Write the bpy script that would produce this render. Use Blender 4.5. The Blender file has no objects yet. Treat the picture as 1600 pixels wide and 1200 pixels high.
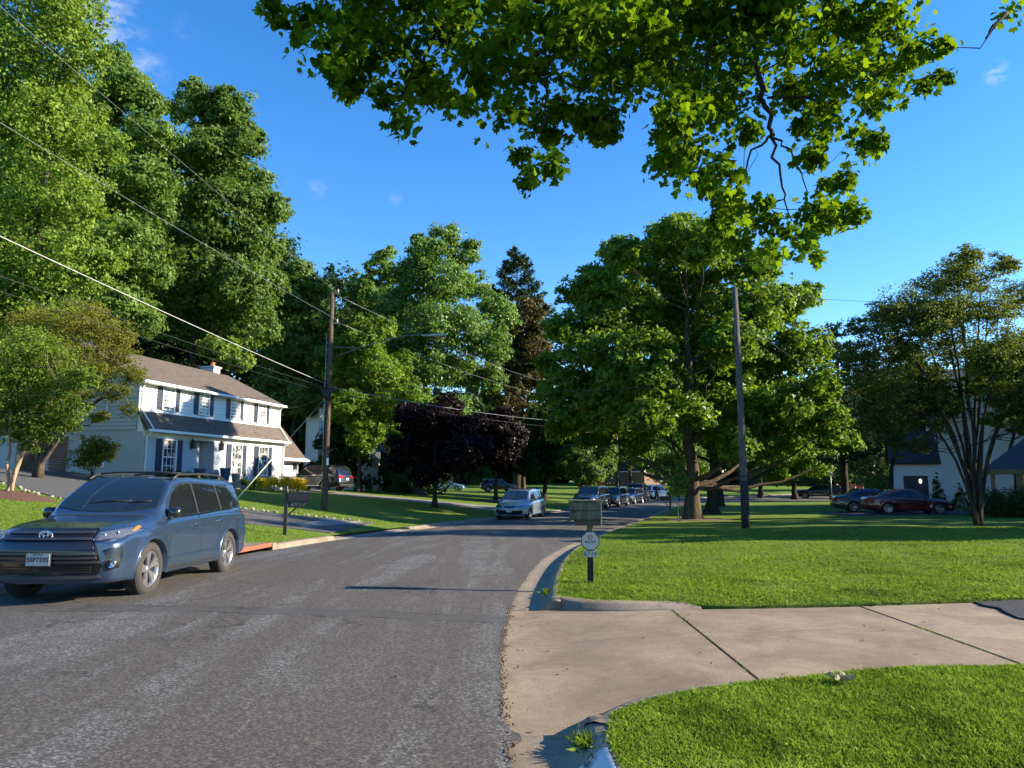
import bpy, bmesh, math, random
import numpy as np
from mathutils import Vector, Matrix
from mathutils.bvhtree import BVHTree
from mathutils.geometry import delaunay_2d_cdt

# ------------------------------------------------------------------ camera, sky, sun, exposure
scene = bpy.context.scene
COL = scene.collection
EYE = 1.65
PITCH = 7.3
FOC = 1142.0            # focal length in pixels of a 1600 px wide picture
cam = bpy.data.cameras.new('camera')
cam.sensor_width = 36.0
cam.lens = 36.0 * FOC / 1600.0
cam.clip_start = 0.05
cam.clip_end = 3000.0
cam_ob = bpy.data.objects.new('camera', cam)
COL.objects.link(cam_ob)
cam_ob.location = (0, 0, EYE)
cam_ob.rotation_euler = (math.radians(90 + PITCH), 0, 0)
scene.camera = cam_ob

SUN_EL = 21.0
SUN_AZ = 1.0           # degrees from +X towards +Y
world = bpy.data.worlds.new('World')
scene.world = world
world.use_nodes = True
wn = world.node_tree
sky = wn.nodes.new('ShaderNodeTexSky')
sky.sky_type = 'NISHITA'
sky.sun_disc = False
sky.sun_elevation = math.radians(SUN_EL)
sky.sun_rotation = math.radians(90 - SUN_AZ)
sky.altitude = 0.0
sky.air_density = 1.0
sky.dust_density = 0.05
sky.ozone_density = 3.5
bg = wn.nodes['Background']
bg.inputs['Strength'].default_value = 0.112
sat = wn.nodes.new('ShaderNodeHueSaturation')
sat.inputs['Hue'].default_value = .507
sat.inputs['Saturation'].default_value = 1.27
sat.inputs['Value'].default_value = 1.0
wn.links.new(sky.outputs['Color'], sat.inputs['Color'])
# a few wisps of cloud, each at its own bearing in the sky
def _dirpx(u, v):
    p = math.radians(PITCH); x = (u - 800) / FOC; y = -(v - 600) / FOC
    return Vector((x, math.cos(p) - y * math.sin(p), math.sin(p) + y * math.cos(p))).normalized()
_tc = wn.nodes.new('ShaderNodeTexCoord')
_last = sat.outputs['Color']
_mp = wn.nodes.new('ShaderNodeMapping'); _mp.inputs['Scale'].default_value = (1, 1, 2.2)
wn.links.new(_tc.outputs['Generated'], _mp.inputs['Vector'])
_ns = wn.nodes.new('ShaderNodeTexNoise'); _ns.inputs['Scale'].default_value = 26; _ns.inputs['Detail'].default_value = 7; _ns.inputs['Roughness'].default_value = .62
wn.links.new(_mp.outputs['Vector'], _ns.inputs['Vector'])
for (_u, _v, _r, _a) in ((158, 6, .05, .6), (195, 98, .055, .55), (497, 293, .016, .3), (1557, 114, .017, .7), (108, 85, .03, .4), (620, 312, .015, .15), (290, 45, .02, .15), (-700, -200, .3, .6), (2600, 200, .25, .6)):
    _vm = wn.nodes.new('ShaderNodeVectorMath'); _vm.operation = 'DISTANCE'
    wn.links.new(_tc.outputs['Generated'], _vm.inputs[0]); _vm.inputs[1].default_value = _dirpx(_u, _v)
    _mr = wn.nodes.new('ShaderNodeMapRange'); _mr.interpolation_type = 'SMOOTHSTEP'
    _mr.inputs['From Min'].default_value = _r; _mr.inputs['From Max'].default_value = 0.0
    wn.links.new(_vm.outputs['Value'], _mr.inputs['Value'])
    _ml = wn.nodes.new('ShaderNodeMath'); _ml.operation = 'MULTIPLY'
    _rp = wn.nodes.new('ShaderNodeMapRange'); _rp.inputs['From Min'].default_value = .44; _rp.inputs['From Max'].default_value = .66
    wn.links.new(_ns.outputs['Fac'], _rp.inputs['Value'])
    wn.links.new(_mr.outputs['Result'], _ml.inputs[0]); wn.links.new(_rp.outputs['Result'], _ml.inputs[1])
    _m2 = wn.nodes.new('ShaderNodeMath'); _m2.operation = 'MULTIPLY'; _m2.inputs[1].default_value = _a
    wn.links.new(_ml.outputs[0], _m2.inputs[0])
    _mx = wn.nodes.new('ShaderNodeMix'); _mx.data_type = 'RGBA'
    wn.links.new(_m2.outputs[0], _mx.inputs[0]); wn.links.new(_last, _mx.inputs[6]); _mx.inputs[7].default_value = (3.2, 3.4, 3.7, 1)
    _last = _mx.outputs[2]
wn.links.new(_last, bg.inputs['Color'])

sun = bpy.data.lights.new('sun', 'SUN')
sun.energy = 5.0
sun.angle = math.radians(0.53)
sun.color = (1.0, 0.87, 0.68)
sun_ob = bpy.data.objects.new('sun', sun)
COL.objects.link(sun_ob)
_d = Vector((math.cos(math.radians(SUN_EL)) * math.cos(math.radians(SUN_AZ)),
             math.cos(math.radians(SUN_EL)) * math.sin(math.radians(SUN_AZ)),
             math.sin(math.radians(SUN_EL))))
sun_ob.rotation_euler = _d.to_track_quat('Z', 'Y').to_euler()
sun_ob.location = _d * 60

scene.view_settings.view_transform = 'Standard'
scene.view_settings.look = 'None'
scene.view_settings.exposure = 1.52
scene.view_settings.gamma = 1.0
scene.view_settings.use_curve_mapping = False
scene.cycles.max_bounces = 6
scene.cycles.diffuse_bounces = 3
scene.cycles.glossy_bounces = 3
scene.cycles.transmission_bounces = 4
scene.cycles.transparent_max_bounces = 6
scene.cycles.caustics_reflective = False
scene.cycles.caustics_refractive = False
scene.cycles.sample_clamp_indirect = 4.0
scene.cycles.use_denoising = True
scene.cycles.use_adaptive_sampling = True
scene.cycles.adaptive_threshold = 0.02

# ------------------------------------------------------------------ the lie of the land
def smooth_table(xs, ys, x0, x1, step, sig):
    gx = np.arange(x0, x1, step)
    gy = np.interp(gx, xs, ys)
    k = int(sig * 3 / step)
    w = np.exp(-0.5 * ((np.arange(-k, k + 1) * step) / sig) ** 2)
    w /= w.sum()
    gp = np.concatenate([gy[0] + (gy[1] - gy[0]) * np.arange(-k, 0), gy, gy[-1] + (gy[-1] - gy[-2]) * np.arange(1, k + 1)])
    return gx, np.convolve(gp, w, 'valid')

_zx, _zy = smooth_table([-30, 8, 13.4, 20, 28, 35, 41, 50, 58, 73, 85, 100, 130, 260],
                        [0.04, 0.0, -.06, -.2, -.4, -.6, -.73, -.82, -.85, -.82, -.7, -.2, .3, 2.0], -30, 260, .25, 2.0)
_lx, _ly = smooth_table([-30, 0, 8, 13, 17.3, 19.3, 22.8, 28.6, 36, 42, 47, 52, 58, 66, 75, 83, 96, 110, 260],
                        [-8.4, -7.9, -7.65, -7.15, -6.4, -6.05, -5.6, -4.4, -3.1, -1.3, 0.7, 2.6, 4.7, 8.5, 12.5, 18, 42, 70, 370], -30, 260, .25, 1.2)
_rx, _ry = smooth_table([-30, 4.4, 6.5, 7.8, 10, 11.9, 15.2, 18.5, 22.9, 30.4, 43.5, 58.7, 66, 71, 78, 92, 260],
                        [0.35, -.02, -.12, -.12, -.03, .12, .49, 1.05, 2.06, 3.95, 7.5, 12.2, 14.5, 18.5, 37.6, 62, 350], -30, 260, .25, 0.8)
def zr(y): return np.interp(y, _zx, _zy)
def xl(y): return np.interp(y, _lx, _ly)
def xr(y): return np.interp(y, _rx, _ry)
_sl_y = [-30, 36, 45, 55, 65, 80, 95, 260]
_sl_v = [.135, .135, .11, .085, .07, .04, .01, 0]
CURB = 0.62             # width of gutter and curb together
def height(x, y):
    """ground height of the lawns (numpy friendly)"""
    x = np.asarray(x, float); y = np.asarray(y, float)
    base = zr(y)
    gl = (xl(y + .5) - xl(y - .5)); cl = 1 / np.sqrt(1 + gl * gl)
    gr = (xr(y + .5) - xr(y - .5)); cr = 1 / np.sqrt(1 + gr * gr)
    sl = (xl(y) - x) * cl - .35
    sr = (x - xr(y)) * cr - CURB
    slope = np.interp(y, _sl_y, _sl_v)
    s2 = np.where(sl > 18, 18 + (sl - 18) * .3, sl)
    left = .12 + slope * np.clip(s2, 0, 60)
    right = .12 + .012 * np.clip(sr, 0, 40)
    return base + np.where(sl > sr, left, right)
def hz(x, y): return float(height(x, y))
def road_z(x, y):
    a, b = xl(y), xr(y)
    t = np.clip((np.asarray(x) - a) / (b - a), 0, 1)
    return zr(y) + .07 * (1 - (2 * t - 1) ** 2)

def wx(u, d):           # sideways distance of picture column u at a distance d
    return (u - 800) / FOC * d * .993
def wz(v, d):           # height of picture row v at a distance d
    p = math.radians(PITCH); y = -(v - 600) / FOC
    return EYE + d * (math.sin(p) + y * math.cos(p)) / (math.cos(p) - y * math.sin(p))

# ------------------------------------------------------------------ object helpers
def props(o, label=None, cat=None, group=None, kind=None):
    if label: o['label'] = label
    if cat: o['category'] = cat
    if group: o['group'] = group
    if kind: o['kind'] = kind
    return o

def thing(name, label, cat, loc=(0, 0, 0), rz=0.0, group=None):
    o = bpy.data.objects.new(name, None)
    o.empty_display_size = .2
    COL.objects.link(o)
    o.location = loc
    o.rotation_euler = (0, 0, rz)
    return props(o, label, cat, group)

def link(name, me, parent=None, loc=None, rot=None):
    o = bpy.data.objects.new(name, me)
    COL.objects.link(o)
    if parent is not None: o.parent = parent
    if loc is not None: o.location = loc
    if rot is not None: o.rotation_euler = rot
    return o

def copy_tree(o, parent=None, loc=None, rz=None, label=None):
    c = o.copy()
    COL.objects.link(c)
    if parent is not None:
        c.parent = parent
    if loc is not None: c.location = loc
    if rz is not None: c.rotation_euler = (0, 0, rz)
    if label: c['label'] = label
    for ch in list(o.children):
        copy_tree(ch, c)
    return c

class MB:
    """collects simple shapes and makes ONE mesh of them"""
    def __init__(self):
        self.v = []; self.f = []; self.s = []
    def add(self, vs, fs, smooth=False):
        n = len(self.v)
        self.v.extend([tuple(p) for p in vs])
        self.f.extend([tuple(i + n for i in f) for f in fs])
        self.s.extend([smooth] * len(fs))
        return self
    def box(self, c, size, rz=0.0, rx=0.0, ry=0.0, bev=0.0):
        a, b, h = size[0] / 2, size[1] / 2, size[2] / 2
        M = Matrix.Rotation(rz, 3, 'Z') @ Matrix.Rotation(ry, 3, 'Y') @ Matrix.Rotation(rx, 3, 'X')
        c = Vector(c)
        if bev <= 0:
            vs = [c + M @ Vector((sx * a, sy * b, sz * h)) for sx in (-1, 1) for sy in (-1, 1) for sz in (-1, 1)]
            return self.add(vs, [(0, 1, 3, 2), (4, 6, 7, 5), (0, 4, 5, 1), (2, 3, 7, 6), (0, 2, 6, 4), (1, 5, 7, 3)])
        k = min(bev, a * .49, b * .49, h * .49)
        vs = []
        for sx in (-1, 1):
            for sy in (-1, 1):
                for sz in (-1, 1):
                    for ax in range(3):
                        d = [a, b, h]
                        p = [sx * (a - k), sy * (b - k), sz * (h - k)]
                        p[ax] = (sx, sy, sz)[ax] * d[ax]
                        vs.append(c + M @ Vector(p))
        def ix(sx, sy, sz, ax): return ((sx * 2 + sy) * 2 + sz) * 3 + ax
        fs = []
        for ax in range(3):
            o = [i for i in range(3) if i != ax]
            for s in (0, 1):
                q = []
                for (p0, p1) in ((0, 0), (0, 1), (1, 1), (1, 0)):
                    t = [0, 0, 0]; t[ax] = s; t[o[0]] = p0; t[o[1]] = p1
                    q.append(ix(*t, ax))
                fs.append(tuple(q))
        for ax in range(3):
            o = [i for i in range(3) if i != ax]
            for p0 in (0, 1):
                for p1 in (0, 1):
                    t0 = [0, 0, 0]; t0[o[0]] = p0; t0[o[1]] = p1
                    t1 = list(t0); t1[ax] = 1
                    fs.append((ix(*t0, o[0]), ix(*t1, o[0]), ix(*t1, o[1]), ix(*t0, o[1])))
        for sx in (0, 1):
            for sy in (0, 1):
                for sz in (0, 1):
                    fs.append((ix(sx, sy, sz, 0), ix(sx, sy, sz, 1), ix(sx, sy, sz, 2)))
        return self.add(vs, fs)
    def tube(self, pts, rad, n=8, cap=True, smooth=True, flat=1.0):
        pts = [Vector(p) for p in pts]
        if not hasattr(rad, '__len__'): rad = [rad] * len(pts)
        vs = []; fs = []
        up = None
        for i, p in enumerate(pts):
            d = (pts[min(i + 1, len(pts) - 1)] - pts[max(i - 1, 0)])
            if d.length < 1e-9: d = Vector((0, 0, 1))
            d.normalize()
            if up is None:
                up = d.cross(Vector((0, 0, 1)))
                if up.length < 1e-3: up = d.cross(Vector((1, 0, 0)))
            up = (up - d * up.dot(d)).normalized()
            sd = d.cross(up)
            for k in range(n):
                a = 2 * math.pi * k / n
                vs.append(p + (up * math.cos(a) + sd * math.sin(a) * flat) * rad[i])
        for i in range(len(pts) - 1):
            for k in range(n):
                k2 = (k + 1) % n
                fs.append((i * n + k, i * n + k2, (i + 1) * n + k2, (i + 1) * n + k))
        self.add(vs, fs, smooth)
        if cap:
            m = len(self.v) - len(vs)
            self.f.append(tuple(m + k for k in reversed(range(n)))); self.s.append(False)
            self.f.append(tuple(m + (len(pts) - 1) * n + k for k in range(n))); self.s.append(False)
        return self
    def lathe(self, prof, n=24, M=None, smooth=True, ang=2 * math.pi):
        """profile (r, z) about the Z axis"""
        M = M or Matrix.Identity(4)
        full = ang > 6.28
        m = n if full else n + 1
        vs = []
        for r, z in prof:
            for k in range(m):
                a = ang * k / n
                vs.append(M @ Vector((r * math.cos(a), r * math.sin(a), z)))
        fs = []
        for i in range(len(prof) - 1):
            for k in range(n):
                k2 = (k + 1) % m
                fs.append((i * m + k, i * m + k2, (i + 1) * m + k2, (i + 1) * m + k))
        return self.add(vs, fs, smooth)
    def prism(self, poly, h0, h1, M=None):
        """2-D polygon (x, y) pulled along Z"""
        M = M or Matrix.Identity(4)
        n = len(poly)
        vs = [M @ Vector((p[0], p[1], h0)) for p in poly] + [M @ Vector((p[0], p[1], h1)) for p in poly]
        fs = [tuple(reversed(range(n))), tuple(range(n, 2 * n))]
        fs += [(i, (i + 1) % n, n + (i + 1) % n, n + i) for i in range(n)]
        return self.add(vs, fs)
    def quad(self, a, b, c, d):
        return self.add([a, b, c, d], [(0, 1, 2, 3)])
    def mesh(self, name, mat=None):
        me = bpy.data.meshes.new(name)
        me.from_pydata(self.v, [], self.f)
        me.polygons.foreach_set('use_smooth', self.s)
        if mat: me.materials.append(mat)
        me.update()
        return me
    def build(self, name, mat=None, parent=None, loc=None, rot=None, label=None, kind=None):
        o = link(name, self.mesh(name, mat), parent, loc, rot)
        return props(o, label, None, None, kind)

def fast_mesh(name, verts, loops, nv, mat=None, smooth=False, attr=None):
    """verts (N,3), loops flat index array, nv vertices per face"""
    me = bpy.data.meshes.new(name)
    verts = np.ascontiguousarray(verts, np.float32)
    nf = len(loops) // nv
    me.vertices.add(len(verts)); me.vertices.foreach_set('co', verts.ravel())
    me.loops.add(len(loops)); me.loops.foreach_set('vertex_index', np.ascontiguousarray(loops, np.int32))
    me.polygons.add(nf)
    me.polygons.foreach_set('loop_start', np.arange(0, nf * nv, nv, dtype=np.int32))
    me.polygons.foreach_set('loop_total', np.full(nf, nv, np.int32))
    if smooth: me.polygons.foreach_set('use_smooth', np.ones(nf, bool))
    me.update(calc_edges=True)
    if attr is not None:
        a = me.attributes.new('tone', 'FLOAT', 'POINT')
        a.data.foreach_set('value', np.ascontiguousarray(attr, np.float32))
    if mat: me.materials.append(mat)
    return me

def text_mesh(txt, size, mat, depth=0.002, align='CENTER', bold=0.0):
    cu = bpy.data.curves.new('text', 'FONT')
    cu.body = txt; cu.size = size; cu.extrude = depth; cu.align_x = align; cu.align_y = 'CENTER'
    cu.offset = bold
    cu.resolution_u = 3
    ob = bpy.data.objects.new('text', cu)
    COL.objects.link(ob)
    bpy.context.view_layer.update()
    me = bpy.data.meshes.new_from_object(ob)
    bpy.data.objects.remove(ob)
    me.materials.clear(); me.materials.append(mat)
    return me

# ------------------------------------------------------------------ materials
class NB:
    """thin wrapper for building node materials"""
    def __init__(self, name):
        self.m = bpy.data.materials.new(name)
        self.m.use_nodes = True
        self.t = self.m.node_tree
        self.n = self.t.nodes
        self.b = self.n['Principled BSDF']
        self.out = self.n['Material Output']
    def node(self, typ, **kw):
        o = self.n.new(typ)
        for k, v in kw.items():
            if k.startswith('_'):
                setattr(o, k[1:], v)
        for k, v in kw.items():
            if k.startswith('_'): continue
            if k.startswith('i') and k[1:].isdigit(): o.inputs[int(k[1:])].default_value = v
            else: o.inputs[k.replace('__', ' ')].default_value = v
        return o
    def l(self, a, b): self.t.links.new(a, b)
    def coord(self, kind='Object', scale=None, rot=None):
        tc = self.n.new('ShaderNodeTexCoord')
        src = tc.outputs[kind]
        if scale is not None or rot is not None:
            mp = self.n.new('ShaderNodeMapping')
            if scale is not None: mp.inputs['Scale'].default_value = scale
            if rot is not None: mp.inputs['Rotation'].default_value = rot
            self.l(src, mp.inputs['Vector'])
            return mp.outputs['Vector']
        return src
    def noise(self, vec, scale, detail=3, rough=.55, dist=0):
        o = self.node('ShaderNodeTexNoise', Scale=scale, Detail=detail, Roughness=rough, Distortion=dist)
        self.l(vec, o.inputs['Vector'])
        return o.outputs['Fac']
    def ramp(self, fac, stops, interp='LINEAR'):
        o = self.n.new('ShaderNodeValToRGB')
        o.color_ramp.interpolation = interp
        e = o.color_ramp.elements
        while len(e) < len(stops): e.new(.5)
        for el, (p, c) in zip(e, stops):
            el.position = p
            el.color = (*c, 1) if len(c) == 3 else c
        self.l(fac, o.inputs['Fac'])
        return o.outputs['Color']
    def mix(self, fac, a, b, mode='MIX'):
        o = self.n.new('ShaderNodeMix'); o.data_type = 'RGBA'; o.blend_type = mode
        for i, v in ((0, fac), (6, a), (7, b)):
            if hasattr(v, 'links'): self.l(v, o.inputs[i])
            elif i == 0: o.inputs[0].default_value = v
            else: o.inputs[i].default_value = (*v, 1)
        return o.outputs[2]
    def math(self, op, a, b=0.0, clamp=False):
        o = self.n.new('ShaderNodeMath'); o.operation = op; o.use_clamp = clamp
        for i, v in enumerate((a, b)):
            if hasattr(v, 'links'): self.l(v, o.inputs[i])
            else: o.inputs[i].default_value = v
        return o.outputs[0]
    def bump(self, hgt, strength=.3, dist=.01, normal=None):
        o = self.node('ShaderNodeBump', Strength=strength, Distance=dist)
        self.l(hgt, o.inputs['Height'])
        if normal is not None: self.l(normal, o.inputs['Normal'])
        return o.outputs['Normal']
    def set(self, **kw):
        for k, v in kw.items():
            k = k.replace('__', ' ')
            if hasattr(v, 'links'): self.l(v, self.b.inputs[k])
            else: self.b.inputs[k].default_value = (*v, 1) if isinstance(v, tuple) and len(v) == 3 else v
        return self.m

def plain(name, col, rough=.6, metal=0.0, var=.18, scale=6.0, bump=.0, bscale=60.0, spec=.5, coat=0.0):
    b = NB(name)
    vec = b.coord('Object')
    n = b.noise(vec, scale, 4)
    c = b.ramp(n, [(.25, tuple(x * (1 - var) for x in col)), (.75, tuple(min(1, x * (1 + var)) for x in col))])
    b.set(Base__Color=c, Roughness=rough, Metallic=metal)
    b.b.inputs['Specular IOR Level'].default_value = spec
    if coat:
        b.b.inputs['Coat Weight'].default_value = coat
        b.b.inputs['Coat Roughness'].default_value = .04
    if bump:
        b.l(b.bump(b.noise(vec, bscale, 3), bump, .01), b.b.inputs['Normal'])
    return b.m

def leaf_mat(name, dark, lite, trans=.45, tcol=None, gloss=.03):
    b = NB(name)
    at = b.node('ShaderNodeAttribute', _attribute_name='tone')
    oi = b.node('ShaderNodeObjectInfo')
    c = b.ramp(at.outputs['Fac'], [(0.0, dark), (.55, tuple((a + c) / 2 for a, c in zip(dark, lite))), (1.0, lite)])
    hs = b.node('ShaderNodeHueSaturation')
    hs.inputs['Hue'].default_value = .5
    v = b.math('MULTIPLY_ADD', oi.outputs['Random'], .25)
    v.node.inputs[2].default_value = .88
    b.l(v, hs.inputs['Value'])
    b.l(c, hs.inputs['Color'])
    dif = b.node('ShaderNodeBsdfDiffuse')
    tr = b.node('ShaderNodeBsdfTranslucent')
    gl = b.node('ShaderNodeBsdfGlossy', Roughness=.5)
    gl.inputs['Color'].default_value = (.8, .85, .8, 1)
    b.l(hs.outputs['Color'], dif.inputs['Color'])
    tm = b.mix(1.0, hs.outputs['Color'], tcol or (1.35, 1.35, .6), 'MULTIPLY')
    b.l(tm, tr.inputs['Color'])
    m1 = b.node('ShaderNodeMixShader', Fac=trans)
    b.l(dif.outputs[0], m1.inputs[1]); b.l(tr.outputs[0], m1.inputs[2])
    fr = b.node('ShaderNodeFresnel', IOR=1.4)
    fm = b.math('MULTIPLY', fr.outputs[0], gloss)
    m2 = b.n.new('ShaderNodeMixShader')
    b.l(fm, m2.inputs[0]); b.l(m1.outputs[0], m2.inputs[1]); b.l(gl.outputs[0], m2.inputs[2])
    b.l(m2.outputs[0], b.out.inputs['Surface'])
    b.n.remove(b.b)
    return b.m
# ------------------------------------------------------------------ ground materials
def grass_ground(name, a, b_, c_):
    b = NB(name)
    vec = b.coord('Object')
    v2 = b.coord('Object', scale=(.12, 1.6, 1.0))
    n1 = b.noise(vec, .35, 4); n2 = b.noise(vec, 26.0, 3, .7); n3 = b.noise(v2, .9, 2)
    c = b.ramp(n2, [(.25, a), (.5, b_), (.78, c_)])
    c = b.mix(b.math('MULTIPLY', n1, .55), c, (.085, .125, .022))
    c = b.mix(b.math('MULTIPLY', b.math('SUBTRACT', n3, .35, True), .9), c, (.17, .22, .04))
    b.set(Base__Color=c, Roughness=.9)
    b.b.inputs['Specular IOR Level'].default_value = .15
    nb = b.bump(b.noise(vec, 34.0, 4, .8), 1.0, .05)
    nb = b.bump(b.noise(vec, 1.1, 3), .5, .12, nb)
    b.l(nb, b.b.inputs['Normal'])
    return b.m
M_GRASS = grass_ground('lawn_grass', (.06, .105, .012), (.13, .215, .022), (.22, .31, .04))

def asphalt(name, base, warm, coarse=1.0, wear=True):
    b = NB(name)
    vec = b.coord('Object')
    grit = b.node('ShaderNodeTexVoronoi', Scale=66.0 * coarse); b.l(vec, grit.inputs['Vector'])
    sepc = b.n.new('ShaderNodeSeparateColor'); b.l(grit.outputs['Color'], sepc.inputs[0])
    g2 = b.noise(vec, 210.0 * coarse, 2, .8)
    cell = b.math('ADD', b.math('MULTIPLY', sepc.outputs[0], .72), b.math('MULTIPLY', g2, .30))
    grain = b.ramp(cell, [(.0, tuple(x * .22 for x in base)), (.35, tuple(x * .65 for x in base)), (.62, tuple(x * 1.1 for x in base)), (.82, tuple(x * 2.0 for x in base)), (1.0, tuple(x * 3.6 for x in base))])
    c = grain
    if wear:
        smooth_ = b.ramp(cell, [(.0, tuple(x * .5 for x in warm)), (.6, warm), (1.0, tuple(x * 2.0 for x in warm))])
        # streaks drawn out along the driving line and irregular worn patches
        st = b.coord('Object', scale=(1.0, .10, 1.0), rot=(0, 0, math.radians(14)))
        s1 = b.noise(st, 1.15, 4, .6, .5)
        m1 = b.ramp(s1, [(.40, (0, 0, 0)), (.50, (1, 1, 1)), (.58, (1, 1, 1)), (.68, (0, 0, 0))])
        s2 = b.noise(vec, .55, 6, .62, 1.4)
        m2 = b.ramp(s2, [(.48, (0, 0, 0)), (.60, (1, 1, 1))])
        s2b = b.noise(b.coord('Object', scale=(.35, 1.0, 1.0), rot=(0, 0, math.radians(-9))), 1.1, 5, .62, .8)
        m2b = b.ramp(s2b, [(.55, (0, 0, 0)), (.60, (1, 1, 1))])
        mm = b.math('MAXIMUM', b.math('MULTIPLY', m1, .85), b.math('MAXIMUM', b.math('MULTIPLY', m2, .8), b.math('MULTIPLY', m2b, .7)))
        c = b.mix(mm, c, smooth_)
        # scuffs: fine pale hairs
        sc_ = b.noise(b.coord('Object', scale=(.8, .06, 1.0), rot=(0, 0, math.radians(68))), 9.0, 3, .7, .3)
        c = b.mix(b.math('MULTIPLY', b.ramp(sc_, [(.68, (0, 0, 0)), (.72, (1, 1, 1))]), .14), c, tuple(x * 2.0 for x in base))
        # sealed band across the road and a few sealed lines
        sep = b.n.new('ShaderNodeSeparateXYZ'); b.l(vec, sep.inputs[0])
        wob = b.math('MULTIPLY', b.math('SUBTRACT', b.noise(vec, 1.2, 4), .5), .5)
        yy = b.math('ADD', b.math('ADD', sep.outputs[1], b.math('MULTIPLY', sep.outputs[0], .10)), wob)
        band = b.math('LESS_THAN', b.math('ABSOLUTE', b.math('SUBTRACT', yy, 8.85)), .24)
        c = b.mix(b.math('MULTIPLY', band, .65), c, tuple(x * .62 for x in base))
        for yc, w_ in ((8.62, .018), (9.02, .012), (14.5, .02)):
            ln = b.math('LESS_THAN', b.math('ABSOLUTE', b.math('SUBTRACT', yy, yc)), w_)
            c = b.mix(b.math('MULTIPLY', b.math('MULTIPLY', ln, b.ramp(b.noise(vec, 1.9, 2), [(.42, (0, 0, 0)), (.5, (1, 1, 1))])), .85), c, (.012, .012, .012))
        w = b.noise(vec, 1.4, 6, .75, 0)
        wv = b.n.new('ShaderNodeVectorMath'); wv.operation = 'ADD'
        cmb = b.n.new('ShaderNodeCombineXYZ'); b.l(w, cmb.inputs[0]); b.l(b.noise(vec, 2.1, 5, .7), cmb.inputs[1])
        b.l(vec, wv.inputs[0]); b.l(cmb.outputs[0], wv.inputs[1])
        vo = b.node('ShaderNodeTexVoronoi', _feature='DISTANCE_TO_EDGE', Scale=.38); b.l(wv.outputs[0], vo.inputs['Vector'])
        cr = b.ramp(vo.outputs['Distance'], [(.0, (1, 1, 1)), (.003, (1, 1, 1)), (.007, (0, 0, 0))])
        crm = b.math('MULTIPLY', cr, b.ramp(b.noise(vec, .33, 2), [(.5, (0, 0, 0)), (.58, (1, 1, 1))]))
        c = b.mix(b.math('MULTIPLY', crm, .85), c, (.012, .012, .012))
        # alligator cracking along the gutter side farther on
        vo2 = b.node('ShaderNodeTexVoronoi', _feature='DISTANCE_TO_EDGE', Scale=2.2); b.l(wv.outputs[0], vo2.inputs['Vector'])
        cr2 = b.ramp(vo2.outputs['Distance'], [(.0, (1, 1, 1)), (.012, (1, 1, 1)), (.03, (0, 0, 0))])
        sel2 = b.ramp(b.noise(b.coord('Object', scale=(1, .3, 1)), .7, 3), [(.60, (0, 0, 0)), (.66, (1, 1, 1))])
        c = b.mix(b.math('MULTIPLY', b.math('MULTIPLY', cr2, sel2), .7), c, (.014, .014, .014))
    b.set(Base__Color=c, Roughness=.85)
    b.b.inputs['Specular IOR Level'].default_value = .3
    nb = b.bump(cell, .55, .006)
    b.l(nb, b.b.inputs['Normal'])
    return b.m
M_ROAD = asphalt('worn_road_asphalt', (.102, .101, .098), (.072, .064, .056))
M_DRIVE = asphalt('driveway_asphalt', (.075, .075, .078), (.1, .1, .1), 1.0, False)
M_DRIVE_NEW = asphalt('new_driveway_asphalt', (.026, .028, .032), (.1, .1, .1), 1.0, False)

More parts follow.
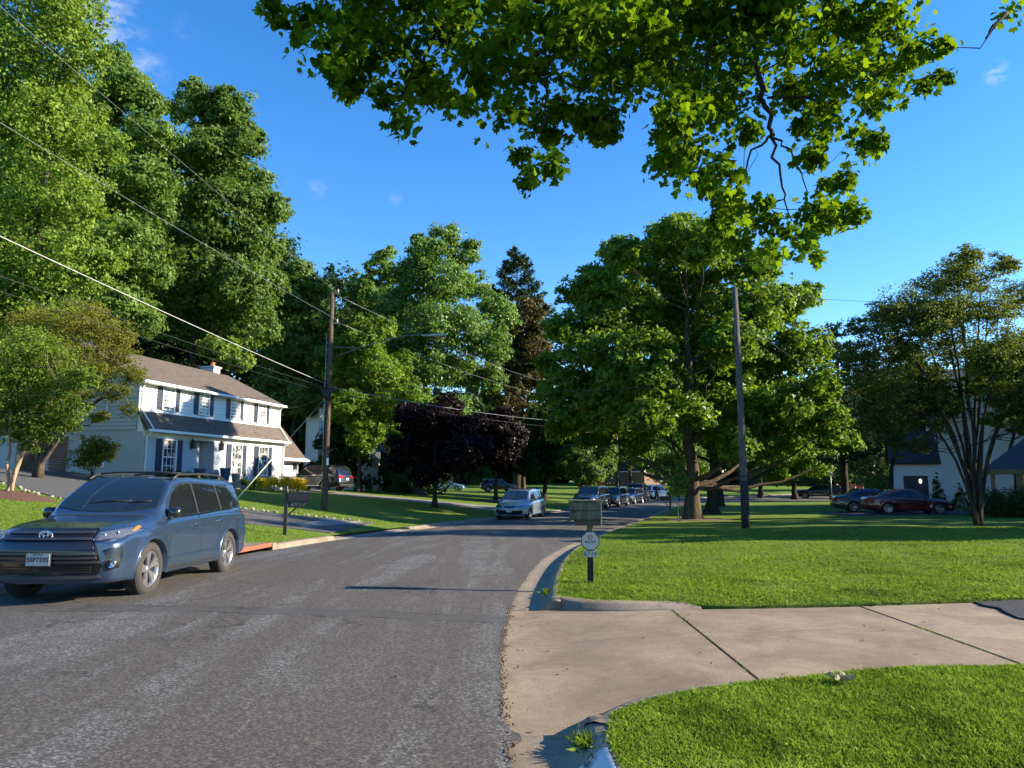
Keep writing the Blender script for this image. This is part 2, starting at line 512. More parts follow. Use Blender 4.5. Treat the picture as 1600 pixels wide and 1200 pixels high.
def concrete(name, base, agg=True, sc=1.0):
    b = NB(name)
    vec = b.coord('Object')
    vo = b.node('ShaderNodeTexVoronoi', Scale=130.0 * sc); b.l(vec, vo.inputs['Vector'])
    g = b.noise(vec, 150 * sc, 3, .8)
    c = b.ramp(vo.outputs['Color'], [(0, tuple(x * .5 for x in base)), (.3, tuple(x * .85 for x in base)), (.7, base), (1, tuple(min(.7, x * 1.45) for x in base))])
    c = b.mix(b.math('MULTIPLY', g, .35), c, tuple(x * .7 for x in base))
    st = b.ramp(b.noise(vec, 1.3, 6, .68, .5), [(.35, (.50, .47, .44)), (.62, (1, 1, 1))])
    c = b.mix(.8, c, st, 'MULTIPLY')
    st2 = b.ramp(b.noise(vec, 7.0, 4, .6, .2), [(.3, (.82, .8, .78)), (.6, (1, 1, 1))])
    c = b.mix(.8, c, st2, 'MULTIPLY')
    sp = b.node('ShaderNodeTexVoronoi', Scale=5.5, Randomness=1.0); b.l(vec, sp.inputs['Vector'])
    sm = b.ramp(sp.outputs['Distance'], [(.02, (1, 1, 1)), (.05, (0, 0, 0))])
    c = b.mix(b.math('MULTIPLY', sm, .5), c, (.06, .045, .03))
    oi = b.node('ShaderNodeObjectInfo')
    hv = b.node('ShaderNodeHueSaturation'); b.l(c, hv.inputs['Color'])
    vv = b.math('MULTIPLY_ADD', oi.outputs['Random'], .14); vv.node.inputs[2].default_value = .93
    b.l(vv, hv.inputs['Value']); c = hv.outputs['Color']
    if name == 'tan_concrete':
        sp2 = b.n.new('ShaderNodeSeparateXYZ'); b.l(vec, sp2.inputs[0])
        wob = b.math('MULTIPLY', b.math('SUBTRACT', b.noise(vec, 1.4, 4), .5), .35)
        ycr = b.math('ADD', sp2.outputs[1], wob)
        ln = b.math('LESS_THAN', b.math('ABSOLUTE', b.math('SUBTRACT', b.math('ADD', ycr, b.math('MULTIPLY', sp2.outputs[0], -.12)), 7.45)), .006)
        c = b.mix(b.math('MULTIPLY', ln, .75), c, (.05, .04, .03))
        # grime that gathers in the gutter line and along the tyre path
        gx_ = b.math('ABSOLUTE', b.math('SUBTRACT', b.math('ADD', sp2.outputs[0], wob), .75))
        gm = b.ramp(gx_, [(.0, (1, 1, 1)), (.55, (0, 0, 0))])
        c = b.mix(b.math('MULTIPLY', b.math('MULTIPLY', gm, b.noise(vec, 2.6, 5, .65)), .75), c, (.16, .115, .08))
    b.set(Base__Color=c, Roughness=.85)
    nb = b.bump(b.math('ADD', vo.outputs['Distance'], g), .28, .004)
    b.l(nb, b.b.inputs['Normal'])
    return b.m
M_CONC = concrete('tan_concrete', (.34, .258, .168))
M_CURB = concrete('curb_concrete', (.33, .265, .19))
M_CONC_GREY = concrete('grey_concrete', (.30, .28, .25))

# ------------------------------------------------------------------ sheets of ground
def cdt_sheet(name, poly, zf, mat, spacing, parent=None, skirt=0.0, jitter=.25, seed=3, soft=None):
    """triangulated sheet over a world polygon; zf(x, y) gives its height"""
    rnd = np.random.default_rng(seed)
    P = []
    n = len(poly)
    for i in range(n):
        a = np.array(poly[i], float); b = np.array(poly[(i + 1) % n], float)
        L = np.linalg.norm(b - a)
        sp = spacing(*((a + b) / 2)) if callable(spacing) else spacing
        m = max(1, int(L / sp))
        for k in range(m): P.append(a + (b - a) * k / m)
    P = np.array(P)
    nb = len(P)
    mn, mx = P.min(0), P.max(0)
    pts = []
    levels = [spacing] if not callable(spacing) else spacing.levels
    if not callable(spacing):
        gx, gy = np.meshgrid(np.arange(mn[0], mx[0], spacing), np.arange(mn[1], mx[1], spacing))
        pts = np.stack([gx.ravel(), gy.ravel()], 1)
    else:
        for sp, (x0, x1, y0, y1), (hx0, hx1, hy0, hy1) in levels:
            gx, gy = np.meshgrid(np.arange(max(mn[0], x0), min(mx[0], x1), sp), np.arange(max(mn[1], y0), min(mx[1], y1), sp))
            q = np.stack([gx.ravel(), gy.ravel()], 1)
            k = (q[:, 0] > hx0) & (q[:, 0] < hx1) & (q[:, 1] > hy0) & (q[:, 1] < hy1)
            pts.append(q[~k])
        pts = np.concatenate(pts)
    pts = pts[inside(pts, P)]
    allp = np.concatenate([P, pts])
    edges = [(i, (i + 1) % nb) for i in range(nb)]
    vo, eo, fo, *_ = delaunay_2d_cdt([Vector(p) for p in allp], edges, [list(range(nb))], 1, 1e-4)
    V = np.array([[p[0], p[1]] for p in vo])
    Z = np.asarray(zf(V[:, 0], V[:, 1]))
    vs = np.column_stack([V, Z])
    fs = [tuple(f) for f in fo]
    # face upwards
    a = vs[np.array([f[0] for f in fs])]; b = vs[np.array([f[1] for f in fs])]; c = vs[np.array([f[2] for f in fs])]
    up = np.cross(b - a, c - a)[:, 2] > 0
    fs = [f if u else tuple(reversed(f)) for f, u in zip(fs, up)]
    vs = [tuple(p) for p in vs]
    if skirt:
        base = len(vs)
        rim = [vs[i] for i in range(nb)]
        vs += rim + [(q[0], q[1], q[2] - skirt) for q in rim]
        fs += [(base + i, base + nb + i, base + nb + (i + 1) % nb, base + (i + 1) % nb) for i in range(nb)]
    me = bpy.data.meshes.new(name)
    me.from_pydata(vs, [], fs)
    me.polygons.foreach_set('use_smooth', [len(f) == 3 for f in fs])
    me.materials.append(mat)
    return link(name, me, parent)

def inside(pts, poly):
    x, y = pts[:, 0], pts[:, 1]
    r = np.zeros(len(pts), bool)
    n = len(poly)
    for i in range(n):
        x0, y0 = poly[i][0], poly[i][1]; x1, y1 = poly[(i + 1) % n][0], poly[(i + 1) % n][1]
        if y0 == y1: continue
        c = ((y0 > y) != (y1 > y)) & (x < (x1 - x0) * (y - y0) / (y1 - y0) + x0)
        r ^= c
    return r

def sweep(name, path, prof, mat, parent=None, label=None):
    """path: list of (x, y, z) ; prof: list of (offset to the left of travel, dz)"""
    P = np.array(path, float)
    T = np.gradient(P[:, :2], axis=0); T /= np.linalg.norm(T, axis=1)[:, None]
    N = np.stack([-T[:, 1], T[:, 0]], 1)
    vs = []; fs = []
    m = len(prof)
    for p, nn in zip(P, N):
        for o, dz in prof: vs.append((p[0] + nn[0] * o, p[1] + nn[1] * o, p[2] + dz))
    for i in range(len(P) - 1):
        for k in range(m - 1):
            fs.append((i * m + k, (i + 1) * m + k, (i + 1) * m + k + 1, i * m + k + 1))
    ns = len(fs)
    fs.append(tuple(range(m))); fs.append(tuple(reversed(range((len(P) - 1) * m, len(P) * m))))
    me = bpy.data.meshes.new(name)
    me.from_pydata(vs, [], fs)
    me.polygons.foreach_set('use_smooth', [i < ns for i in range(len(fs))])
    me.materials.append(mat)
    o = link(name, me, parent)
    return props(o, label)

def offset_path(path, off):
    P = np.array(path, float)
    T = np.gradient(P[:, :2], axis=0); T /= np.linalg.norm(T, axis=1)[:, None]
    N = np.stack([-T[:, 1], T[:, 0]], 1)
    return [(p[0] + n[0] * off, p[1] + n[1] * off) for p, n in zip(P, N)]

# road: one sheet between its two edges
ys = np.concatenate([np.arange(-25, 3, .5), np.arange(3, 14, .07), np.arange(14, 60, .4), np.arange(60, 110, 1.0)])
rag = np.random.default_rng(8)
_rn = np.convolve(rag.normal(size=len(ys) + 8), np.ones(4) / 4, 'same')[:len(ys)]
ys_r = ys[ys < 100]
rv = []; rf = []
M_ = 17
rnd = random.Random(5)
pathL = []
for i, y in enumerate(ys_r):
    a, b = float(xl(y)), float(xr(y))
    for k in range(M_):
        t = k / (M_ - 1)
        x = a + (b - a) * t
        z = float(road_z(x, y))
        if k == M_ - 1:
            x += .02 + _rn[i] * (.045 if 4.5 < y < 10.2 else .014)
            if 4.5 < y < 10.2 and _rn[i] > .62: x += .05
            z = float(zr(y)) + .010
        rv.append((x, y, z))
for i in range(len(ys_r) - 1):
    for k in range(M_ - 1):
        rf.append((i * M_ + k, i * M_ + k + 1, (i + 1) * M_ + k + 1, (i + 1) * M_ + k))
me = bpy.data.meshes.new('road'); me.from_pydata(rv, [], rf); me.materials.append(M_ROAD)
me.polygons.foreach_set('use_smooth', [True] * len(rf))
props(link('road', me), kind='structure')

# right side of the road: gutter and rolled curb, from behind the camera to the apron, and on after it
def rpath(y0, y1, step=.35):
    return [(float(xr(y)), float(y), float(zr(y))) for y in np.arange(y0, y1, step)]
CURB_R = [(.10, -.04), (.06, -.012), (0, .0), (-.10, .0), (-.36, -.004), (-.43, .015), (-.49, .075), (-.54, .11), (-.60, .122), (-.66, .118), (-.66, -.1)]
A0, A1 = 5.05, 9.55       # the apron opening along the road
p = rpath(A1, 70.5)
props(sweep('kerb', p, CURB_R, M_CURB), kind='structure')
p = rpath(-22, A0)
props(sweep('kerb', p, CURB_R, M_CURB), kind='structure')
pl = [(float(xl(y)), float(y), float(zr(y))) for y in np.arange(-22, 17.0, .5)]
CURB_L = [(0, -.06), (0, .006), (.02, .02), (.05, .10), (.09, .128), (.30, .132), (.33, .12), (.33, -.1)]
props(sweep('kerb', pl, CURB_L, M_CURB), kind='structure')
pl = [(float(xl(y)), float(y), float(zr(y))) for y in np.arange(19.2, 23.4, .4)]
props(sweep('kerb', pl, CURB_L, M_CURB), kind='structure')
CURB_L2 = [(-.45, -.05), (-.45, .01), (-.05, .012), (.02, .03), (.08, .09), (.16, .12), (.33, .125), (.33, -.1)]
pl = [(float(xl(y)), float(y), float(zr(y))) for y in np.arange(30.2, 47.6, .5)]
props(sweep('kerb', pl, CURB_L2, M_CURB), kind='structure')
pl = [(float(xl(y)), float(y), float(zr(y))) for y in np.arange(52.4, 108, .6)]
props(sweep('kerb', pl, CURB_L2, M_CURB), kind='structure')

# the near driveway apron: flared concrete with three recessed joints
def flare(side):
    """edge of the apron (x, y) from the road inward, rounded like a returned curb"""
    if side > 0:
        return [(.02, 9.75), (.42, 9.72), (.52, 9.62), (.62, 9.48), (.80, 9.33), (1.05, 9.22), (1.4, 9.13), (1.9, 9.08), (2.3, 9.08), (2.7, 9.09), (3.0, 9.1), (4.4, 9.2), (5.72, 9.35)]
    return [(-.03, 4.85), (.40, 4.9), (.47, 5.0), (.56, 5.14), (.70, 5.30), (.90, 5.48), (1.2, 5.66), (1.6, 5.82), (2.2, 5.95), (2.7, 6.0), (3.2, 6.05), (4.4, 6.1), (6.2, 6.12)]
def apron_z(x, y):
    x = np.asarray(x, float); y = np.asarray(y, float)
    b = zr(y)
    s = x - xr(y)
    return b + .003 + np.interp(s, [-.1, .3, .6, 1.2, 2.0, 4.0, 8.0, 20], [-.012, -.004, .012, .05, .085, .10, .13, .22])
ap_edge_far = flare(1); ap_edge_near = flare(-1)
road_side = [(float(xr(y)) - .09, y) for y in np.arange(5.0, 9.7, .25)]
JX = (1.92, 4.25)
def slab(x0, x1):
    def clip(edge, lo, hi):
        e = np.array(edge)
        xs = [lo] + [p[0] for p in edge if lo < p[0] < hi] + [hi]
        return [(x, float(np.interp(x, e[:, 0], e[:, 1]))) for x in xs]
    far = clip(ap_edge_far, x0, x1); near = clip(ap_edge_near, x0, x1)
    return near + far[::-1]
apron = thing('driveway_apron', 'tan concrete driveway apron flaring out to the road beside the gutter', 'driveway apron', (0, 0, 0))
gap = .016
s1 = [(-.10, 4.9)] + [q for q in ap_edge_near if .1 < q[0] < JX[0] - gap] + [(JX[0] - gap, 5.89)] + [(JX[0] - gap, 9.08)] + [q for q in ap_edge_far[::-1] if .1 < q[0] < JX[0] - gap] + [(-.1, 9.72)] + road_side[::-1]
cdt_sheet('slab', s1, apron_z, M_CONC, .12, apron, skirt=.09)
cdt_sheet('slab', slab(JX[0] + gap, JX[1] - gap), apron_z, M_CONC, .14, apron, skirt=.09)
torn = [(5.75, 9.38), (5.68, 9.1), (5.74, 8.9), (5.62, 8.6), (5.55, 8.3), (5.63, 8.0), (5.6, 7.6), (5.72, 7.1), (5.68, 6.5), (5.7, 6.12)]
e = np.array(ap_edge_near)
s3 = [(JX[1] + gap, float(np.interp(JX[1], e[:, 0], e[:, 1]))), (5.7, 6.12)] + torn[::-1][1:] + [(JX[1] + gap, 9.19)]
cdt_sheet('slab', s3, lambda x, y: apron_z(x, y) + .004, M_CONC, .15, apron, skirt=.09)
apron['kind'] = 'structure'
if 'category' in apron: del apron['category']

mb = MB()
for jx in JX:
    n = 24
    for k in range(n):
        ya = 5.8 + 3.6 * k / n; yb = ya + 3.6 / n
        za = float(apron_z(jx, ya)) - .022; zb_ = float(apron_z(jx, yb)) - .022
        mb.quad((jx - .03, ya, za), (jx + .03, ya, za), (jx + .03, yb, zb_), (jx - .03, yb, zb_))
mb.build('joint_soil', plain('joint_soil', (.022, .017, .011), .95, var=.4), apron)

drive_near = [(5.66, 6.1)] + [(x + .02, y) for x, y in torn[::-1]] + [(5.76, 9.45), (7.5, 9.75), (10, 10.3), (13, 11), (20, 11.5), (20, 5.6), (12, 6.0), (8, 6.12)]
props(cdt_sheet('driveway', drive_near, lambda x, y: apron_z(x, y) + .022 + .004 * np.sin(y * 3), M_DRIVE_NEW, .35, None, skirt=.06), kind='structure')

# returned curbs at both flares
RET = [(0, -.05), (0, .0), (.05, .03), (.10, .10), (.16, .125), (.30, .125), (.38, .11), (.40, -.05)]
def ret_curb(path, sgn):
    P = []
    n = len(path)
    e = np.array(path)
    d = np.concatenate([[0], np.cumsum(np.linalg.norm(np.diff(e, axis=0), axis=1))])
    vs = []; fs = []
    tt = np.arange(0, d[-1], .08)
    X = np.interp(tt, d, e[:, 0]); Y = np.interp(tt, d, e[:, 1])
    T = np.gradient(np.stack([X, Y], 1), axis=0); T /= np.linalg.norm(T, axis=1)[:, None]
    m = len(RET)
    for i in range(len(tt)):
        k = 1 - np.clip(tt[i] / d[-1], 0, 1)     # the curb dies away up the drive
        for o, dz in RET:
            nx, ny = -T[i, 1] * sgn, T[i, 0] * sgn
            x = X[i] + nx * (o - .02); y = Y[i] + ny * (o - .02)
            base = float(apron_z(X[i], Y[i]))
            vs.append((x, y, base + dz * (.18 + .82 * k ** .8) if dz > 0 else base + dz))
    for i in range(len(tt) - 1):
        for k in range(m - 1):
            q = (i * m + k, (i + 1) * m + k, (i + 1) * m + k + 1, i * m + k + 1)
            fs.append(q if sgn > 0 else tuple(reversed(q)))
    me = bpy.data.meshes.new('kerb'); me.from_pydata(vs, [], fs); me.polygons.foreach_set('use_smooth', [True] * len(fs))
    me.materials.append(M_CURB)
    return props(link('kerb', me), kind='structure')
ret_curb([q for q in ap_edge_far if .4 < q[0] < 2.6], 1)
ret_curb([q for q in ap_edge_near if .38 < q[0] < 2.6], -1)

# lawns
def near_z(x, y):
    return height(x, y)
def lawn_right_z(x, y):
    x = np.asarray(x, float); y = np.asarray(y, float)
    h = height(x, y)
    k = np.clip((y - 8.9) / 1.6, 0, 1)
    a = apron_z(x, y) + .026
    blend = np.where(x > 1.0, 1 - k, 0) * np.clip((x - 1.0) / .8, 0, 1)
    return h * (1 - blend) + a * blend
def lawn_near_z(x, y):
    x = np.asarray(x, float); y = np.asarray(y, float)
    h = height(x, y)
    k = np.clip((6.3 - y) / 1.4, 0, 1)
    a = apron_z(x, y) + .04
    blend = (1 - k) * np.clip((x - .9) / .8, 0, 1)
    return h * (1 - blend) + a * blend

rc = [(q[0], q[1]) for q in offset_path(rpath(9.9, 70.5, .5), -.63)]
_eo = lambda x: .20 - .175 * float(np.clip((x - 2.0) / .7, 0, 1))
far_edge = [(q[0] + .0, q[1] + _eo(q[0])) for q in ap_edge_far[3:]]
lawn_r = rc + [(37.6, 77.2), (62, 91), (160, 150), (160, 12)] + [(20, 11.4), (13, 10.9), (10, 10.2), (7.5, 9.65)] + far_edge[::-1] + [(.62, 9.68)]
class SP:
    levels = [(.35, (0, 12, 8, 20), (0, 0, 0, 0)), (1.5, (-20, 60, 8, 80), (0, 12, 8, 20)), (8, (-20, 200, 8, 200), (-20, 60, 8, 80))]
    def __call__(self, x, y): return .4 if y < 25 and x < 20 else (1.0 if y < 90 and x < 70 else 8)
props(cdt_sheet('lawn', lawn_r, lawn_right_z, M_GRASS, SP(), None, skirt=.04), kind='structure')
near_edge = [(q[0] + .10, q[1] - _eo(q[0])) for q in ap_edge_near[3:]]
rn = [(q[0], q[1]) for q in offset_path(rpath(-20, 4.9, .5), -.63)]
lawn_n = rn + [(.70, 4.93)] + near_edge + [(8, 5.98), (12, 5.9), (20, 5.5), (60, 5.5), (60, -20)]
class SN:
    levels = [(.2, (0, 7, 2, 7), (0, 0, 0, 0)), (2.0, (-5, 70, -30, 8), (0, 7, 2, 7))]
    def __call__(self, x, y): return .25 if x < 8 and y > 1 else 2.0
props(cdt_sheet('lawn', lawn_n, lawn_near_z, M_GRASS, SN(), None, skirt=.04), kind='structure')
lc = [(float(xl(y)) - .31, float(y)) for y in np.concatenate([np.arange(-20, 60, .5), np.arange(60, 118, 1.0)])]
# beyond the corner the far bank follows the road away to the side
lawn_l = lc[::-1] + [(-90, -20), (-90, 230), (330, 230)]
class SL:
    levels = [(.7, (-26, 8, 8, 56), (0, 0, 0, 0)), (2.0, (-60, 60, -20, 120), (-26, 8, 8, 56)), (10, (-100, 340, -30, 240), (-60, 60, -20, 120))]
    def __call__(self, x, y): return .5 if (y < 60 and x > -20) else (1.5 if y < 118 and x > -40 else 10)
props(cdt_sheet('lawn', lawn_l, height, M_GRASS, SL(), None), kind='structure')
mb = MB(); mb.quad((-1500, -1500, -3.4), (1500, -1500, -3.4), (1500, 1500, -3.4), (-1500, 1500, -3.4))
mb.build('ground', M_GRASS, kind='structure')

# left driveway by the mailbox: asphalt between a stone edge and the lawn, with a concrete apron
drive_l = [(-5.9, 24.2), (-7.2, 24.0), (-9, 23.4), (-11.5, 22.9), (-15, 24.0), (-19, 27), (-23, 31), (-31, 37), (-42, 40), (-42, 47), (-30, 43), (-22, 36.5), (-18, 32.5), (-15, 29.5), (-12, 28.2), (-9, 28.4), (-7, 29.3), (-5.6, 29.9)]
def off(dz): return lambda x, y: height(x, y) + dz
props(cdt_sheet('driveway', drive_l, off(.03), M_DRIVE, .5, None, skirt=.03), kind='structure')
ap_l = [(float(xl(y)) - .02, y) for y in np.arange(23.2, 31.0, .4)] + [(float(xl(31.2)) - .5, 31.0), (-5.4, 30.0), (-6.6, 29.2), (-7.2, 28.6), (-7.3, 25.2), (-6.6, 24.2), (-6.2, 23.4)]
def ap_l_z(x, y):
    s = np.clip((xl(y) - x) / 1.8, 0, 1)
    return zr(y) * (1 - s) + (height(x, y) + .04) * s + .008
props(cdt_sheet('driveway_apron', ap_l, ap_l_z, M_CONC_GREY, .25, None, skirt=.03), kind='structure')
drive_2 = [(3.6, 52.0), (1.5, 52.2), (-3, 52.6), (-8, 53.4), (-12, 54), (-17, 54.5), (-17, 49.3), (-12, 49.4), (-8, 49.3), (-3, 48.6), (.2, 48.0), (1.1, 47.6)]
props(cdt_sheet('driveway', drive_2, lambda x, y: np.minimum(height(x, y) + .04, 9), M_CONC_GREY, .5, None, skirt=.03), kind='structure')
drive_3 = [(19.0, 44.6), (19.0, 41.2), (30, 41.2), (36, 42.5), (44, 45), (44, 49), (34, 47.5), (24.5, 48.2), (20, 48)]
props(cdt_sheet('driveway', drive_3, off(.03), M_DRIVE, .8, None, skirt=.03), kind='structure')

# broken asphalt and grit along the edge of the apron
def crumb_cloud(n, seed):
    r = np.random.default_rng(seed)
    ico = [(0, 0, 1), (.9, 0, .2), (.28, .85, .2), (-.72, .53, .2), (-.72, -.53, .2), (.28, -.85, .2), (0, 0, -.6)]
    F = [(0, 1, 2), (0, 2, 3), (0, 3, 4), (0, 4, 5), (0, 5, 1), (6, 2, 1), (6, 3, 2), (6, 4, 3), (6, 5, 4), (6, 1, 5)]
    y = np.concatenate([r.uniform(4.3, 9.7, int(n * .7)), r.normal(4.75, .12, int(n * .15)), r.normal(8.2, .3, n - int(n * .7) - int(n * .15))])
    x = xr(y) + .02 + np.abs(r.normal(size=n)) * .035 - .03
    s = r.uniform(.004, .016, n)
    V = np.array(ico)[None] * s[:, None, None] * r.uniform(.6, 1.2, (n, 7, 3))
    V[:, :, 0] += x[:, None]; V[:, :, 1] += y[:, None]; V[:, :, 2] += (zr(y) + .006)[:, None]
    loops = ((np.arange(n) * 7)[:, None] + np.array(F).ravel()[None]).ravel()
    return fast_mesh('gravel', V.reshape(-1, 3), loops, 3, plain('edge_grit', (.085, .068, .05), .95, var=.8, scale=30), attr=np.zeros(n * 7))
o = link('gravel', crumb_cloud(650, 5)); o['kind'] = 'stuff'; o['label'] = 'broken asphalt crumbs and grit between road and apron'
# ------------------------------------------------------------------ foliage
def bark(name, a, b_, sc=1.0):
    b = NB(name)
    vec = b.coord('Object', scale=(1, 1, .18))
    n = b.noise(vec, 9 * sc, 5, .7, .6)
    c = b.ramp(n, [(.3, a), (.68, b_)])
    b.set(Base__Color=c, Roughness=.95)
    b.b.inputs['Specular IOR Level'].default_value = .1
    b.l(b.bump(n, .9, .05), b.b.inputs['Normal'])
    return b.m
M_BARK = bark('maple_bark', (.035, .027, .02), (.13, .098, .072))
M_BARK_DARK = bark('dark_bark', (.022, .017, .013), (.07, .055, .042))
M_BARK_GREY = bark('grey_bark', (.07, .062, .052), (.20, .175, .145))
M_BARK_PALE = bark('peeling_bark', (.22, .14, .09), (.42, .31, .22), .5)

M_LEAF_MAPLE = leaf_mat('maple_leaves', (.062, .128, .016), (.19, .32, .04), .52, (1.5, 1.35, .45))
M_LEAF_NEAR = leaf_mat('near_maple_leaves', (.030, .086, .010), (.11, .225, .022), .52, (2.1, 1.6, .3), .0)
M_LEAF_WOOD = leaf_mat('woodland_leaves', (.066, .128, .028), (.185, .295, .068), .46)
M_LEAF_TULIP = leaf_mat('tulip_tree_leaves', (.080, .142, .024), (.235, .335, .055), .45)
M_LEAF_PALE = leaf_mat('pale_green_leaves', (.070, .135, .032), (.195, .315, .078), .45)
M_LEAF_GARDEN = leaf_mat('garden_tree_leaves', (.030, .062, .010), (.155, .22, .032), .42)
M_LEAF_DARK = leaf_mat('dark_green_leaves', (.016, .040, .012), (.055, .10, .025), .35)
M_LEAF_PURPLE = leaf_mat('purple_leaves', (.009, .006, .006), (.024, .013, .013), .25, (1.3, .7, .6))
M_LEAF_BRONZE = leaf_mat('bronze_leaves', (.045, .045, .018), (.15, .125, .05), .4)
M_LEAF_CRAPE = leaf_mat('crape_myrtle_leaves', (.06, .078, .014), (.20, .20, .035), .42)
M_LEAF_CRAPE_R = leaf_mat('bronzed_crape_myrtle_leaves', (.028, .060, .014), (.155, .175, .035), .45)
M_NEEDLE = leaf_mat('pine_needles', (.014, .034, .020), (.060, .095, .050), .2)
M_LEAF_YELLOW = leaf_mat('yellow_shrub_leaves', (.55, .42, .01), (.85, .66, .03), .4, (1.2, 1.1, .5))
M_LEAF_BOX = leaf_mat('boxwood_leaves', (.010, .028, .006), (.05, .085, .015), .3)

def unit(v): return v / np.maximum(np.linalg.norm(v, axis=1), 1e-9)[:, None]

def leaf_cards(pos, nrm, size, rng, tone, name, mat, aspect=.75, fold=.25, tri=False):
    """one folded diamond of two triangles for each leaf"""
    n = len(pos)
    nrm = unit(nrm)
    a = rng.normal(size=(n, 3)); a = unit(a - nrm * (a * nrm).sum(1)[:, None])
    b = np.cross(nrm, a)
    size = np.broadcast_to(size, (n,))[:, None] * rng.uniform(.7, 1.25, (n, 1))
    if tri:
        v = np.empty((n, 3, 3)); s_ = size * 1.12
        v[:, 0] = pos - a * s_ * .5 - b * s_ * aspect * .5
        v[:, 1] = pos - a * s_ * .5 + b * s_ * aspect * .5 + nrm * s_ * fold * .5
        v[:, 2] = pos + a * s_ * .55
        return fast_mesh(name, v.reshape(-1, 3), np.arange(n * 3), 3, mat, attr=np.repeat(tone, 3))
    v = np.empty((n, 4, 3))
    v[:, 0] = pos - a * size * .5
    v[:, 1] = pos + b * size * aspect * .5 + nrm * size * fold * .5
    v[:, 2] = pos + a * size * .5
    v[:, 3] = pos - b * size * aspect * .5 + nrm * size * fold * .5
    i = np.arange(n) * 4
    loops = np.stack([i, i + 1, i + 2, i, i + 2, i + 3], 1).ravel()
    return fast_mesh(name, v.reshape(-1, 3), loops, 3, mat, attr=np.repeat(tone, 4))

def clump_cloud(lobes, n_leaves, rng, clump=.30, flat=.62, shell=.5, minr=.25, droop=0.0, up=.3):
    """leaves gathered in sprays on the outside of each lobe. lobes (k,4): x,y,z,r"""
    lobes = np.asarray(lobes, float)
    w = lobes[:, 3] ** 2; w /= w.sum()
    per = 34
    nc = max(8, n_leaves // per)
    li = rng.choice(len(lobes), nc, p=w)
    d = unit(rng.normal(size=(nc, 3)))
    rr = shell + (1.06 - shell) * rng.random(nc) ** .6
    L = lobes[li]
    sc = np.array([1, 1, .85])
    ph = (li * 1.7)[:, None] + np.array([0, 2.1, 4.2])
    rag = np.sin(d * 5.3 + ph).sum(1) * .10 + np.sin(d[:, ::-1] * 10.7 + ph * 2).sum(1) * .055
    cc = L[:, :3] + d * (rr * (1 + rag) * L[:, 3])[:, None] * sc
    cr = np.maximum(minr, L[:, 3] * clump * np.exp(rng.normal(size=nc) * .38))
    k = rng.integers(0, nc, n_leaves)
    e = unit(rng.normal(size=(n_leaves, 3))) * (rng.random(n_leaves) ** .45)[:, None]
    e[:, 2] *= flat
    pos = cc[k] + e * cr[k][:, None]
    hor = np.linalg.norm(e[:, :2], axis=1)
    pos[:, 2] -= droop * hor ** 2 * cr[k]
    nr = d[k] * .55 + e * .5 + np.array([0, 0, up]) + rng.normal(size=(n_leaves, 3)) * .55
    tone = np.clip(.5 + .20 * rng.normal(size=nc)[k] + .17 * rng.normal(size=n_leaves), 0, 1)
    return pos, nr, tone, cc, li

def limb_mesh(name, mat, base, top, r0, targets, rng, limbs=9, low=.25, twigs=70, wob=.03, trunks=1, sides=7):
    """tapered trunk(s), limbs towards the lobes, twigs to the sprays"""
    mb = MB()
    base = np.array(base, float); top = np.array(top, float)
    H = top[2] - base[2]
    nodes = []
    n = 12
    pts = []; rs = []
    for i in range(n):
        t = i / (n - 1)
        off = rng.normal(size=3) * wob * H * math.sin(t * math.pi) * .35
        off[2] = 0
        p = base + (top - base) * t + off
        pts.append(p); rs.append(r0 * (1 - t) ** 1.15 * .9 + r0 * .03)
    flare = [base + np.array([0, 0, -.25]), base + np.array([0, 0, .05]), base + np.array([0, 0, .35])]
    mb.tube(flare + pts[1:], [r0 * 1.75, r0 * 1.42, r0 * 1.12] + rs[1:], sides + 3)
    T = np.array(targets)
    tr = [(p, r) for p, r in zip(pts, rs)]
    nodes += [(p, r) for p, r in tr[int(n * low):]]
    if len(T):
        order = rng.permutation(len(T))[:limbs]
        for j in order:
            tg = T[j]
            d = np.linalg.norm(tg[:2] - base[:2])
            zs = max(base[2] + H * low * .8, min(tg[2] - d * .75, base[2] + H * .9))
            t = (zs - base[2]) / H
            a = base + (top - base) * t
            ra = max(.022, min(r0 * .28, r0 * (1 - t) ** 1.1 * .42))
            m = 8; lp = []; lr = []
            for q in range(m):
                s = q / (m - 1)
                p = a + (tg - a) * s
                p = p + np.array([0, 0, 1.0]) * (-d * .12 * math.sin(s * math.pi)) + rng.normal(size=3) * d * .02 * (0 < q)
                lp.append(p); lr.append(ra * (1 - s) ** .9 + .012)
                if q > 1: nodes.append((p, lr[-1]))
            mb.tube(lp, lr, max(5, sides - 1), cap=False)
    return mb, nodes

def twig_mesh(mb, nodes, ends, rng, rmax=.04, n=80, bend=.12, cut=None):
    N = np.array([p for p, r in nodes])
    R = np.array([r for p, r in nodes])
    for e in ends[rng.permutation(len(ends))[:n]]:
        dd = np.linalg.norm(N - e, axis=1) + np.where(N[:, 2] > e[2], 2.0, 0)
        i = int(np.argmin(dd)); a = N[i]
        L = np.linalg.norm(e - a)
        if L < .1 or (cut and L > cut): continue
        mid = (a + e) / 2 + rng.normal(size=3) * L * bend - np.array([0, 0, L * .08])
        r = min(R[i] * .6, rmax, .012 + L * .02)
        mb.tube([a, mid, e], [r, r * .7, r * .3], 4, cap=False)

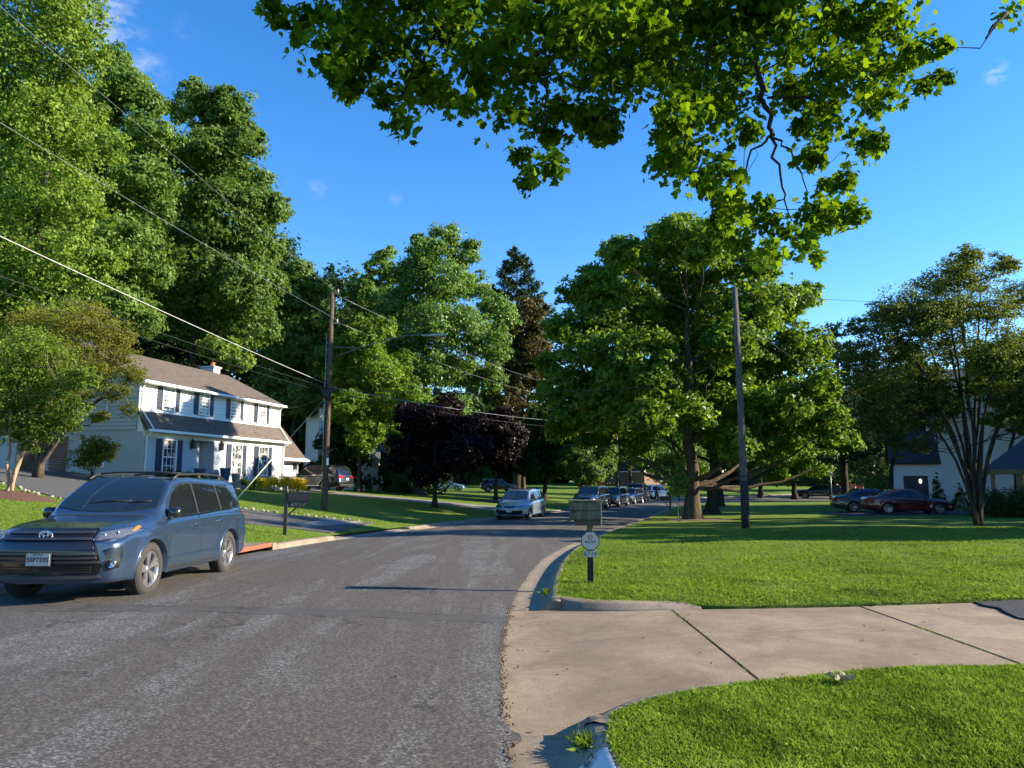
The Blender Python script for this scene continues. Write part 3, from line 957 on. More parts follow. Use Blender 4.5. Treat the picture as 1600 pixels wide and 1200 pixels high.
def make_tree(name, label, cat, d, base_u, lobes, n_leaves, leaf, mat, bmat=None, r0=.25, seed=1, group=None, base_z=None,
              depth=.75, clump=.30, flat=.62, limbs=9, low=.28, twigs=70, shell=.5, minr=.25, droop=0.0, up=.3, top_v=None, world_lobes=None, extra=0.35, x=None):
    """a tree at distance d. lobes: (u, v, r) in picture pixels are turned into metres round the tree's own place"""
    rng = np.random.default_rng(seed)
    bx = wx(base_u, d) if x is None else x
    bz = hz(bx, d) if base_z is None else base_z
    L = []
    pr = (lobes or [])
    xs = [wx(u, d) for u, v, r in pr]
    if xs:
        half = (max(xs) - min(xs)) / 2 + 1
        for (u, v, r) in pr:
            R = r / FOC * d
            off = abs(wx(u, d) - (max(xs) + min(xs)) / 2) / half
            dm = half * depth * math.sqrt(max(.05, 1 - min(1, off) ** 2))
            dy = rng.uniform(-.55, .85) * dm
            L.append((wx(u, d + dy) - bx, dy, wz(v, d + dy) - bz, R))
            if rng.random() < extra:
                dy2 = -dy * rng.uniform(.6, 1)
                L.append((wx(u, d + dy2) - bx + rng.normal() * .4, dy2, wz(v, d + dy2) - bz - R * .2, R * .9))
    if world_lobes: L += world_lobes
    L = np.array(L)
    pos, nr, tone, cc, li = clump_cloud(L, n_leaves, rng, clump, flat, shell, minr, droop, up)
    root = thing(name, label, cat, (bx, d, bz), 0, group)
    o = link('crown', leaf_cards(pos, nr, leaf, rng, tone, 'crown', mat, tri=d > 36), root)
    tz = np.quantile(cc[:, 2], .93)
    tx = float(np.average(L[:, 0], weights=L[:, 3])) * .6; ty = float(np.average(L[:, 1], weights=L[:, 3])) * .5
    mb, nodes = limb_mesh('trunk', bmat, (0, 0, 0), (tx, ty, tz), r0, L[:, :3], rng, limbs, low)
    twig_mesh(mb, nodes, cc, rng, n=twigs)
    mb.build('trunk', bmat or M_BARK, root)
    return root

def scatter_lobes(rng, H, profile, n, r=(.12, .2)):
    """world lobes for a tree of height H: profile is [(height fraction, radius in metres)]"""
    hs = [p[0] for p in profile]; rs = [p[1] for p in profile]
    out = []
    for i in range(n):
        t = hs[0] + (hs[-1] - hs[0]) * ((i + rng.random()) / n)
        R = np.interp(t, hs, rs)
        a = rng.random() * 6.283 + i * 2.4
        q = R * (.35 + .5 * rng.random())
        out.append((math.cos(a) * q, math.sin(a) * q, t * H, max(.3, R * rng.uniform(*r) * 2.6)))
    return out

def pine(name, label, x, y, H, R, seed, n=15000, bmat=None, group=None, tiers=15, low=.28, needle=.28, mat=None):
    """white pine: tiers of level boughs with upturned ends and gaps between"""
    rng = np.random.default_rng(seed)
    bz = hz(x, y)
    root = thing(name, label, 'tree', (x, y, bz), 0, group)
    mb = MB()
    mb.tube([(0, 0, -.3), (0, 0, .4), (.1, 0, H * .5), (0, .1, H * .98)], [R * .09, R * .07, R * .045, .03], 9)
    P = []; Nn = []
    for i in range(tiers):
        t = low + (1 - low) * (i + .5) / tiers
        rr = R * (1 - ((t - low) / (1 - low)) ** 1.6 * .86) * rng.uniform(.78, 1.12)
        if t - low < .12: rr *= .75
        nb = rng.integers(4, 7)
        a0 = rng.random() * 6.28
        for k in range(nb):
            a = a0 + 6.283 * k / nb + rng.normal() * .2
            l = rr * rng.uniform(.6, 1.12)
            z0 = t * H + rng.normal() * H * .012
            dirv = np.array([math.cos(a), math.sin(a), 0])
            pts = [np.array([0, 0, z0]) + dirv * l * s + np.array([0, 0, l * (.10 * s + .18 * s ** 3)]) for s in (0, .35, .7, 1)]
            mb.tube(pts, [.05 + l * .012, .04, .03, .012], 4, cap=False)
            m = int(n / (tiers * 5) * (l / R) * 1.6)
            s = .25 + .8 * rng.random(m) ** .7
            side = rng.normal(size=m) * l * .17 * (1.2 - .4 * s)
            p = np.array([0, 0, z0]) + dirv * (l * s)[:, None]
            p[:, 2] += l * (.10 * s + .18 * s ** 3) + rng.normal(size=m) * .16 + .1
            p += np.cross(dirv, [0, 0, 1]) * side[:, None]
            P.append(p); Nn.append(rng.normal(size=(m, 3)) * .6 + np.array([0, 0, .7]))
    P = np.concatenate(P); Nn = np.concatenate(Nn)
    tone = np.clip(.5 + .25 * rng.normal(size=len(P)), 0, 1)
    link('crown', leaf_cards(P, Nn, needle, rng, tone, 'crown', mat or M_NEEDLE, aspect=.42, tri=True), root)
    mb.build('trunk', bmat or M_BARK_DARK, root)
    return root
# ------------------------------------------------------------------ the trees, each at its own distance
# woodland and street trees on the house side
make_tree('tulip_tree', 'tall yellow-green tulip tree with thick trunk behind the crape myrtle at the driveway', 'tree', 33, 45,
    [(20, 60, 75), (-40, 120, 90), (60, 30, 45), (70, 110, 42), (20, 180, 75), (85, 190, 42), (-50, 260, 90), (60, 280, 62), (10, 360, 75), (105, 330, 42),
     (140, 225, 32), (70, 410, 60), (0, 460, 70), (-60, 420, 80), (110, 430, 36), (30, 530, 60), (-50, 560, 70), (-60, 30, 70), (20, -40, 70), (-30, 640, 46), (95, 75, 25), (150, 400, 28)],
    90000, .175, M_LEAF_TULIP, M_BARK, .42, 11, depth=.6, clump=.34, limbs=14)
make_tree('woodland_tree', 'tall dense woodland tree with ragged top behind the white house chimney side', 'tree', 56, 285,
    [(300, 175, 32), (330, 165, 30), (355, 215, 30), (270, 150, 26), (300, 240, 45), (360, 290, 40), (395, 325, 32), (415, 320, 22), (330, 330, 52), (260, 300, 44), (385, 385, 38), (300, 410, 52), (360, 450, 48),
     (250, 400, 42), (405, 440, 26), (320, 510, 46), (250, 490, 40), (380, 510, 40), (230, 235, 30), (245, 170, 22)],
    105000, .24, M_LEAF_WOOD, M_BARK_DARK, .38, 12, depth=.55, clump=.34, limbs=16, group='tall trees of the wood behind the white house', shell=.62)
make_tree('woodland_tree', 'tall woodland tree whose crown top rises highest, just beside the yellow-green tulip tree', 'tree', 50, 155,
    [(135, 90, 24), (150, 130, 34), (110, 160, 32), (185, 160, 30), (200, 210, 34), (150, 220, 46), (95, 240, 42), (190, 280, 42), (130, 310, 48), (215, 330, 30), (170, 380, 44), (110, 400, 44), (215, 425, 32), (165, 470, 42), (120, 500, 40), (205, 500, 30)],
    85000, .22, M_LEAF_WOOD, M_BARK_DARK, .34, 13, depth=.6, clump=.34, limbs=14, group='tall trees of the wood behind the white house', shell=.62)
make_tree('woodland_tree', 'shorter woodland tree between the tall wood and the first utility pole', 'tree', 68, 455,
    [(455, 430, 26), (485, 450, 22), (435, 470, 30), (475, 500, 32), (440, 540, 38), (490, 560, 30), (425, 600, 30), (470, 620, 34), (505, 500, 14), (410, 520, 22)],
    42000, .26, M_LEAF_WOOD, M_BARK_DARK, .28, 14, depth=.8, clump=.3, group='tall trees of the wood behind the white house')
make_tree('maple_tree', 'small bright green tree just behind the chimney of the white house', 'tree', 53, 345,
    [(345, 555, 22), (370, 565, 16), (320, 540, 18), (355, 540, 14)], 7000, .2, M_LEAF_TULIP, M_BARK_DARK, .2, 15, depth=.9)
for i, (u, d, v, r) in enumerate([(-60, 70, 240, 95), (60, 76, 250, 80), (215, 78, 330, 70), (400, 84, 420, 60), (300, 74, 400, 70), (520, 92, 470, 55), (560, 82, 520, 50)]):
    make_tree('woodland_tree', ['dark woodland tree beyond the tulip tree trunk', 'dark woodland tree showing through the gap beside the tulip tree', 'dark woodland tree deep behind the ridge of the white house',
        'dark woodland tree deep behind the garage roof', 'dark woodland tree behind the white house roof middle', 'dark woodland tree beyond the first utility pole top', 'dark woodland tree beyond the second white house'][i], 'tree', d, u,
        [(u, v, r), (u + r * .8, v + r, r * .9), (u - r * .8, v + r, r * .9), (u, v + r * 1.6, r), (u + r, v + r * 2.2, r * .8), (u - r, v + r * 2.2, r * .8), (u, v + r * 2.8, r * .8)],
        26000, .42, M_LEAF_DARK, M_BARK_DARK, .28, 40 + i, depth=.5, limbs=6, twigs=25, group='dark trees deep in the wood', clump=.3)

# crape myrtles by the driveway
def crape(label, d, base_u, lobes, n, leaf, mat, bmat, seed, stems, r0, cat='tree', depth=.8):
    rng = np.random.default_rng(seed)
    bx = wx(base_u, d); bz = hz(bx, d)
    half = (max(l[0] for l in lobes) - min(l[0] for l in lobes)) / 2 / FOC * d
    L = []
    for u, v, r in lobes:
        dy = rng.uniform(-.7, .7) * half * depth
        L.append((wx(u, d + dy) - bx, dy, wz(v, d + dy) - bz, r / FOC * d))
        if rng.random() < .4: L.append((wx(u, d - dy) - bx, -dy, wz(v, d - dy) - bz, r / FOC * d * .85))
    L = np.array(L)
    pos, nr, tone, cc, li = clump_cloud(L * np.array([1, 1, 1, 1.0]), n, rng, .42, .5, .25, .14, 0, .5)
    tone = np.clip(tone + (pos[:, 2] - pos[:, 2].mean()) / np.ptp(pos[:, 2]) * .7, 0, 1)  # paler towards the top: bronze tips plus sunlight painted into the tone
    root = thing('crape_myrtle', label, cat, (bx, d, bz))
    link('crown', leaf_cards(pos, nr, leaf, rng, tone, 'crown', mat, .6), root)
    mb = MB(); nodes = []
    zlow = L[:, 2].min()
    for k in range(stems):
        a = 6.283 * k / stems + rng.normal() * .3
        tg = L[k % len(L)]
        b0 = np.array([math.cos(a) * r0 * 1.6, math.sin(a) * r0 * 1.6, -.1])
        pts = []; rs = []
        for q in range(9):
            s = q / 8
            p = b0 * (1 - s) + tg[:3] * s
            p[:2] = b0[:2] * (1 - s) + tg[:2] * (s ** 1.7)
            p += rng.normal(size=3) * .035 * (q > 0)
            pts.append(p); rs.append(r0 * (1 - s) ** .7 + .012)
            if q > 3: nodes.append((p, rs[-1]))
        mb.tube(pts, rs, 7)
    twig_mesh(mb, nodes, cc, rng, rmax=r0 * .35, n=stems * 16)
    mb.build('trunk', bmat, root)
    return root
crape('low crape myrtle with pale slim stems standing in the mulch ring', 22.5, 18,
    [(30, 610, 42), (85, 600, 36), (0, 580, 45), (60, 655, 40), (10, 660, 42), (110, 640, 26), (-30, 640, 40), (75, 560, 34), (120, 590, 24), (30, 540, 38), (40, 690, 20), (105, 665, 18)],
    27000, .088, M_LEAF_GARDEN, M_BARK_PALE, 21, 5, .04)
crape('wide crape myrtle with bronze tinted crown before the gable of the white house', 30, 60,
    [(60, 520, 40), (110, 500, 38), (150, 530, 36), (180, 560, 26), (90, 560, 42), (200, 585, 18), (140, 580, 30), (170, 610, 24), (60, 600, 36), (195, 640, 13), (150, 650, 14), (110, 620, 22), (20, 510, 34), (130, 480, 20), (185, 530, 16)],
    46000, .082, M_LEAF_CRAPE, M_BARK, 22, 9, .09)

# trees round the second house and the middle of the picture
make_tree('tulip_tree', 'tall pale green tree with several upright crown spires, behind the purple leaved trees', 'tree', 66, 655,
    [(690, 375, 26), (660, 395, 26), (720, 400, 24), (735, 385, 14), (640, 430, 32), (690, 440, 38), (740, 450, 28), (620, 480, 36), (670, 500, 42), (725, 515, 40), (770, 480, 26), (785, 500, 22), (770, 540, 28), (610, 540, 36), (660, 570, 42), (720, 580, 38),
     (765, 590, 26), (600, 600, 32), (650, 640, 34), (705, 640, 30), (645, 375, 13), (700, 362, 12)],
    95000, .23, M_LEAF_PALE, M_BARK_DARK, .4, 16, depth=.8, clump=.34, limbs=16)
make_tree('woodland_tree', 'dark blue-green tree with a pointed top between the pole and the tall pale tree', 'tree', 76, 590,
    [(598, 395, 14), (585, 420, 22), (605, 430, 22), (575, 460, 30), (600, 470, 26), (560, 440, 16), (570, 510, 34), (600, 540, 30), (560, 560, 30), (590, 600, 36), (545, 520, 26)], 34000, .26, M_LEAF_WOOD, M_BARK_DARK, .3, 17, depth=.9)
make_tree('maple_tree', 'bright green maple with low spreading crown in front of the second white house', 'tree', 58, 560,
    [(590, 515, 24), (560, 540, 26), (535, 585, 28), (580, 580, 36), (620, 570, 26), (545, 630, 32), (600, 640, 36), (640, 620, 26), (570, 670, 28), (620, 680, 26), (660, 660, 22), (525, 545, 18)],
    48000, .2, M_LEAF_MAPLE, M_BARK_DARK, .2, 18, depth=.8)
pine('pine_tree', 'tall dark white pine with level boughs standing above the bronze tree', wx(808, 96), 96, 32, 8.0, 19, 22000, tiers=15, low=.4, needle=.5)
make_tree('beech_tree', 'bronze leaved tree between the tall pale tree and the big roadside maple', 'tree', 72, 818,
    [(820, 480, 22), (835, 510, 24), (805, 520, 24), (830, 550, 30), (795, 560, 24), (815, 590, 30), (840, 600, 22), (790, 620, 24), (825, 640, 24), (845, 480, 14)],
    28000, .22, M_LEAF_BRONZE, M_BARK, .28, 23, depth=.9)
make_tree('plum_tree', 'dark purple leaved tree with forked trunk on the lawn before the black vehicle', 'tree', 46, 680,
    [(680, 655, 30), (645, 665, 24), (715, 668, 26), (622, 695, 18), (660, 700, 36), (700, 705, 34), (740, 700, 24), (640, 645, 24), (700, 635, 24), (620, 725, 14), (680, 735, 22), (730, 725, 14)],
    40000, .16, M_LEAF_PURPLE, M_BARK_DARK, .17, 24, depth=.85, low=.15, limbs=10)
make_tree('plum_tree', 'dark purple leaved tree above the silver-blue minivan', 'tree', 60, 775,
    [(775, 670, 28), (745, 665, 22), (800, 680, 24), (765, 705, 26), (790, 715, 24), (735, 705, 16), (785, 650, 18)],
    24000, .2, M_LEAF_PURPLE, M_BARK_DARK, .2, 25, depth=.85, low=.2)
make_tree('woodland_tree', 'dark green spreading tree beyond the minivan', 'tree', 68, 850,
    [(850, 680, 30), (880, 700, 26), (830, 720, 26), (860, 725, 24), (895, 680, 22), (870, 655, 26), (845, 650, 20), (905, 715, 16)], 30000, .22, M_LEAF_DARK, M_BARK_DARK, .25, 26)
make_tree('maple_tree', 'small round bright green tree behind the row of parked cars', 'tree', 66, 908,
    [(918, 700, 28), (935, 720, 24), (900, 715, 24), (920, 740, 24), (945, 700, 16), (915, 680, 16), (950, 730, 14)], 22000, .18, M_LEAF_PALE, M_BARK_DARK, .16, 27)
make_tree('woodland_tree', 'broad oak with thick trunk beyond the purple tree on the lawn', 'tree', 62, 655,
    [(650, 700, 22), (630, 690, 22), (680, 690, 22), (660, 660, 26)], 6000, .22, M_LEAF_DARK, M_BARK_DARK, .55, 28)

# big roadside maples on the lawn side
make_tree('maple_tree', 'large spreading maple beside the road with buttressed trunk and lit side', 'tree', 38, 1080,
    [(1075, 350, 26), (1045, 375, 34), (1100, 370, 38), (1150, 380, 36), (975, 395, 30), (1005, 410, 40), (1060, 430, 52), (1130, 430, 52), (930, 440, 34), (905, 460, 30), (960, 475, 50), (1030, 500, 58), (1110, 500, 58), (1190, 480, 50), (1240, 470, 36), (1275, 460, 24),
     (890, 510, 36), (940, 540, 54), (1010, 570, 56), (1090, 575, 54), (1170, 560, 56), (1240, 550, 48), (1285, 540, 30), (870, 570, 32), (890, 610, 42), (960, 625, 50), (1040, 640, 36), (1140, 630, 52), (1210, 630, 52), (1270, 620, 42), (1300, 660, 30), (1330, 690, 20), (1240, 680, 38),
     (1190, 690, 32), (880, 655, 30), (930, 675, 30), (1290, 600, 30), (1150, 690, 26), (1200, 410, 30), (1080, 640, 30), (985, 690, 18), (1000, 470, 40), (1150, 530, 40), (960, 580, 36)],
    165000, .195, M_LEAF_MAPLE, M_BARK, .42, 31, depth=.8, clump=.24, limbs=26, low=.14, twigs=160, shell=.42, droop=.25, minr=.4)
make_tree('maple_tree', 'second maple trunk close behind the large spreading maple', 'tree', 47, 1110,
    [(1110, 560, 60), (1180, 600, 52), (1060, 620, 50), (1230, 640, 40), (1130, 680, 40), (1290, 660, 26), (1010, 650, 40), (1180, 700, 26)], 34000, .21, M_LEAF_MAPLE, M_BARK_DARK, .4, 32, depth=.6, low=.2)
for i, (u, d, hv, r) in enumerate([(1122, 60, 640, 40), (1187, 84, 690, 34), (1240, 80, 700, 38), (1050, 104, 700, 36), (985, 108, 660, 40), (1345, 100, 700, 36), (965, 88, 690, 30)]):
    make_tree('maple_tree', ['leaning maple trunk behind the two big roadside maples', 'dark street tree left of the road sign beyond the lawn', 'dark street tree beside the parked vehicle across the lawn',
        'tree in front of the brick house gable', 'tall tree beyond the red vehicle', 'tree beyond the orange barrels', 'slim tree beside the far utility pole'][i], 'tree', d, u,
        [(u, hv, r), (u - r * .8, hv + r * .5, r * .8), (u + r * .9, hv + r * .5, r * .8), (u + r * .3, hv - r * .6, r * .7), (u - r * .4, hv + r, r * .6)],
        17000, .26, M_LEAF_WOOD if i % 2 else M_LEAF_MAPLE, M_BARK_DARK, .3 if i else .38, 60 + i, depth=.8, limbs=7, twigs=30)
pine('pine_tree', 'white pine showing behind the lit side of the big maple', wx(1318, 62), 62, 15.5, 4.6, 33, 12000, tiers=13, low=.2, needle=.32)
pine('pine_tree', 'dark pine between the big maple and the crape myrtle', wx(1375, 74), 74, 15, 5.4, 34, 12000, tiers=13, low=.1, needle=.36)
pine('pine_tree', 'dark pine beyond the white garage gable', wx(1300, 88), 88, 12.5, 5.0, 35, 9000, tiers=12, low=.08, needle=.38)
crape('many-stemmed crape myrtle with vase shaped crown in front of the dark red coupe', 27, 1522,
    [(1520, 425, 32), (1480, 445, 30), (1560, 435, 32), (1440, 475, 36), (1500, 485, 42), (1570, 485, 40), (1620, 465, 36), (1400, 495, 32), (1370, 540, 34), (1430, 535, 40), (1500, 545, 40), (1570, 550, 40), (1635, 545, 42),
     (1350, 590, 30), (1400, 605, 34), (1455, 600, 34), (1590, 610, 30), (1640, 620, 34), (1420, 650, 28), (1375, 640, 26), (1600, 660, 22), (1535, 600, 26), (1440, 695, 18), (1395, 680, 20), (1360, 665, 20), (1415, 700, 16), (1470, 665, 20), (1560, 655, 20), (1460, 500, 34), (1540, 400, 20), (1600, 415, 20), (1355, 510, 20), (1340, 560, 20), (1500, 640, 14)],
    84000, .095, M_LEAF_CRAPE_R, M_BARK_DARK, 36, 17, .05)
make_tree('woodland_tree', 'dark leafy tree screening the garage of the tall white house', 'tree', 51, 1388,
    [(1420, 600, 34), (1450, 590, 34), (1385, 620, 28), (1470, 620, 30), (1440, 640, 30), (1400, 655, 24), (1425, 560, 26), (1370, 650, 18)], 22000, .2, M_LEAF_DARK, M_BARK_DARK, .2, 37, depth=.6, low=.4)
make_tree('woodland_tree', 'leafy tree half hiding the upper wall of the tall white house at the picture edge', 'tree', 47, 1585,
    [(1560, 560, 30), (1600, 570, 34), (1590, 620, 28), (1630, 600, 34), (1550, 600, 22), (1620, 660, 26), (1640, 540, 30)], 20000, .2, M_LEAF_WOOD, M_BARK_DARK, .2, 38, depth=.6, low=.4)
make_tree('spruce_tree', 'small dark drooping tree in front of the shaded white house, right of the first pole', 'tree', 61, 535,
    [(535, 650, 14), (528, 675, 20), (550, 680, 20), (520, 700, 20), (560, 705, 18), (540, 720, 20), (505, 690, 14), (575, 690, 12)], 12000, .18, M_LEAF_DARK, M_BARK_DARK, .14, 39, depth=.8, low=.2)
# far woods that close the view
rng_far = np.random.default_rng(77)
def far_mass(name, label, pts, n, leaf, mat, seed, kind='stuff', core=3500, cleaf=2.2):
    rng = np.random.default_rng(seed)
    L = []
    for x, y, top, r in pts:
        z0 = hz(x, y)
        z = z0 + 1
        while z < z0 + top:
            L.append((x + rng.normal() * r * .3, y + rng.normal() * r * .5, z, r * rng.uniform(.7, 1.1)))
            z += r * 1.0
    pos, nr, tone, cc, li = clump_cloud(np.array(L), n, rng, .3, .65, .55, .3)
    L = np.array(L); L2 = L.copy(); L2[:, 3] *= .75
    p2, n2, t2, *_ = clump_cloud(L2, core, rng, .5, .8, .0, .3)
    sz = np.concatenate([np.full(len(pos), leaf), np.full(core, cleaf)])
    n2[:, 2] *= .2
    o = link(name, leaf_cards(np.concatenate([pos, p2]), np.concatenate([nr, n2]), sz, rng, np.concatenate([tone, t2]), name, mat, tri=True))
    o['kind'] = kind; o['label'] = label
    return o
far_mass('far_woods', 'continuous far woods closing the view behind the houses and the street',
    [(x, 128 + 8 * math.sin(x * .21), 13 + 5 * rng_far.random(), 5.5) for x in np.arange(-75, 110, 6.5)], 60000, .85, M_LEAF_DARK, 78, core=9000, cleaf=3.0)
far_mass('undergrowth', 'dark undergrowth at the foot of the wood behind the white house',
    [(x, 70 + 5 * math.sin(x), 7.0, 3.4) for x in np.arange(-66, -8, 3.4)], 26000, .38, M_LEAF_DARK, 79, core=5000, cleaf=1.6)

# trees that stand outside the picture on the sunny side: they cast the bands of shade on lawns and road
def off_tree(label, x, y, H, R, seed, n=7000, leaf=.42, mat=None, low=.3):
    rng = np.random.default_rng(seed)
    return make_tree('street_tree', label, 'tree', y, 0, None, n, leaf, mat or M_LEAF_MAPLE, M_BARK_DARK, .32, seed, x=x,
                     world_lobes=scatter_lobes(rng, H, [(low, R * .75), (low + .25, R), (.75, R * .85), (1.0, R * .35)], 16), limbs=6, twigs=20)
for x, y, H, R, lab in ((24.5, 20.6, 7.5, 2.0, 'small street tree nearest the wide lawn, outside the picture'), (27, 22.6, 9.5, 2.8, 'street tree beyond the crape myrtle, outside the picture'), (34, 25.5, 12, 3.6, 'taller street tree farther out, outside the picture'), (31, 29.5, 11, 3.4, 'garden tree by the porch house corner, outside the picture'),
                        (40, 33.5, 13, 3.6, 'tall tree behind the porch house, outside the picture'), (44, 38.0, 13, 3.0, 'tree over the porch house roof, outside the picture'), (38, 46.5, 11, 3.0, 'tree beside the white house, outside the picture'), (50, 51, 14, 4, 'tall tree beyond the white house, outside the picture')):
    off_tree(lab, x, y, H, R, 90 + int(x), mat=M_LEAF_WOOD, low=.10, n=11000)
# ------------------------------------------------------------------ the maple whose boughs hang over the camera
def maple_outline():
    half = [(0, .0), (.10, .06), (.30, -.06), (.26, .10), (.52, .22), (.38, .30), (.46, .46), (.24, .44), (.20, .52), (.26, .66), (.12, .70), (0, 1.0)]
    L = [(x, y) for x, y in half]
    R = [(-x, y) for x, y in half[1:-1]][::-1]
    return np.array(L + R)
MO_FULL = maple_outline()
MO = np.array([(0, .02), (.32, -.04), (.50, .28), (.36, .62), (.16, .52), (0, 1.0), (-.16, .52), (-.36, .62), (-.50, .28), (-.32, -.04)])
def leaf_frames(pos, nrm, tipdir, size, rng):
    nrm = unit(nrm)
    a = unit(tipdir - nrm * (tipdir * nrm).sum(1)[:, None])
    b = np.cross(a, nrm)
    return a, b, nrm
def maple_cloud(pos, nrm, tip, size, rng, tone, name, mat, MO=MO):
    n = len(pos); m = len(MO)
    a, b, nn = leaf_frames(pos, nrm, tip, size, rng)
    size = size[:, None]
    V = np.empty((n, m + 1, 3))
    V[:, 0] = pos + a * size * .38
    cup = rng.uniform(-.10, .28, (n, 1)); dr = rng.uniform(.0, .3, (n, 1))
    for k, (x, y) in enumerate(MO):
        V[:, k + 1] = pos + b * size * x + a * size * y + nn * size * (cup * abs(x) * 1.2 - dr * y * y * .6)
    i = (np.arange(n) * (m + 1))[:, None]
    k = np.arange(m)
    loops = np.stack([np.broadcast_to(i, (n, m)), i + 1 + k, i + 1 + (k + 1) % m], 2).ravel()
    return fast_mesh(name, V.reshape(-1, 3), loops, 3, mat, attr=np.repeat(tone, m + 1))

CL = [(415, 22, 7.6, 26), (440, 55, 7.6, 26), (470, 25, 7.4, 34), (500, 95, 7.5, 34), (545, 30, 7.4, 44), (520, 130, 7.6, 30), (560, 90, 7.4, 38), (600, 150, 7.4, 38), (620, 175, 7.4, 22), (620, 60, 7.2, 48), (660, 120, 7.4, 44),
      (700, 40, 7.2, 50), (705, 150, 7.5, 30), (745, 150, 7.6, 30), (750, 90, 7.3, 44), (790, 30, 7.2, 52), (795, 180, 7.4, 36), (830, 110, 7.3, 48), (850, 205, 7.3, 34), (805, 250, 7.2, 22), (825, 280, 7.2, 18), (865, 255, 7.2, 22), (880, 170, 7.4, 36),
      (880, 40, 7.3, 52), (930, 100, 7.6, 50), (930, 190, 7.4, 36), (965, 200, 7.4, 28), (980, 40, 7.5, 54), (985, 130, 7.6, 46), (1040, 90, 7.8, 54), (1060, 30, 7.6, 54), (1050, 200, 7.4, 36), (1085, 160, 7.5, 46), (1065, 250, 7.3, 30), (1110, 100, 7.8, 54),
      (1140, 30, 7.8, 56), (1100, 230, 7.3, 42), (1100, 290, 7.2, 32), (1150, 170, 7.6, 48), (1150, 260, 7.3, 40), (1140, 330, 7.1, 34), (1180, 300, 7.2, 36), (1175, 370, 7.0, 32), (1210, 340, 7.0, 36), (1220, 385, 7.0, 28), (1270, 360, 7.0, 38),
      (1280, 402, 6.9, 17), (1310, 330, 7.1, 38), (1345, 330, 7.1, 28), (1330, 290, 7.2, 28), (1200, 100, 7.8, 52), (1210, 20, 7.9, 56), (1270, 60, 8.0, 54), (1280, 140, 7.7, 42), (1340, 30, 8.1, 52), (1350, 110, 7.9, 46), (1330, 180, 7.6, 38),
      (1300, 240, 7.3, 24), (1355, 235, 7.4, 26), (1385, 215, 7.4, 20), (1400, 30, 8.2, 46), (1420, 100, 7.9, 34), (1400, 160, 7.7, 34), (1460, 95, 7.9, 30), (1500, 95, 7.9, 26), (1450, 135, 7.8, 26), (1495, 135, 7.8, 20), (1520, 115, 7.8, 15),
      (1440, 30, 8.3, 26), (1250, 0, 8, 60), (1100, -20, 8, 70), (950, -30, 7.8, 70), (800, -40, 7.6, 70), (650, -40, 7.6, 60), (520, -30, 7.6, 50), (1205, 200, 7.6, 20), (1280, 200, 7.6, 18),
      (1606, 48, 6.6, 14), (1630, 30, 6.6, 26)]
rng = np.random.default_rng(404)
lob = []
for u, v, d, r in CL:
    for q in range(2):
        dd = d + rng.uniform(-1.0, 2.0)
        # the same bough seen in depth: a clump nearer or farther keeps its real size
        lob.append((wx(u, d) * (1 + .0 * q) + rng.normal() * .03 + (dd - d) * wx(u, d) / d, dd, EYE + (wz(v, d) - EYE) * dd / d, r / FOC * d * 1.0))
lob = np.array(lob)
nL = 26000
pos, nr, tone, cc, li = clump_cloud(lob, nL, rng, .72, .85, .1, .12, .2, .35)
nr = nr + rng.normal(size=nr.shape) * .5
tip = rng.normal(size=pos.shape) * .7 + np.array([0, 0, -.9]) + (pos - lob[li][0][:3]) * .0
size = rng.uniform(.062, .112, nL)
near_tree = thing('maple_tree', 'overhanging maple with big lobed leaves hanging from the top, trunk beyond the picture', 'tree', (8.2, 2.2, hz(8.2, 2.2)))
O = np.array([8.2, 2.2, hz(8.2, 2.2)])
pos -= O
dist = np.linalg.norm(pos + O - np.array([0, 0, EYE]), axis=1)
vis = (np.abs((pos[:, 0] + O[0]) / (pos[:, 1] + O[1])) < .72)
order = np.argsort(np.where(vis, dist / size * .12, 99))
big = order[:290]; rest = order[290:]
o = link('foliage', maple_cloud(pos[rest], nr[rest], tip[rest], size[rest], rng, tone[rest], 'foliage', M_LEAF_NEAR), near_tree)
o['kind'] = 'stuff'
kinds = []
for q in range(5):
    z = np.zeros((1, 3)); n1 = np.array([[0, 0, 1.]]); t1 = np.array([[0, 1., 0]])
    me = maple_cloud(z, n1, t1, np.array([1.0]), np.random.default_rng(q + 3), np.array([.2 + .16 * q]), 'leaf', M_LEAF_NEAR, MO_FULL)
    kinds.append(me)
for k, i in enumerate(big):
    a, b, nn = leaf_frames(pos[i:i + 1], nr[i:i + 1], tip[i:i + 1], None, rng)
    M = Matrix(((b[0][0], a[0][0], nn[0][0], pos[i][0]), (b[0][1], a[0][1], nn[0][1], pos[i][1]), (b[0][2], a[0][2], nn[0][2], pos[i][2]), (0, 0, 0, 1)))
    lo = bpy.data.objects.new('leaf', kinds[k % 5]); COL.objects.link(lo)
    lo.parent = near_tree
    lo.matrix_basis = M @ Matrix.Scale(float(size[i]), 4)
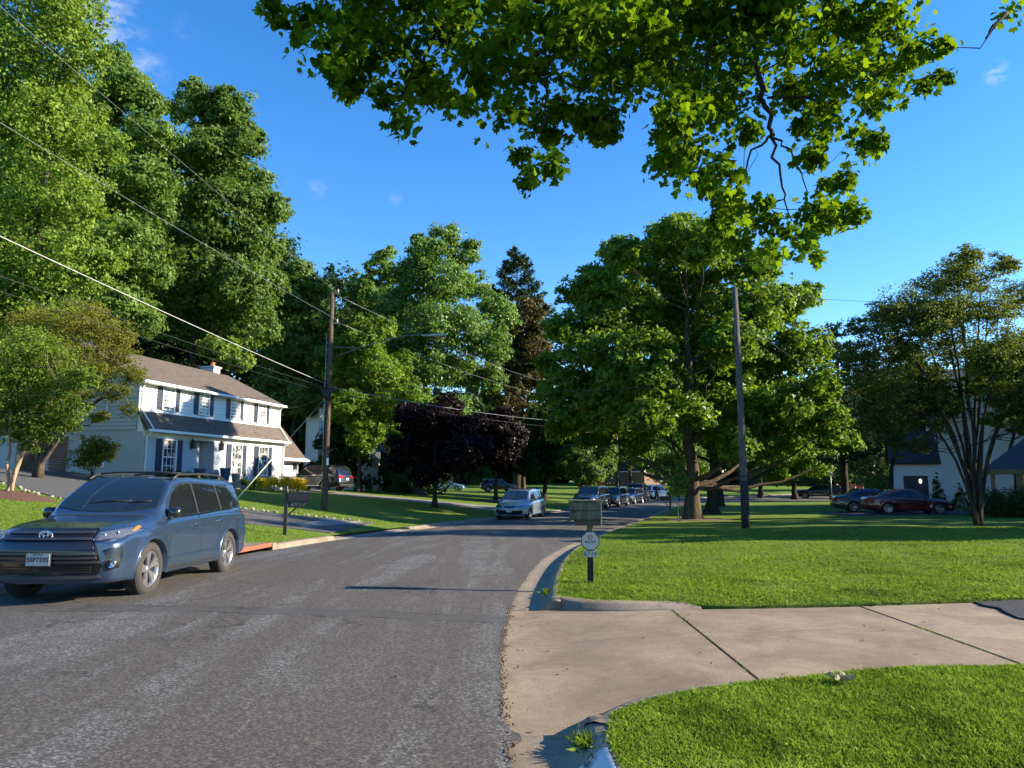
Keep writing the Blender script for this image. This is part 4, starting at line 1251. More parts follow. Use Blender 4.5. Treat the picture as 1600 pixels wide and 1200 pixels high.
# boughs
mb = MB()
def bough(pts, r0, r1, n=16, wob=.06):
    pts = [np.array(p, float) - O for p in pts]
    P = []
    for i in range(len(pts) - 1):
        for s in range(n // (len(pts) - 1)):
            t = s / (n // (len(pts) - 1))
            P.append(pts[i] * (1 - t) + pts[i + 1] * t + rng.normal(size=3) * wob)
    P.append(pts[-1])
    R = [r0 + (r1 - r0) * (i / (len(P) - 1)) ** .8 for i in range(len(P))]
    mb.tube(P, R, 7, cap=True)
    return [(p, r) for p, r in zip(P, R)]
def w(u, v, d): return (wx(u, d), d, wz(v, d))
mb.tube([(0, 0, -.3), (0, 0, .1), (.05, 0, 1.5), (-.1, .2, 4.0), (-.3, .6, 7.5), (0, .5, 12)], [.6, .5, .36, .33, .22, .05], 12)
b0 = (8.0, 2.5, 3.6)
N = []
N += bough([b0, (6.0, 5.4, 6.6), w(1350, -60, 8.4), w(1100, -30, 8.0), w(900, -4, 7.8), w(700, -25, 7.7), w(540, -5, 7.6)], .17, .02, 30)
N += bough([w(1180, -40, 8.1), w(1205, 60, 7.8), w(1213, 140, 7.6), w(1228, 175, 7.5), w(1230, 215, 7.4)], .045, .022, 16, .02)
N += bough([w(1230, 212, 7.4), w(1200, 235, 7.3), w(1165, 300, 7.2)], .018, .006, 10, .02)
N += bough([w(1230, 215, 7.4), w(1245, 290, 7.2), w(1257, 345, 7.1)], .018, .006, 10, .02)
N += bough([w(1232, 212, 7.4), w(1258, 240, 7.3), w(1285, 300, 7.2)], .014, .006, 8, .02)
N += bough([w(1230, 160, 7.6), w(1330, 150, 7.7), w(1400, 118, 7.8), w(1500, 95, 7.9)], .016, .006, 12, .03)
N += bough([w(1100, -20, 8.0), w(1030, 0, 7.9), w(1035, 90, 7.8)], .035, .012, 10, .02)
N += bough([w(560, -5, 7.6), w(600, 10, 7.5), w(520, 25, 7.5), w(430, 20, 7.6)], .025, .006, 10, .02)
N += bough([w(900, -4, 7.8), w(860, 100, 7.6), w(850, 200, 7.4)], .03, .008, 12, .03)
N += bough([w(700, -20, 7.7), w(660, 80, 7.5), w(610, 150, 7.5)], .03, .008, 12, .03)
N += bough([w(1150, 0, 8), w(1120, 130, 7.7), w(1080, 250, 7.4)], .03, .008, 12, .03)
N += bough([w(1640, 20, 6.7), w(1615, 40, 6.6), w(1600, 60, 6.6)], .02, .008, 6, .01)
twig_mesh(mb, N, cc - O, rng, rmax=.012, n=420, bend=.08, cut=.75)
mb.build('trunk', M_BARK_DARK, near_tree)
# the part of its crown above and beside the picture
bulk = [(6.5, 5, 9.5, 2.6), (3.5, 5.5, 9.8, 2.4), (1, 6.5, 9.2, 2.0), (-1.2, 7.5, 8.6, 1.5), (8.5, 2, 10.5, 3), (9.5, -1.5, 9, 3), (6, -1.5, 9.5, 2.8), (11.5, 3.5, 8.5, 2.5), (8, 2, 13, 2.6), (4, 1.5, 9, 2.4), (5.5, 8.3, 10.4, 1.8),
        (2.0, 9.2, 10.2, 1.5), (9.0, 5.5, 8.6, 1.8), (-3.4, 6.2, 8.2, 1.3), (0, 3, 8.6, 1.7)]
B = np.array(bulk); B[:, :3] -= O
p2, n2, t2, c2, l2 = clump_cloud(B, 16000, rng, .34, .6, .4, .3, .2, .6)
o = link('crown', leaf_cards(p2, n2, .15, rng, t2, 'crown', M_LEAF_NEAR, .9), near_tree)
# ------------------------------------------------------------------ vehicles
def paint(name, col, metal=.55, rough=.28, flake=True):
    b = NB(name)
    vec = b.coord('Object')
    n = b.noise(vec, 900, 1, .5)
    dst = b.noise(vec, 5, 4, .6)
    c = b.mix(b.math('MULTIPLY', n, .18), col, tuple(min(1, x * 1.5 + .01) for x in col))
    c = b.mix(b.math('MULTIPLY', dst, .03), c, (.20, .18, .15))
    b.set(Base__Color=c, Metallic=metal, Roughness=rough)
    b.b.inputs['Coat Weight'].default_value = 1.0
    b.b.inputs['Coat Roughness'].default_value = .03
    return b.m
M_BLUE = paint('blue_metallic_paint', (.038, .072, .132), .6, .25)
M_SILVER = paint('silver_blue_paint', (.26, .34, .42), .6, .3)
M_BLACKP = paint('black_paint', (.010, .011, .014), .1, .25)
M_NAVY = paint('dark_navy_paint', (.012, .018, .035), .3, .25)
M_DGREY = paint('dark_grey_paint', (.035, .045, .05), .5, .3)
M_RED = paint('dark_red_paint', (.085, .006, .010), .4, .3)
M_WHITEP = paint('white_paint_car', (.72, .74, .76), .05, .3)
def glassy(name, col, rough=.03):
    b = NB(name)
    b.set(Base__Color=col, Roughness=rough)
    b.b.inputs['Specular IOR Level'].default_value = .55
    b.b.inputs['Coat Weight'].default_value = .0
    b.b.inputs['Coat Roughness'].default_value = .01
    return b.m
M_GLASS = glassy('dark_window_glass', (.008, .010, .012))
M_WSHIELD = glassy('windscreen_glass', (.012, .018, .016))
M_WSHIELD.node_tree.nodes['Principled BSDF'].inputs['Coat Weight'].default_value = 1.0
M_TRIM = plain('black_plastic_trim', (.018, .018, .019), .55)
M_GLOSSB = glassy('gloss_black', (.008, .008, .009), .12)
M_RUBBER = plain('tyre_rubber', (.030, .028, .026), .85, bump=.2, bscale=90)
M_ALLOY = plain('wheel_alloy', (.55, .55, .57), .28, .9, .05)
M_ALLOYD = plain('dark_wheel_alloy', (.09, .09, .095), .35, .7, .05)
M_CHROME = plain('chrome', (.75, .76, .78), .12, 1.0, .03)
M_SATIN = plain('satin_silver', (.10, .105, .115), .42, .8, .05)
M_LAMP = plain('headlamp_lens', (.26, .28, .30), .12, .75, .35, 14)
M_LAMPB = plain('lamp_bowl', (.65, .67, .7), .15, .9, .1)
M_AMBER = glassy('amber_lens', (.62, .16, .01), .15)
M_REDL = glassy('red_lens', (.42, .012, .012), .1)
M_PLATE = plain('number_plate_white', (.48, .48, .45), .5)
M_INK = plain('dark_print', (.02, .02, .03), .6)
M_WELL = plain('wheel_well_dark', (.008, .008, .008), .9)

def smoothstep(x): x = np.clip(x, 0, 1); return x * x * (3 - 2 * x)

def car_body(S, mat):
    """lofted shell: stations along y (rear to front), half section mirrored. S is the dictionary of the car's own curves"""
    L, W = S['L'], S['W']
    y0, y1 = -L / 2, L / 2
    ys = np.concatenate([y0 + np.array([0, .012, .035, .07, .12]), np.linspace(y0 + .17, y1 - .17, 110), y1 - np.array([.12, .07, .035, .012, 0])])
    top = np.array(S['top']); belt = np.array(S['belt']); plan = np.array(S['plan'])
    def curve(tab, y):
        g = np.linspace(tab[0, 0], tab[-1, 0], 400); v = np.interp(g, tab[:, 0], tab[:, 1])
        k = S.get('soft', 9); ker = np.hanning(k * 2 + 3)[1:-1]; ker /= ker.sum()
        v = np.convolve(np.pad(v, k, 'edge'), ker, 'valid')[:len(g)]
        return np.interp(y, g, v)
    zt = curve(top, ys); zb = curve(belt, ys); wv = np.interp(ys, plan[:, 0], plan[:, 1])
    zb = np.minimum(zb, zt - .015)
    e = np.minimum(ys - y0, y1 - ys)
    rnd = .075 * (1 - np.sqrt(np.clip(1 - (1 - np.clip(e / .12, 0, 1)) ** 2, 0, 1)))
    zs = np.interp(ys, [y0, y0 + .5, y0 + 1.0, y1 - 1.0, y1 - .5, y1], [S['sill'] + .10, S['sill'] + .02, S['sill'], S['sill'], S['sill'] + .0, S['sill'] + .02])
    tum = S['tumble']; roofw = S.get('roofw', .0)
    rows = []
    for y, t, b, w, r, s in zip(ys, zt, zb, wv, rnd, zs):
        w = w - r
        t = t - r * .5; b = min(b, t - .01)
        g = t - b
        q = float(smoothstep((g - .05) / .30))
        H = b - s
        low = [(0, s + .02), (w * .6, s + .01), (w - .10, s), (w - .025, s + .03), (w - .012, s + .10), (w - .002, s + H * .30), (w, s + H * .45), (w - .004, s + H * .60), (w - .016, s + H * .78), (w - .022, s + H * .90), (w - .045, s + H * .975), (w - .075, b)]
        wb = w - .075
        gh = [(wb - tum * g * f - .010 * math.sin(f * 3.14) * -1, b + g * f) for f in (.25, .5, .75, .92)]
        we = wb - tum * g * .92
        gh += [(we - .035, b + g * .98), (we - .12, t - .002), (we * .55, t + .004), (0, t + .008)]
        hd = [(w * .90, b + g * .35), (w * .84, b + g * .6), (w * .77, b + g * .78), (w * .69, b + g * .89), (w * .6, b + g * .94), (w * .48, b + g * .97), (w * .28, t - g * .01), (0, t)]
        sec = low + [(a[0] * q + c[0] * (1 - q), a[1] * q + c[1] * (1 - q)) for a, c in zip(gh, hd)]
        rows.append(sec)
    R = np.array(rows)                     # stations, points, (x, z)
    # refine the section
    m = R.shape[1]
    tt = np.linspace(0, m - 1, (m - 1) * 2 + 1)
    i0 = np.clip(tt.astype(int), 0, m - 2); f = (tt - i0)[None, :, None]
    P0 = R[:, np.clip(i0 - 1, 0, m - 1)]; P1 = R[:, i0]; P2 = R[:, i0 + 1]; P3 = R[:, np.clip(i0 + 2, 0, m - 1)]
    C = .5 * ((2 * P1) + (-P0 + P2) * f + (2 * P0 - 5 * P1 + 4 * P2 - P3) * f ** 2 + (-P0 + 3 * P1 - 3 * P2 + P3) * f ** 3)
    R = R[:, i0] * (1 - f) + R[:, i0 + 1] * f
    R = R * .35 + C * .65
    R[:, 0, 0] = 0; R[:, -1, 0] = 0
    ns, nr_ = R.shape[:2]
    V = np.zeros((ns, nr_ * 2 - 2, 3))
    for s in range(ns):
        right = np.column_stack([R[s, :, 0], np.full(nr_, ys[s]), R[s, :, 1]])
        left = right[1:-1][::-1] * np.array([-1, 1, 1])
        V[s] = np.concatenate([right, left])
    K = V.shape[1]
    # side sculpture: a crease and a scooped lower door
    yy = V[:, :, 1]; zz = V[:, :, 2]; xx = V[:, :, 0]
    sc = S.get('scoop', .018)
    zrel = (zz - S['sill']) / (S['beltz'] - S['sill'])
    mid = np.exp(-((zrel - .38) / .16) ** 2) * smoothstep((1.25 - np.abs(yy)) / .5)
    xx -= np.sign(xx) * sc * mid * (np.abs(xx) > W / 2 - .3)
    crease = np.exp(-((zrel - .72) / .035) ** 2) * .012
    xx += np.sign(xx) * crease * (np.abs(xx) > W / 2 - .2) * smoothstep((y1 - .6 - np.abs(yy)) / .4)
    # wheel arches bulge
    for ay in S['axles']:
        d = np.sqrt((yy - ay) ** 2 + (zz - S['R']) ** 2)
        k = np.exp(-((d - S['R'] * 1.2) / .13) ** 2) * S.get('flare', .028)
        xx += np.sign(xx) * k * (np.abs(xx) > W / 2 - .22) * (zz < S['beltz'] - .02)
    # nose and tail: sweep back in plan and lean in elevation
    fz = np.array(S['nose']); tz = np.array(S['tail'])
    kf = smoothstep((yy - (y1 - 1.0)) / 1.0); kb = smoothstep(((y0 + 1.0) - yy) / 1.0)
    V[:, :, 1] += kf * (np.interp(zz, fz[:, 0], fz[:, 1]) - S['bow'] * (np.abs(xx) / (W / 2)) ** 2.6)
    V[:, :, 1] -= kb * (np.interp(zz, tz[:, 0], tz[:, 1]) - S['bowr'] * (np.abs(xx) / (W / 2)) ** 2.6)
    verts = [tuple(p) for p in V.reshape(-1, 3)]
    faces = []
    # wheel openings
    Ra = S['R'] + S.get('archgap', .055)
    def axd(p):
        best = None
        for ay in S['axles']:
            d = math.hypot(p[1] - ay, p[2] - S['R'])
            if best is None or d < best[0]: best = (d, ay)
        return best
    side = lambda p: abs(p[0]) > W / 2 - .32
    inn = [(side(p) and axd(p)[0] < Ra) for p in verts]
    idx = lambda s, k: s * K + (k % K)
    pushed = set()
    for s in range(ns):
        for k in range(K):
            i = idx(s, k)
            if inn[i]:
                nbv = [idx(min(max(s + ds, 0), ns - 1), k + dk) for ds in (-1, 0, 1) for dk in (-1, 0, 1) if ds or dk]
                if any((not inn[j]) and side(verts[j]) for j in nbv): pushed.add(i)
    for i in pushed:
        p = verts[i]; d, ay = axd(p)
        f_ = Ra / max(d, 1e-4)
        verts[i] = (p[0], ay + (p[1] - ay) * f_, S['R'] + (p[2] - S['R']) * f_)
    for s in range(ns - 1):
        for k in range(K):
            q = (idx(s, k), idx(s, k + 1), idx(s + 1, k + 1), idx(s + 1, k))
            n_in = sum(1 for i in q if inn[i])
            if n_in and all(inn[i] for i in q): continue
            faces.append(q)
    # caps
    for s, rev in ((0, False), (ns - 1, True)):
        right = [idx(s, k) for k in range(nr_)]
        left = [right[0]] + [idx(s, K - k) for k in range(1, nr_ - 1)] + [right[-1]]
        NX = 28
        grid = []
        for k in range(nr_):
            a = Vector(verts[right[k]]); b = Vector(verts[left[k]])
            if k in (0, nr_ - 1): grid.append([right[k]] * (NX + 1)); continue
            row = [right[k]]
            for j in range(1, NX):
                t = j / NX
                p = a.lerp(b, t)
                bow = S['bow'] if rev else S['bowr']
                ux = abs(p.x) / (W / 2); ua = abs(a.x) / (W / 2)
                dy = bow * (ua ** 2.6 - ux ** 2.6)
                p.y += dy if rev else -dy
                verts.append(tuple(p)); row.append(len(verts) - 1)
            row.append(left[k]); grid.append(row)
        for k in range(nr_ - 1):
            for j in range(NX):
                q = [grid[k][j], grid[k][j + 1], grid[k + 1][j + 1], grid[k + 1][j]]
                q2 = []
                for i in q:
                    if i not in q2: q2.append(i)
                if len(q2) < 3: continue
                faces.append(tuple(q2) if not rev else tuple(reversed(q2)))
    me = bpy.data.meshes.new('body')
    me.from_pydata(verts, [], faces)
    me.polygons.foreach_set('use_smooth', [True] * len(me.polygons))
    me.validate()
    bm = bmesh.new(); bm.from_mesh(me)
    bmesh.ops.recalc_face_normals(bm, faces=bm.faces)
    bm.to_mesh(me); bm.free()
    me.materials.append(mat)
    me.update()
    bvh = BVHTree.FromPolygons([v.co for v in me.vertices], [tuple(p.vertices) for p in me.polygons])
    return me, bvh

def decal(bvh, poly, frame, mat, name, parent, off=.004, thick=.008, sp=.06, label=None, fit=None, surf=None):
    """a panel that follows the body. frame: 'R','L' side (y,z) ; 'F' front (x,z) ; 'B' rear (x,z) ; 'T' top (x,y)"""
    o = {'R': (Vector((3, 0, 0)), Vector((-1, 0, 0))), 'L': (Vector((-3, 0, 0)), Vector((1, 0, 0))), 'F': (Vector((0, 5, 0)), Vector((0, -1, 0))),
         'B': (Vector((0, -5, 0)), Vector((0, 1, 0))), 'T': (Vector((0, 0, 4)), Vector((0, 0, -1)))}[frame]
    def org(a, b):
        if frame in 'RL': return Vector((o[0].x, a, b))
        if frame in 'FB': return Vector((a, o[0].y, b))
        return Vector((a, b, o[0].z))
    pts = []
    n = len(poly)
    for i in range(n):
        a = Vector(poly[i]); b = Vector(poly[(i + 1) % n])
        m = max(1, int((b - a).length / sp))
        for k in range(m): pts.append(a.lerp(b, k / m))
    nb = len(pts)
    P = np.array([tuple(p) for p in pts])
    gx, gy = np.meshgrid(np.arange(P[:, 0].min(), P[:, 0].max(), sp), np.arange(P[:, 1].min(), P[:, 1].max(), sp))
    g = np.stack([gx.ravel(), gy.ravel()], 1)
    if len(g): g = g[inside(g, P)]
    allp = [Vector(p) for p in P] + [Vector(p) for p in g]
    vo, eo, fo, *_ = delaunay_2d_cdt(allp, [(i, (i + 1) % nb) for i in range(nb)], [list(range(nb))], 1, 1e-5)
    outv = []; last = None
    for p in vo:
        h, nrm, fi, di = bvh.ray_cast(org(p[0], p[1]), o[1])
        if h is None:
            best = None
            for q in range(8):
                a = q * .785
                for rr in (.02, .05, .1, .2):
                    h2, n2, f2, d2 = bvh.ray_cast(org(p[0] + math.cos(a) * rr, p[1] + math.sin(a) * rr), o[1])
                    if h2 is not None and (best is None or rr < best[0]): best = (rr, h2)
            hh = best[1] if best else Vector((0, 0, 0))
            h = org(p[0], p[1])
            if frame in 'RL': h.x = hh.x
            elif frame in 'FB': h.y = hh.y
            else: h.z = hh.z
            nrm = -o[1]
        outv.append(h.copy())
    # smooth the panel: a low-order surface through the points that the rays met
    ax = {'R': 0, 'L': 0, 'F': 1, 'B': 1, 'T': 2}[frame]
    if fit is None: fit = frame in 'FBT' or name == 'side_window'
    if surf is not None:
        fit = False
        for p_ in outv: p_[ax] = surf(p_[(ax + 1) % 3] if ax == 2 else p_[0], p_[2])
    if fit and len(outv) > 10:
        A_ = np.array([tuple(p) for p in outv]); oth = [i for i in range(3) if i != ax]
        u_, v_ = A_[:, oth[0]], A_[:, oth[1]]; w_ = A_[:, ax]
        sym = frame in 'FBT' and abs(u_.max() + u_.min()) < .1
        if sym: Bm = np.stack([np.ones_like(u_), u_ ** 2, u_ ** 4, v_, v_ ** 2, u_ ** 2 * v_], 1)
        else: Bm = np.stack([np.ones_like(u_), u_, v_, u_ * v_, u_ ** 2, v_ ** 2], 1)
        if v_.max() - v_.min() < .12: Bm = Bm[:, [i for i in range(6) if i not in ((4, 5) if sym else (5,))]]
        cf, *_ = np.linalg.lstsq(Bm, w_, rcond=None)
        res = w_ - Bm @ cf
        cf2, *_ = np.linalg.lstsq(Bm[np.abs(res) < max(.02, res.std() * 1.6)], w_[np.abs(res) < max(.02, res.std() * 1.6)], rcond=None)
        nw = Bm @ cf2
        # lie just outside the body everywhere
        sgn = -o[1][ax]
        gap_ = np.quantile((w_ - nw) * sgn, .97)
        if gap_ < .05:
            nw = nw + sgn * max(0, gap_) * .95
            for i_, p_ in enumerate(outv): p_[ax] = nw[i_]
    outv = [p - o[1] * off for p in outv]
    vs = [tuple(p) for p in outv]; fs = []
    for f in fo:
        a, b, c = (outv[f[0]], outv[f[1]], outv[f[2]])
        nn = (b - a).cross(c - a)
        fs.append(tuple(f) if nn.dot(o[1]) < 0 else tuple(reversed(f)))
    nfl = len(fs)
    if thick:
        base = len(vs)
        for i in range(nb): vs.append(tuple(outv[i]))
        for i in range(nb): vs.append(tuple(outv[i] + o[1] * (thick + off)))
        for i in range(nb):
            j = (i + 1) % nb
            fs.append((base + i, base + j, base + nb + j, base + nb + i))
    me = bpy.data.meshes.new(name)
    me.from_pydata(vs, [], fs)
    me.polygons.foreach_set('use_smooth', [i < nfl for i in range(len(fs))])
    me.materials.append(mat)
    return props(link(name, me, parent), label)

def strip(bvh, line, frame, w, mat, name, parent, off=.001, closed=False):
    """narrow band along a polyline on the body (seams, chrome lines)"""
    pts = [Vector(p) for p in line]
    d = []
    for i in range(len(pts)):
        a = pts[max(i - 1, 0)]; b = pts[min(i + 1, len(pts) - 1)]
        t = (b - a).normalized(); nv = Vector((-t.y, t.x))
        d.append(nv * w / 2)
    poly = [p + q for p, q in zip(pts, d)] + [p - q for p, q in list(zip(pts, d))[::-1]]
    return decal(bvh, poly, frame, mat, name, parent, off, .004, .08)

WHEELS = {}
def wheel_parts(R, width, style):
    key = (R, width, style)
    if key in WHEELS: return WHEELS[key]
    Mx = Matrix.Rotation(math.radians(90), 4, 'Y')     # lathe axis to X, outside face at +X
    h = width / 2
    rr = R * (.66 if style != 'steel' else .62)
    t = MB()
    t.lathe([(rr, -h * .9), (rr + .01, -h), (R - .05, -h), (R - .012, -h * .8), (R, -h * .5), (R, h * .5), (R - .012, h * .8), (R - .05, h), (rr + .03, h * 1.0), (rr + .008, h * .93), (rr, h * .82)], 40, Mx)
    for k in range(56):      # tread blocks
        a = k / 56 * 6.283
        t.box((0, math.cos(a) * (R - .001), math.sin(a) * (R - .001)), (width * .72, .020, .012), rx=a + math.pi / 2)
    tyre = t.mesh('tyre', M_RUBBER)
    r = MB()
    r.lathe([(rr, h * .82), (rr - .012, h * .86), (rr - .022, h * .78), (rr - .03, h * .3), (rr - .035, -h * .9)], 40, Mx)
    r.lathe([(.001, h * .62), (.035, h * .62), (.045, h * .56), (.06, h * .48), (.07, h * .30)], 20, Mx)
    n = 5 if style == 'twin' else (10 if style == 'multi' else 5)
    for k in range(n):
        a0 = k / n * 6.283 + math.pi / 2
        for s in ((-1, 1) if style in ('twin', 'five') else (0,)):
            sp = .17 if style == 'twin' else .10
            a1 = a0 + s * .06; a2 = a0 + s * sp * (1.0 if style == 'twin' else 1.2)
            wd1 = .020 if style != 'multi' else .014; wd2 = .030 if style != 'multi' else .018
            p1 = Vector((0, math.cos(a1) * .05, math.sin(a1) * .05)); p2 = Vector((0, math.cos(a2) * (rr - .015), math.sin(a2) * (rr - .015)))
            dr = (p2 - p1).normalized(); sd = Vector((0, -dr.z, dr.y))
            x1, x2 = h * .58, h * .74
            vs = []
            for (p, wd, x) in ((p1, wd1, x1), ((p1 + p2) / 2, (wd1 + wd2) / 2, x1 * .5 + x2 * .5 + .006), (p2, wd2, x2)):
                for sx, ss in ((0, -1), (0, 1), (-.03, 1), (-.03, -1)):
                    vs.append(Vector((x + sx, 0, 0)) + p + sd * ss * wd * (1 if sx == 0 else 1.15))
            fs = []
            for q in range(2):
                for e in range(4): fs.append((q * 4 + e, q * 4 + (e + 1) % 4, q * 4 + 4 + (e + 1) % 4, q * 4 + 4 + e))
            r.add(vs, fs)
    rim = r.mesh('rim', M_ALLOYD if style == 'steel' else M_ALLOY)
    dk = MB()
    dk.lathe([(.001, h * .12), (rr - .036, h * .12)], 32, Mx)
    disc = dk.mesh('brake_disc', M_WELL)
    WHEELS[key] = (tyre, rim, disc)
    return WHEELS[key]

def add_wheels(root, S, style, steer=0.0):
    tyre, rim, disc = wheel_parts(S['R'], S.get('tw', .235), style)
    for ay in S['axles']:
        for sx in (1, -1):
            w_ = bpy.data.objects.new('wheel', tyre); COL.objects.link(w_)
            w_.parent = root
            w_.location = (sx * (S['W'] / 2 - S.get('tw', .235) / 2 - .012), ay, S['R'])
            w_.rotation_euler = (random.Random(ay * sx).random() * 1.2, 0, (0 if sx > 0 else math.pi) + (steer if ay > 0 else 0))
            link('rim', rim, w_); link('brake_disc', disc, w_)

def lips(root, bvh, S, mat, wlip=.035, name='wheel_arch'):
    Ra = S['R'] + S.get('archgap', .055)
    for ay in S['axles']:
        for sx in (1, -1):
            mb = MB(); vs = []; fs = []
            n = 26
            z0 = S['sill'] + .03
            a0 = math.asin(max(-1, (z0 - S['R']) / Ra))
            for i in range(n + 1):
                a = a0 + (math.pi - 2 * a0) * i / n
                y = ay + math.cos(a) * (Ra + wlip * .5); z = S['R'] + math.sin(a) * (Ra + wlip * .5)
                h, nn, fi, di = bvh.ray_cast(Vector((sx * 3, y, z)), Vector((-sx, 0, 0)))
                X = abs(h.x) if (h is not None and abs(h.x) > S['W'] / 2 - .2) else None
                vs.append((X, a))
            xs = [v[0] for v in vs]; good = [x for x in xs if x]
            xs = [x if x else good[0 if i < n / 2 else -1] for i, x in enumerate(xs)]
            V = []
            for i, (_, a) in enumerate(vs):
                c, s_ = math.cos(a), math.sin(a)
                for r_, dx in ((Ra + wlip, -.004), (Ra + wlip * .9, .006), (Ra + .004, .010), (Ra - .008, .004), (Ra - .008, -.30)):
                    V.append((sx * (xs[i] + dx), ay + c * r_, S['R'] + s_ * r_))
            for i in range(n):
                for k in range(4):
                    fs.append((i * 5 + k, i * 5 + k + 1, (i + 1) * 5 + k + 1, (i + 1) * 5 + k))
            mb.add(V, fs, True)
            mb.build(name, mat, root)
    mb = MB()
    for ay in S['axles']:
        mb.box((0, ay, S['R'] + Ra * .98 - .01), (S['W'] - .62, Ra * 2, .02))
        for sx in (1, -1):
            mb.box((sx * (S['W'] / 2 - .32), ay, S['R'] + Ra * .42), (.02, Ra * 1.9, Ra * 1.1))
    mb.box((0, 0, S['sill'] + .06), (S['W'] - .66, S['L'] - .7, .10))
    mb.build('underbody', M_WELL, root)

def mirror_part(root, S, mat, y, z, x, size=(.20, .12, .16)):
    for sx in (1, -1):
        mb = MB()
        a, b_, c = size
        prof = []
        vs = []; fs = []
        ring = [(-.5, -.45), (-.3, -.5), (.3, -.5), (.5, -.3), (.5, .35), (.3, .5), (-.35, .5), (-.5, .3)]
        for k, (t, sc) in enumerate(((0, .82), (.35, 1.0), (.8, .86), (1.0, .55))):
            for (u, v) in ring:
                vs.append((sx * (x + .09 + u * a * sc), y - b_ * .5 + t * b_, z + v * c * sc))
        m = len(ring)
        for q in range(3):
            for k in range(m): fs.append((q * m + k, q * m + (k + 1) % m, (q + 1) * m + (k + 1) % m, (q + 1) * m + k))
        fs.append(tuple(range(m))); fs.append(tuple(3 * m + k for k in range(m)))
        mb.add(vs, fs, True)
        mb.box((sx * (x - .01), y, z - c * .36), (.12, .06, .035), bev=.01)
        o = mb.build('door_mirror', mat, root)

def vehicle(S, name, label, cat, loc, rz, pmat, style='multi', group=None, plate=None):
    root = thing(name, label, cat, loc, rz, group)
    me, bvh = car_body(S, pmat)
    link('body', me, root)
    add_wheels(root, S, style)
    lips(root, bvh, S, S.get('lipmat', pmat), S.get('lip', .03))
    for w_ in S['side_glass']:
        for fr in 'RL': decal(bvh, w_, fr, M_GLASS, 'side_window', root, .006, .010)
    decal(bvh, S['windscreen'], 'T', M_WSHIELD, 'windscreen', root, .006, .006)
    if 'rear_glass' in S: decal(bvh, S['rear_glass'], 'B', M_GLASS, 'rear_window', root, .006, .006)
    if 'rear_glass_top' in S: decal(bvh, S['rear_glass_top'], 'T', M_GLASS, 'rear_window', root, .006, .006)
    for ln in S['seams']:
        for fr in 'RL': strip(bvh, ln, fr, .010, M_TRIM, 'door_seam', root, .0015)
    for hx in S['handles']:
        for fr, sx in (('R', 1), ('L', -1)):
            h, nn, fi, di = bvh.ray_cast(Vector((sx * 3, hx[0], hx[1])), Vector((-sx, 0, 0)))
            if h:
                mb = MB(); mb.box((h.x + sx * .02, hx[0], hx[1]), (.022, .17, .030), bev=.01); mb.build('door_handle', S.get('handlemat', pmat), root)
    if S.get('mirror'): mirror_part(root, S, S.get('mirrormat', pmat), *S['mirror'])
    for poly, m in S['front']:
        decal(bvh, poly, 'F', {'lamp': M_LAMP, 'black': M_GLOSSB, 'trim': M_TRIM, 'chrome': M_CHROME, 'amber': M_AMBER, 'satin': M_SATIN, 'bowl': M_LAMPB}[m],
              {'lamp': 'headlight', 'black': 'grille', 'trim': 'air_intake', 'chrome': 'grille_bar', 'amber': 'indicator', 'satin': 'skid_plate', 'bowl': 'fog_lamp'}[m], root, .008 if m in ('black', 'trim') else .013, .02)
    for poly, m in S['rear']:
        decal(bvh, poly, 'B', {'red': M_REDL, 'trim': M_TRIM, 'chrome': M_CHROME, 'satin': M_SATIN}[m], {'red': 'tail_light', 'trim': 'rear_bumper_trim', 'chrome': 'trim_bar', 'satin': 'skid_plate'}[m], root, .01, .02)
    for poly in S.get('side_red', []):
        for fr in 'RL': decal(bvh, poly, fr, M_REDL, 'tail_light', root, .008, .012)
    for poly in S.get('side_lamp', []):
        for fr in 'RL': decal(bvh, poly, fr, M_LAMP, 'headlight', root, .008, .012)
    if 'cladding' in S:
        for poly in S['cladding']:
            for fr in 'RL': decal(bvh, poly, fr, M_TRIM, 'side_cladding', root, .008, .02)
    if S.get('rails'):
        y0, y1, x, z = S['rails']
        for sx in (1, -1):
            mb = MB(); mb.tube([(sx * x, y0, z), (sx * x, y0 + .14, z + .055), (sx * x, y1 - .14, z + .055), (sx * x, y1, z)], .016, 8)
            mb.build('roof_rail', S.get('railmat', M_TRIM), root)
    if plate is not None:
        fy = S['plate_f']
        h, nn, fi, di = bvh.ray_cast(Vector((0, 5, fy)), Vector((0, -1, 0)))
        mb = MB(); mb.box((0, h.y + .022, fy), (.31, .012, .16), bev=.004)
        p = mb.build('number_plate', M_PLATE, root)
        if plate:
            t = text_mesh(plate, .095, M_INK, .001, bold=.002)
            link('lettering', t, p, (0, h.y + .030, fy - .004), (math.radians(90), 0, math.pi))
        if S.get('plate_r'):
            h, nn, fi, di = bvh.ray_cast(Vector((0, -5, S['plate_r'])), Vector((0, 1, 0)))
            mb = MB(); mb.box((0, h.y - .018, S['plate_r']), (.31, .012, .16), bev=.004); mb.build('number_plate', M_PLATE, root)
    return root, bvh

def mx(poly): return [(-a, b) for a, b in poly][::-1]

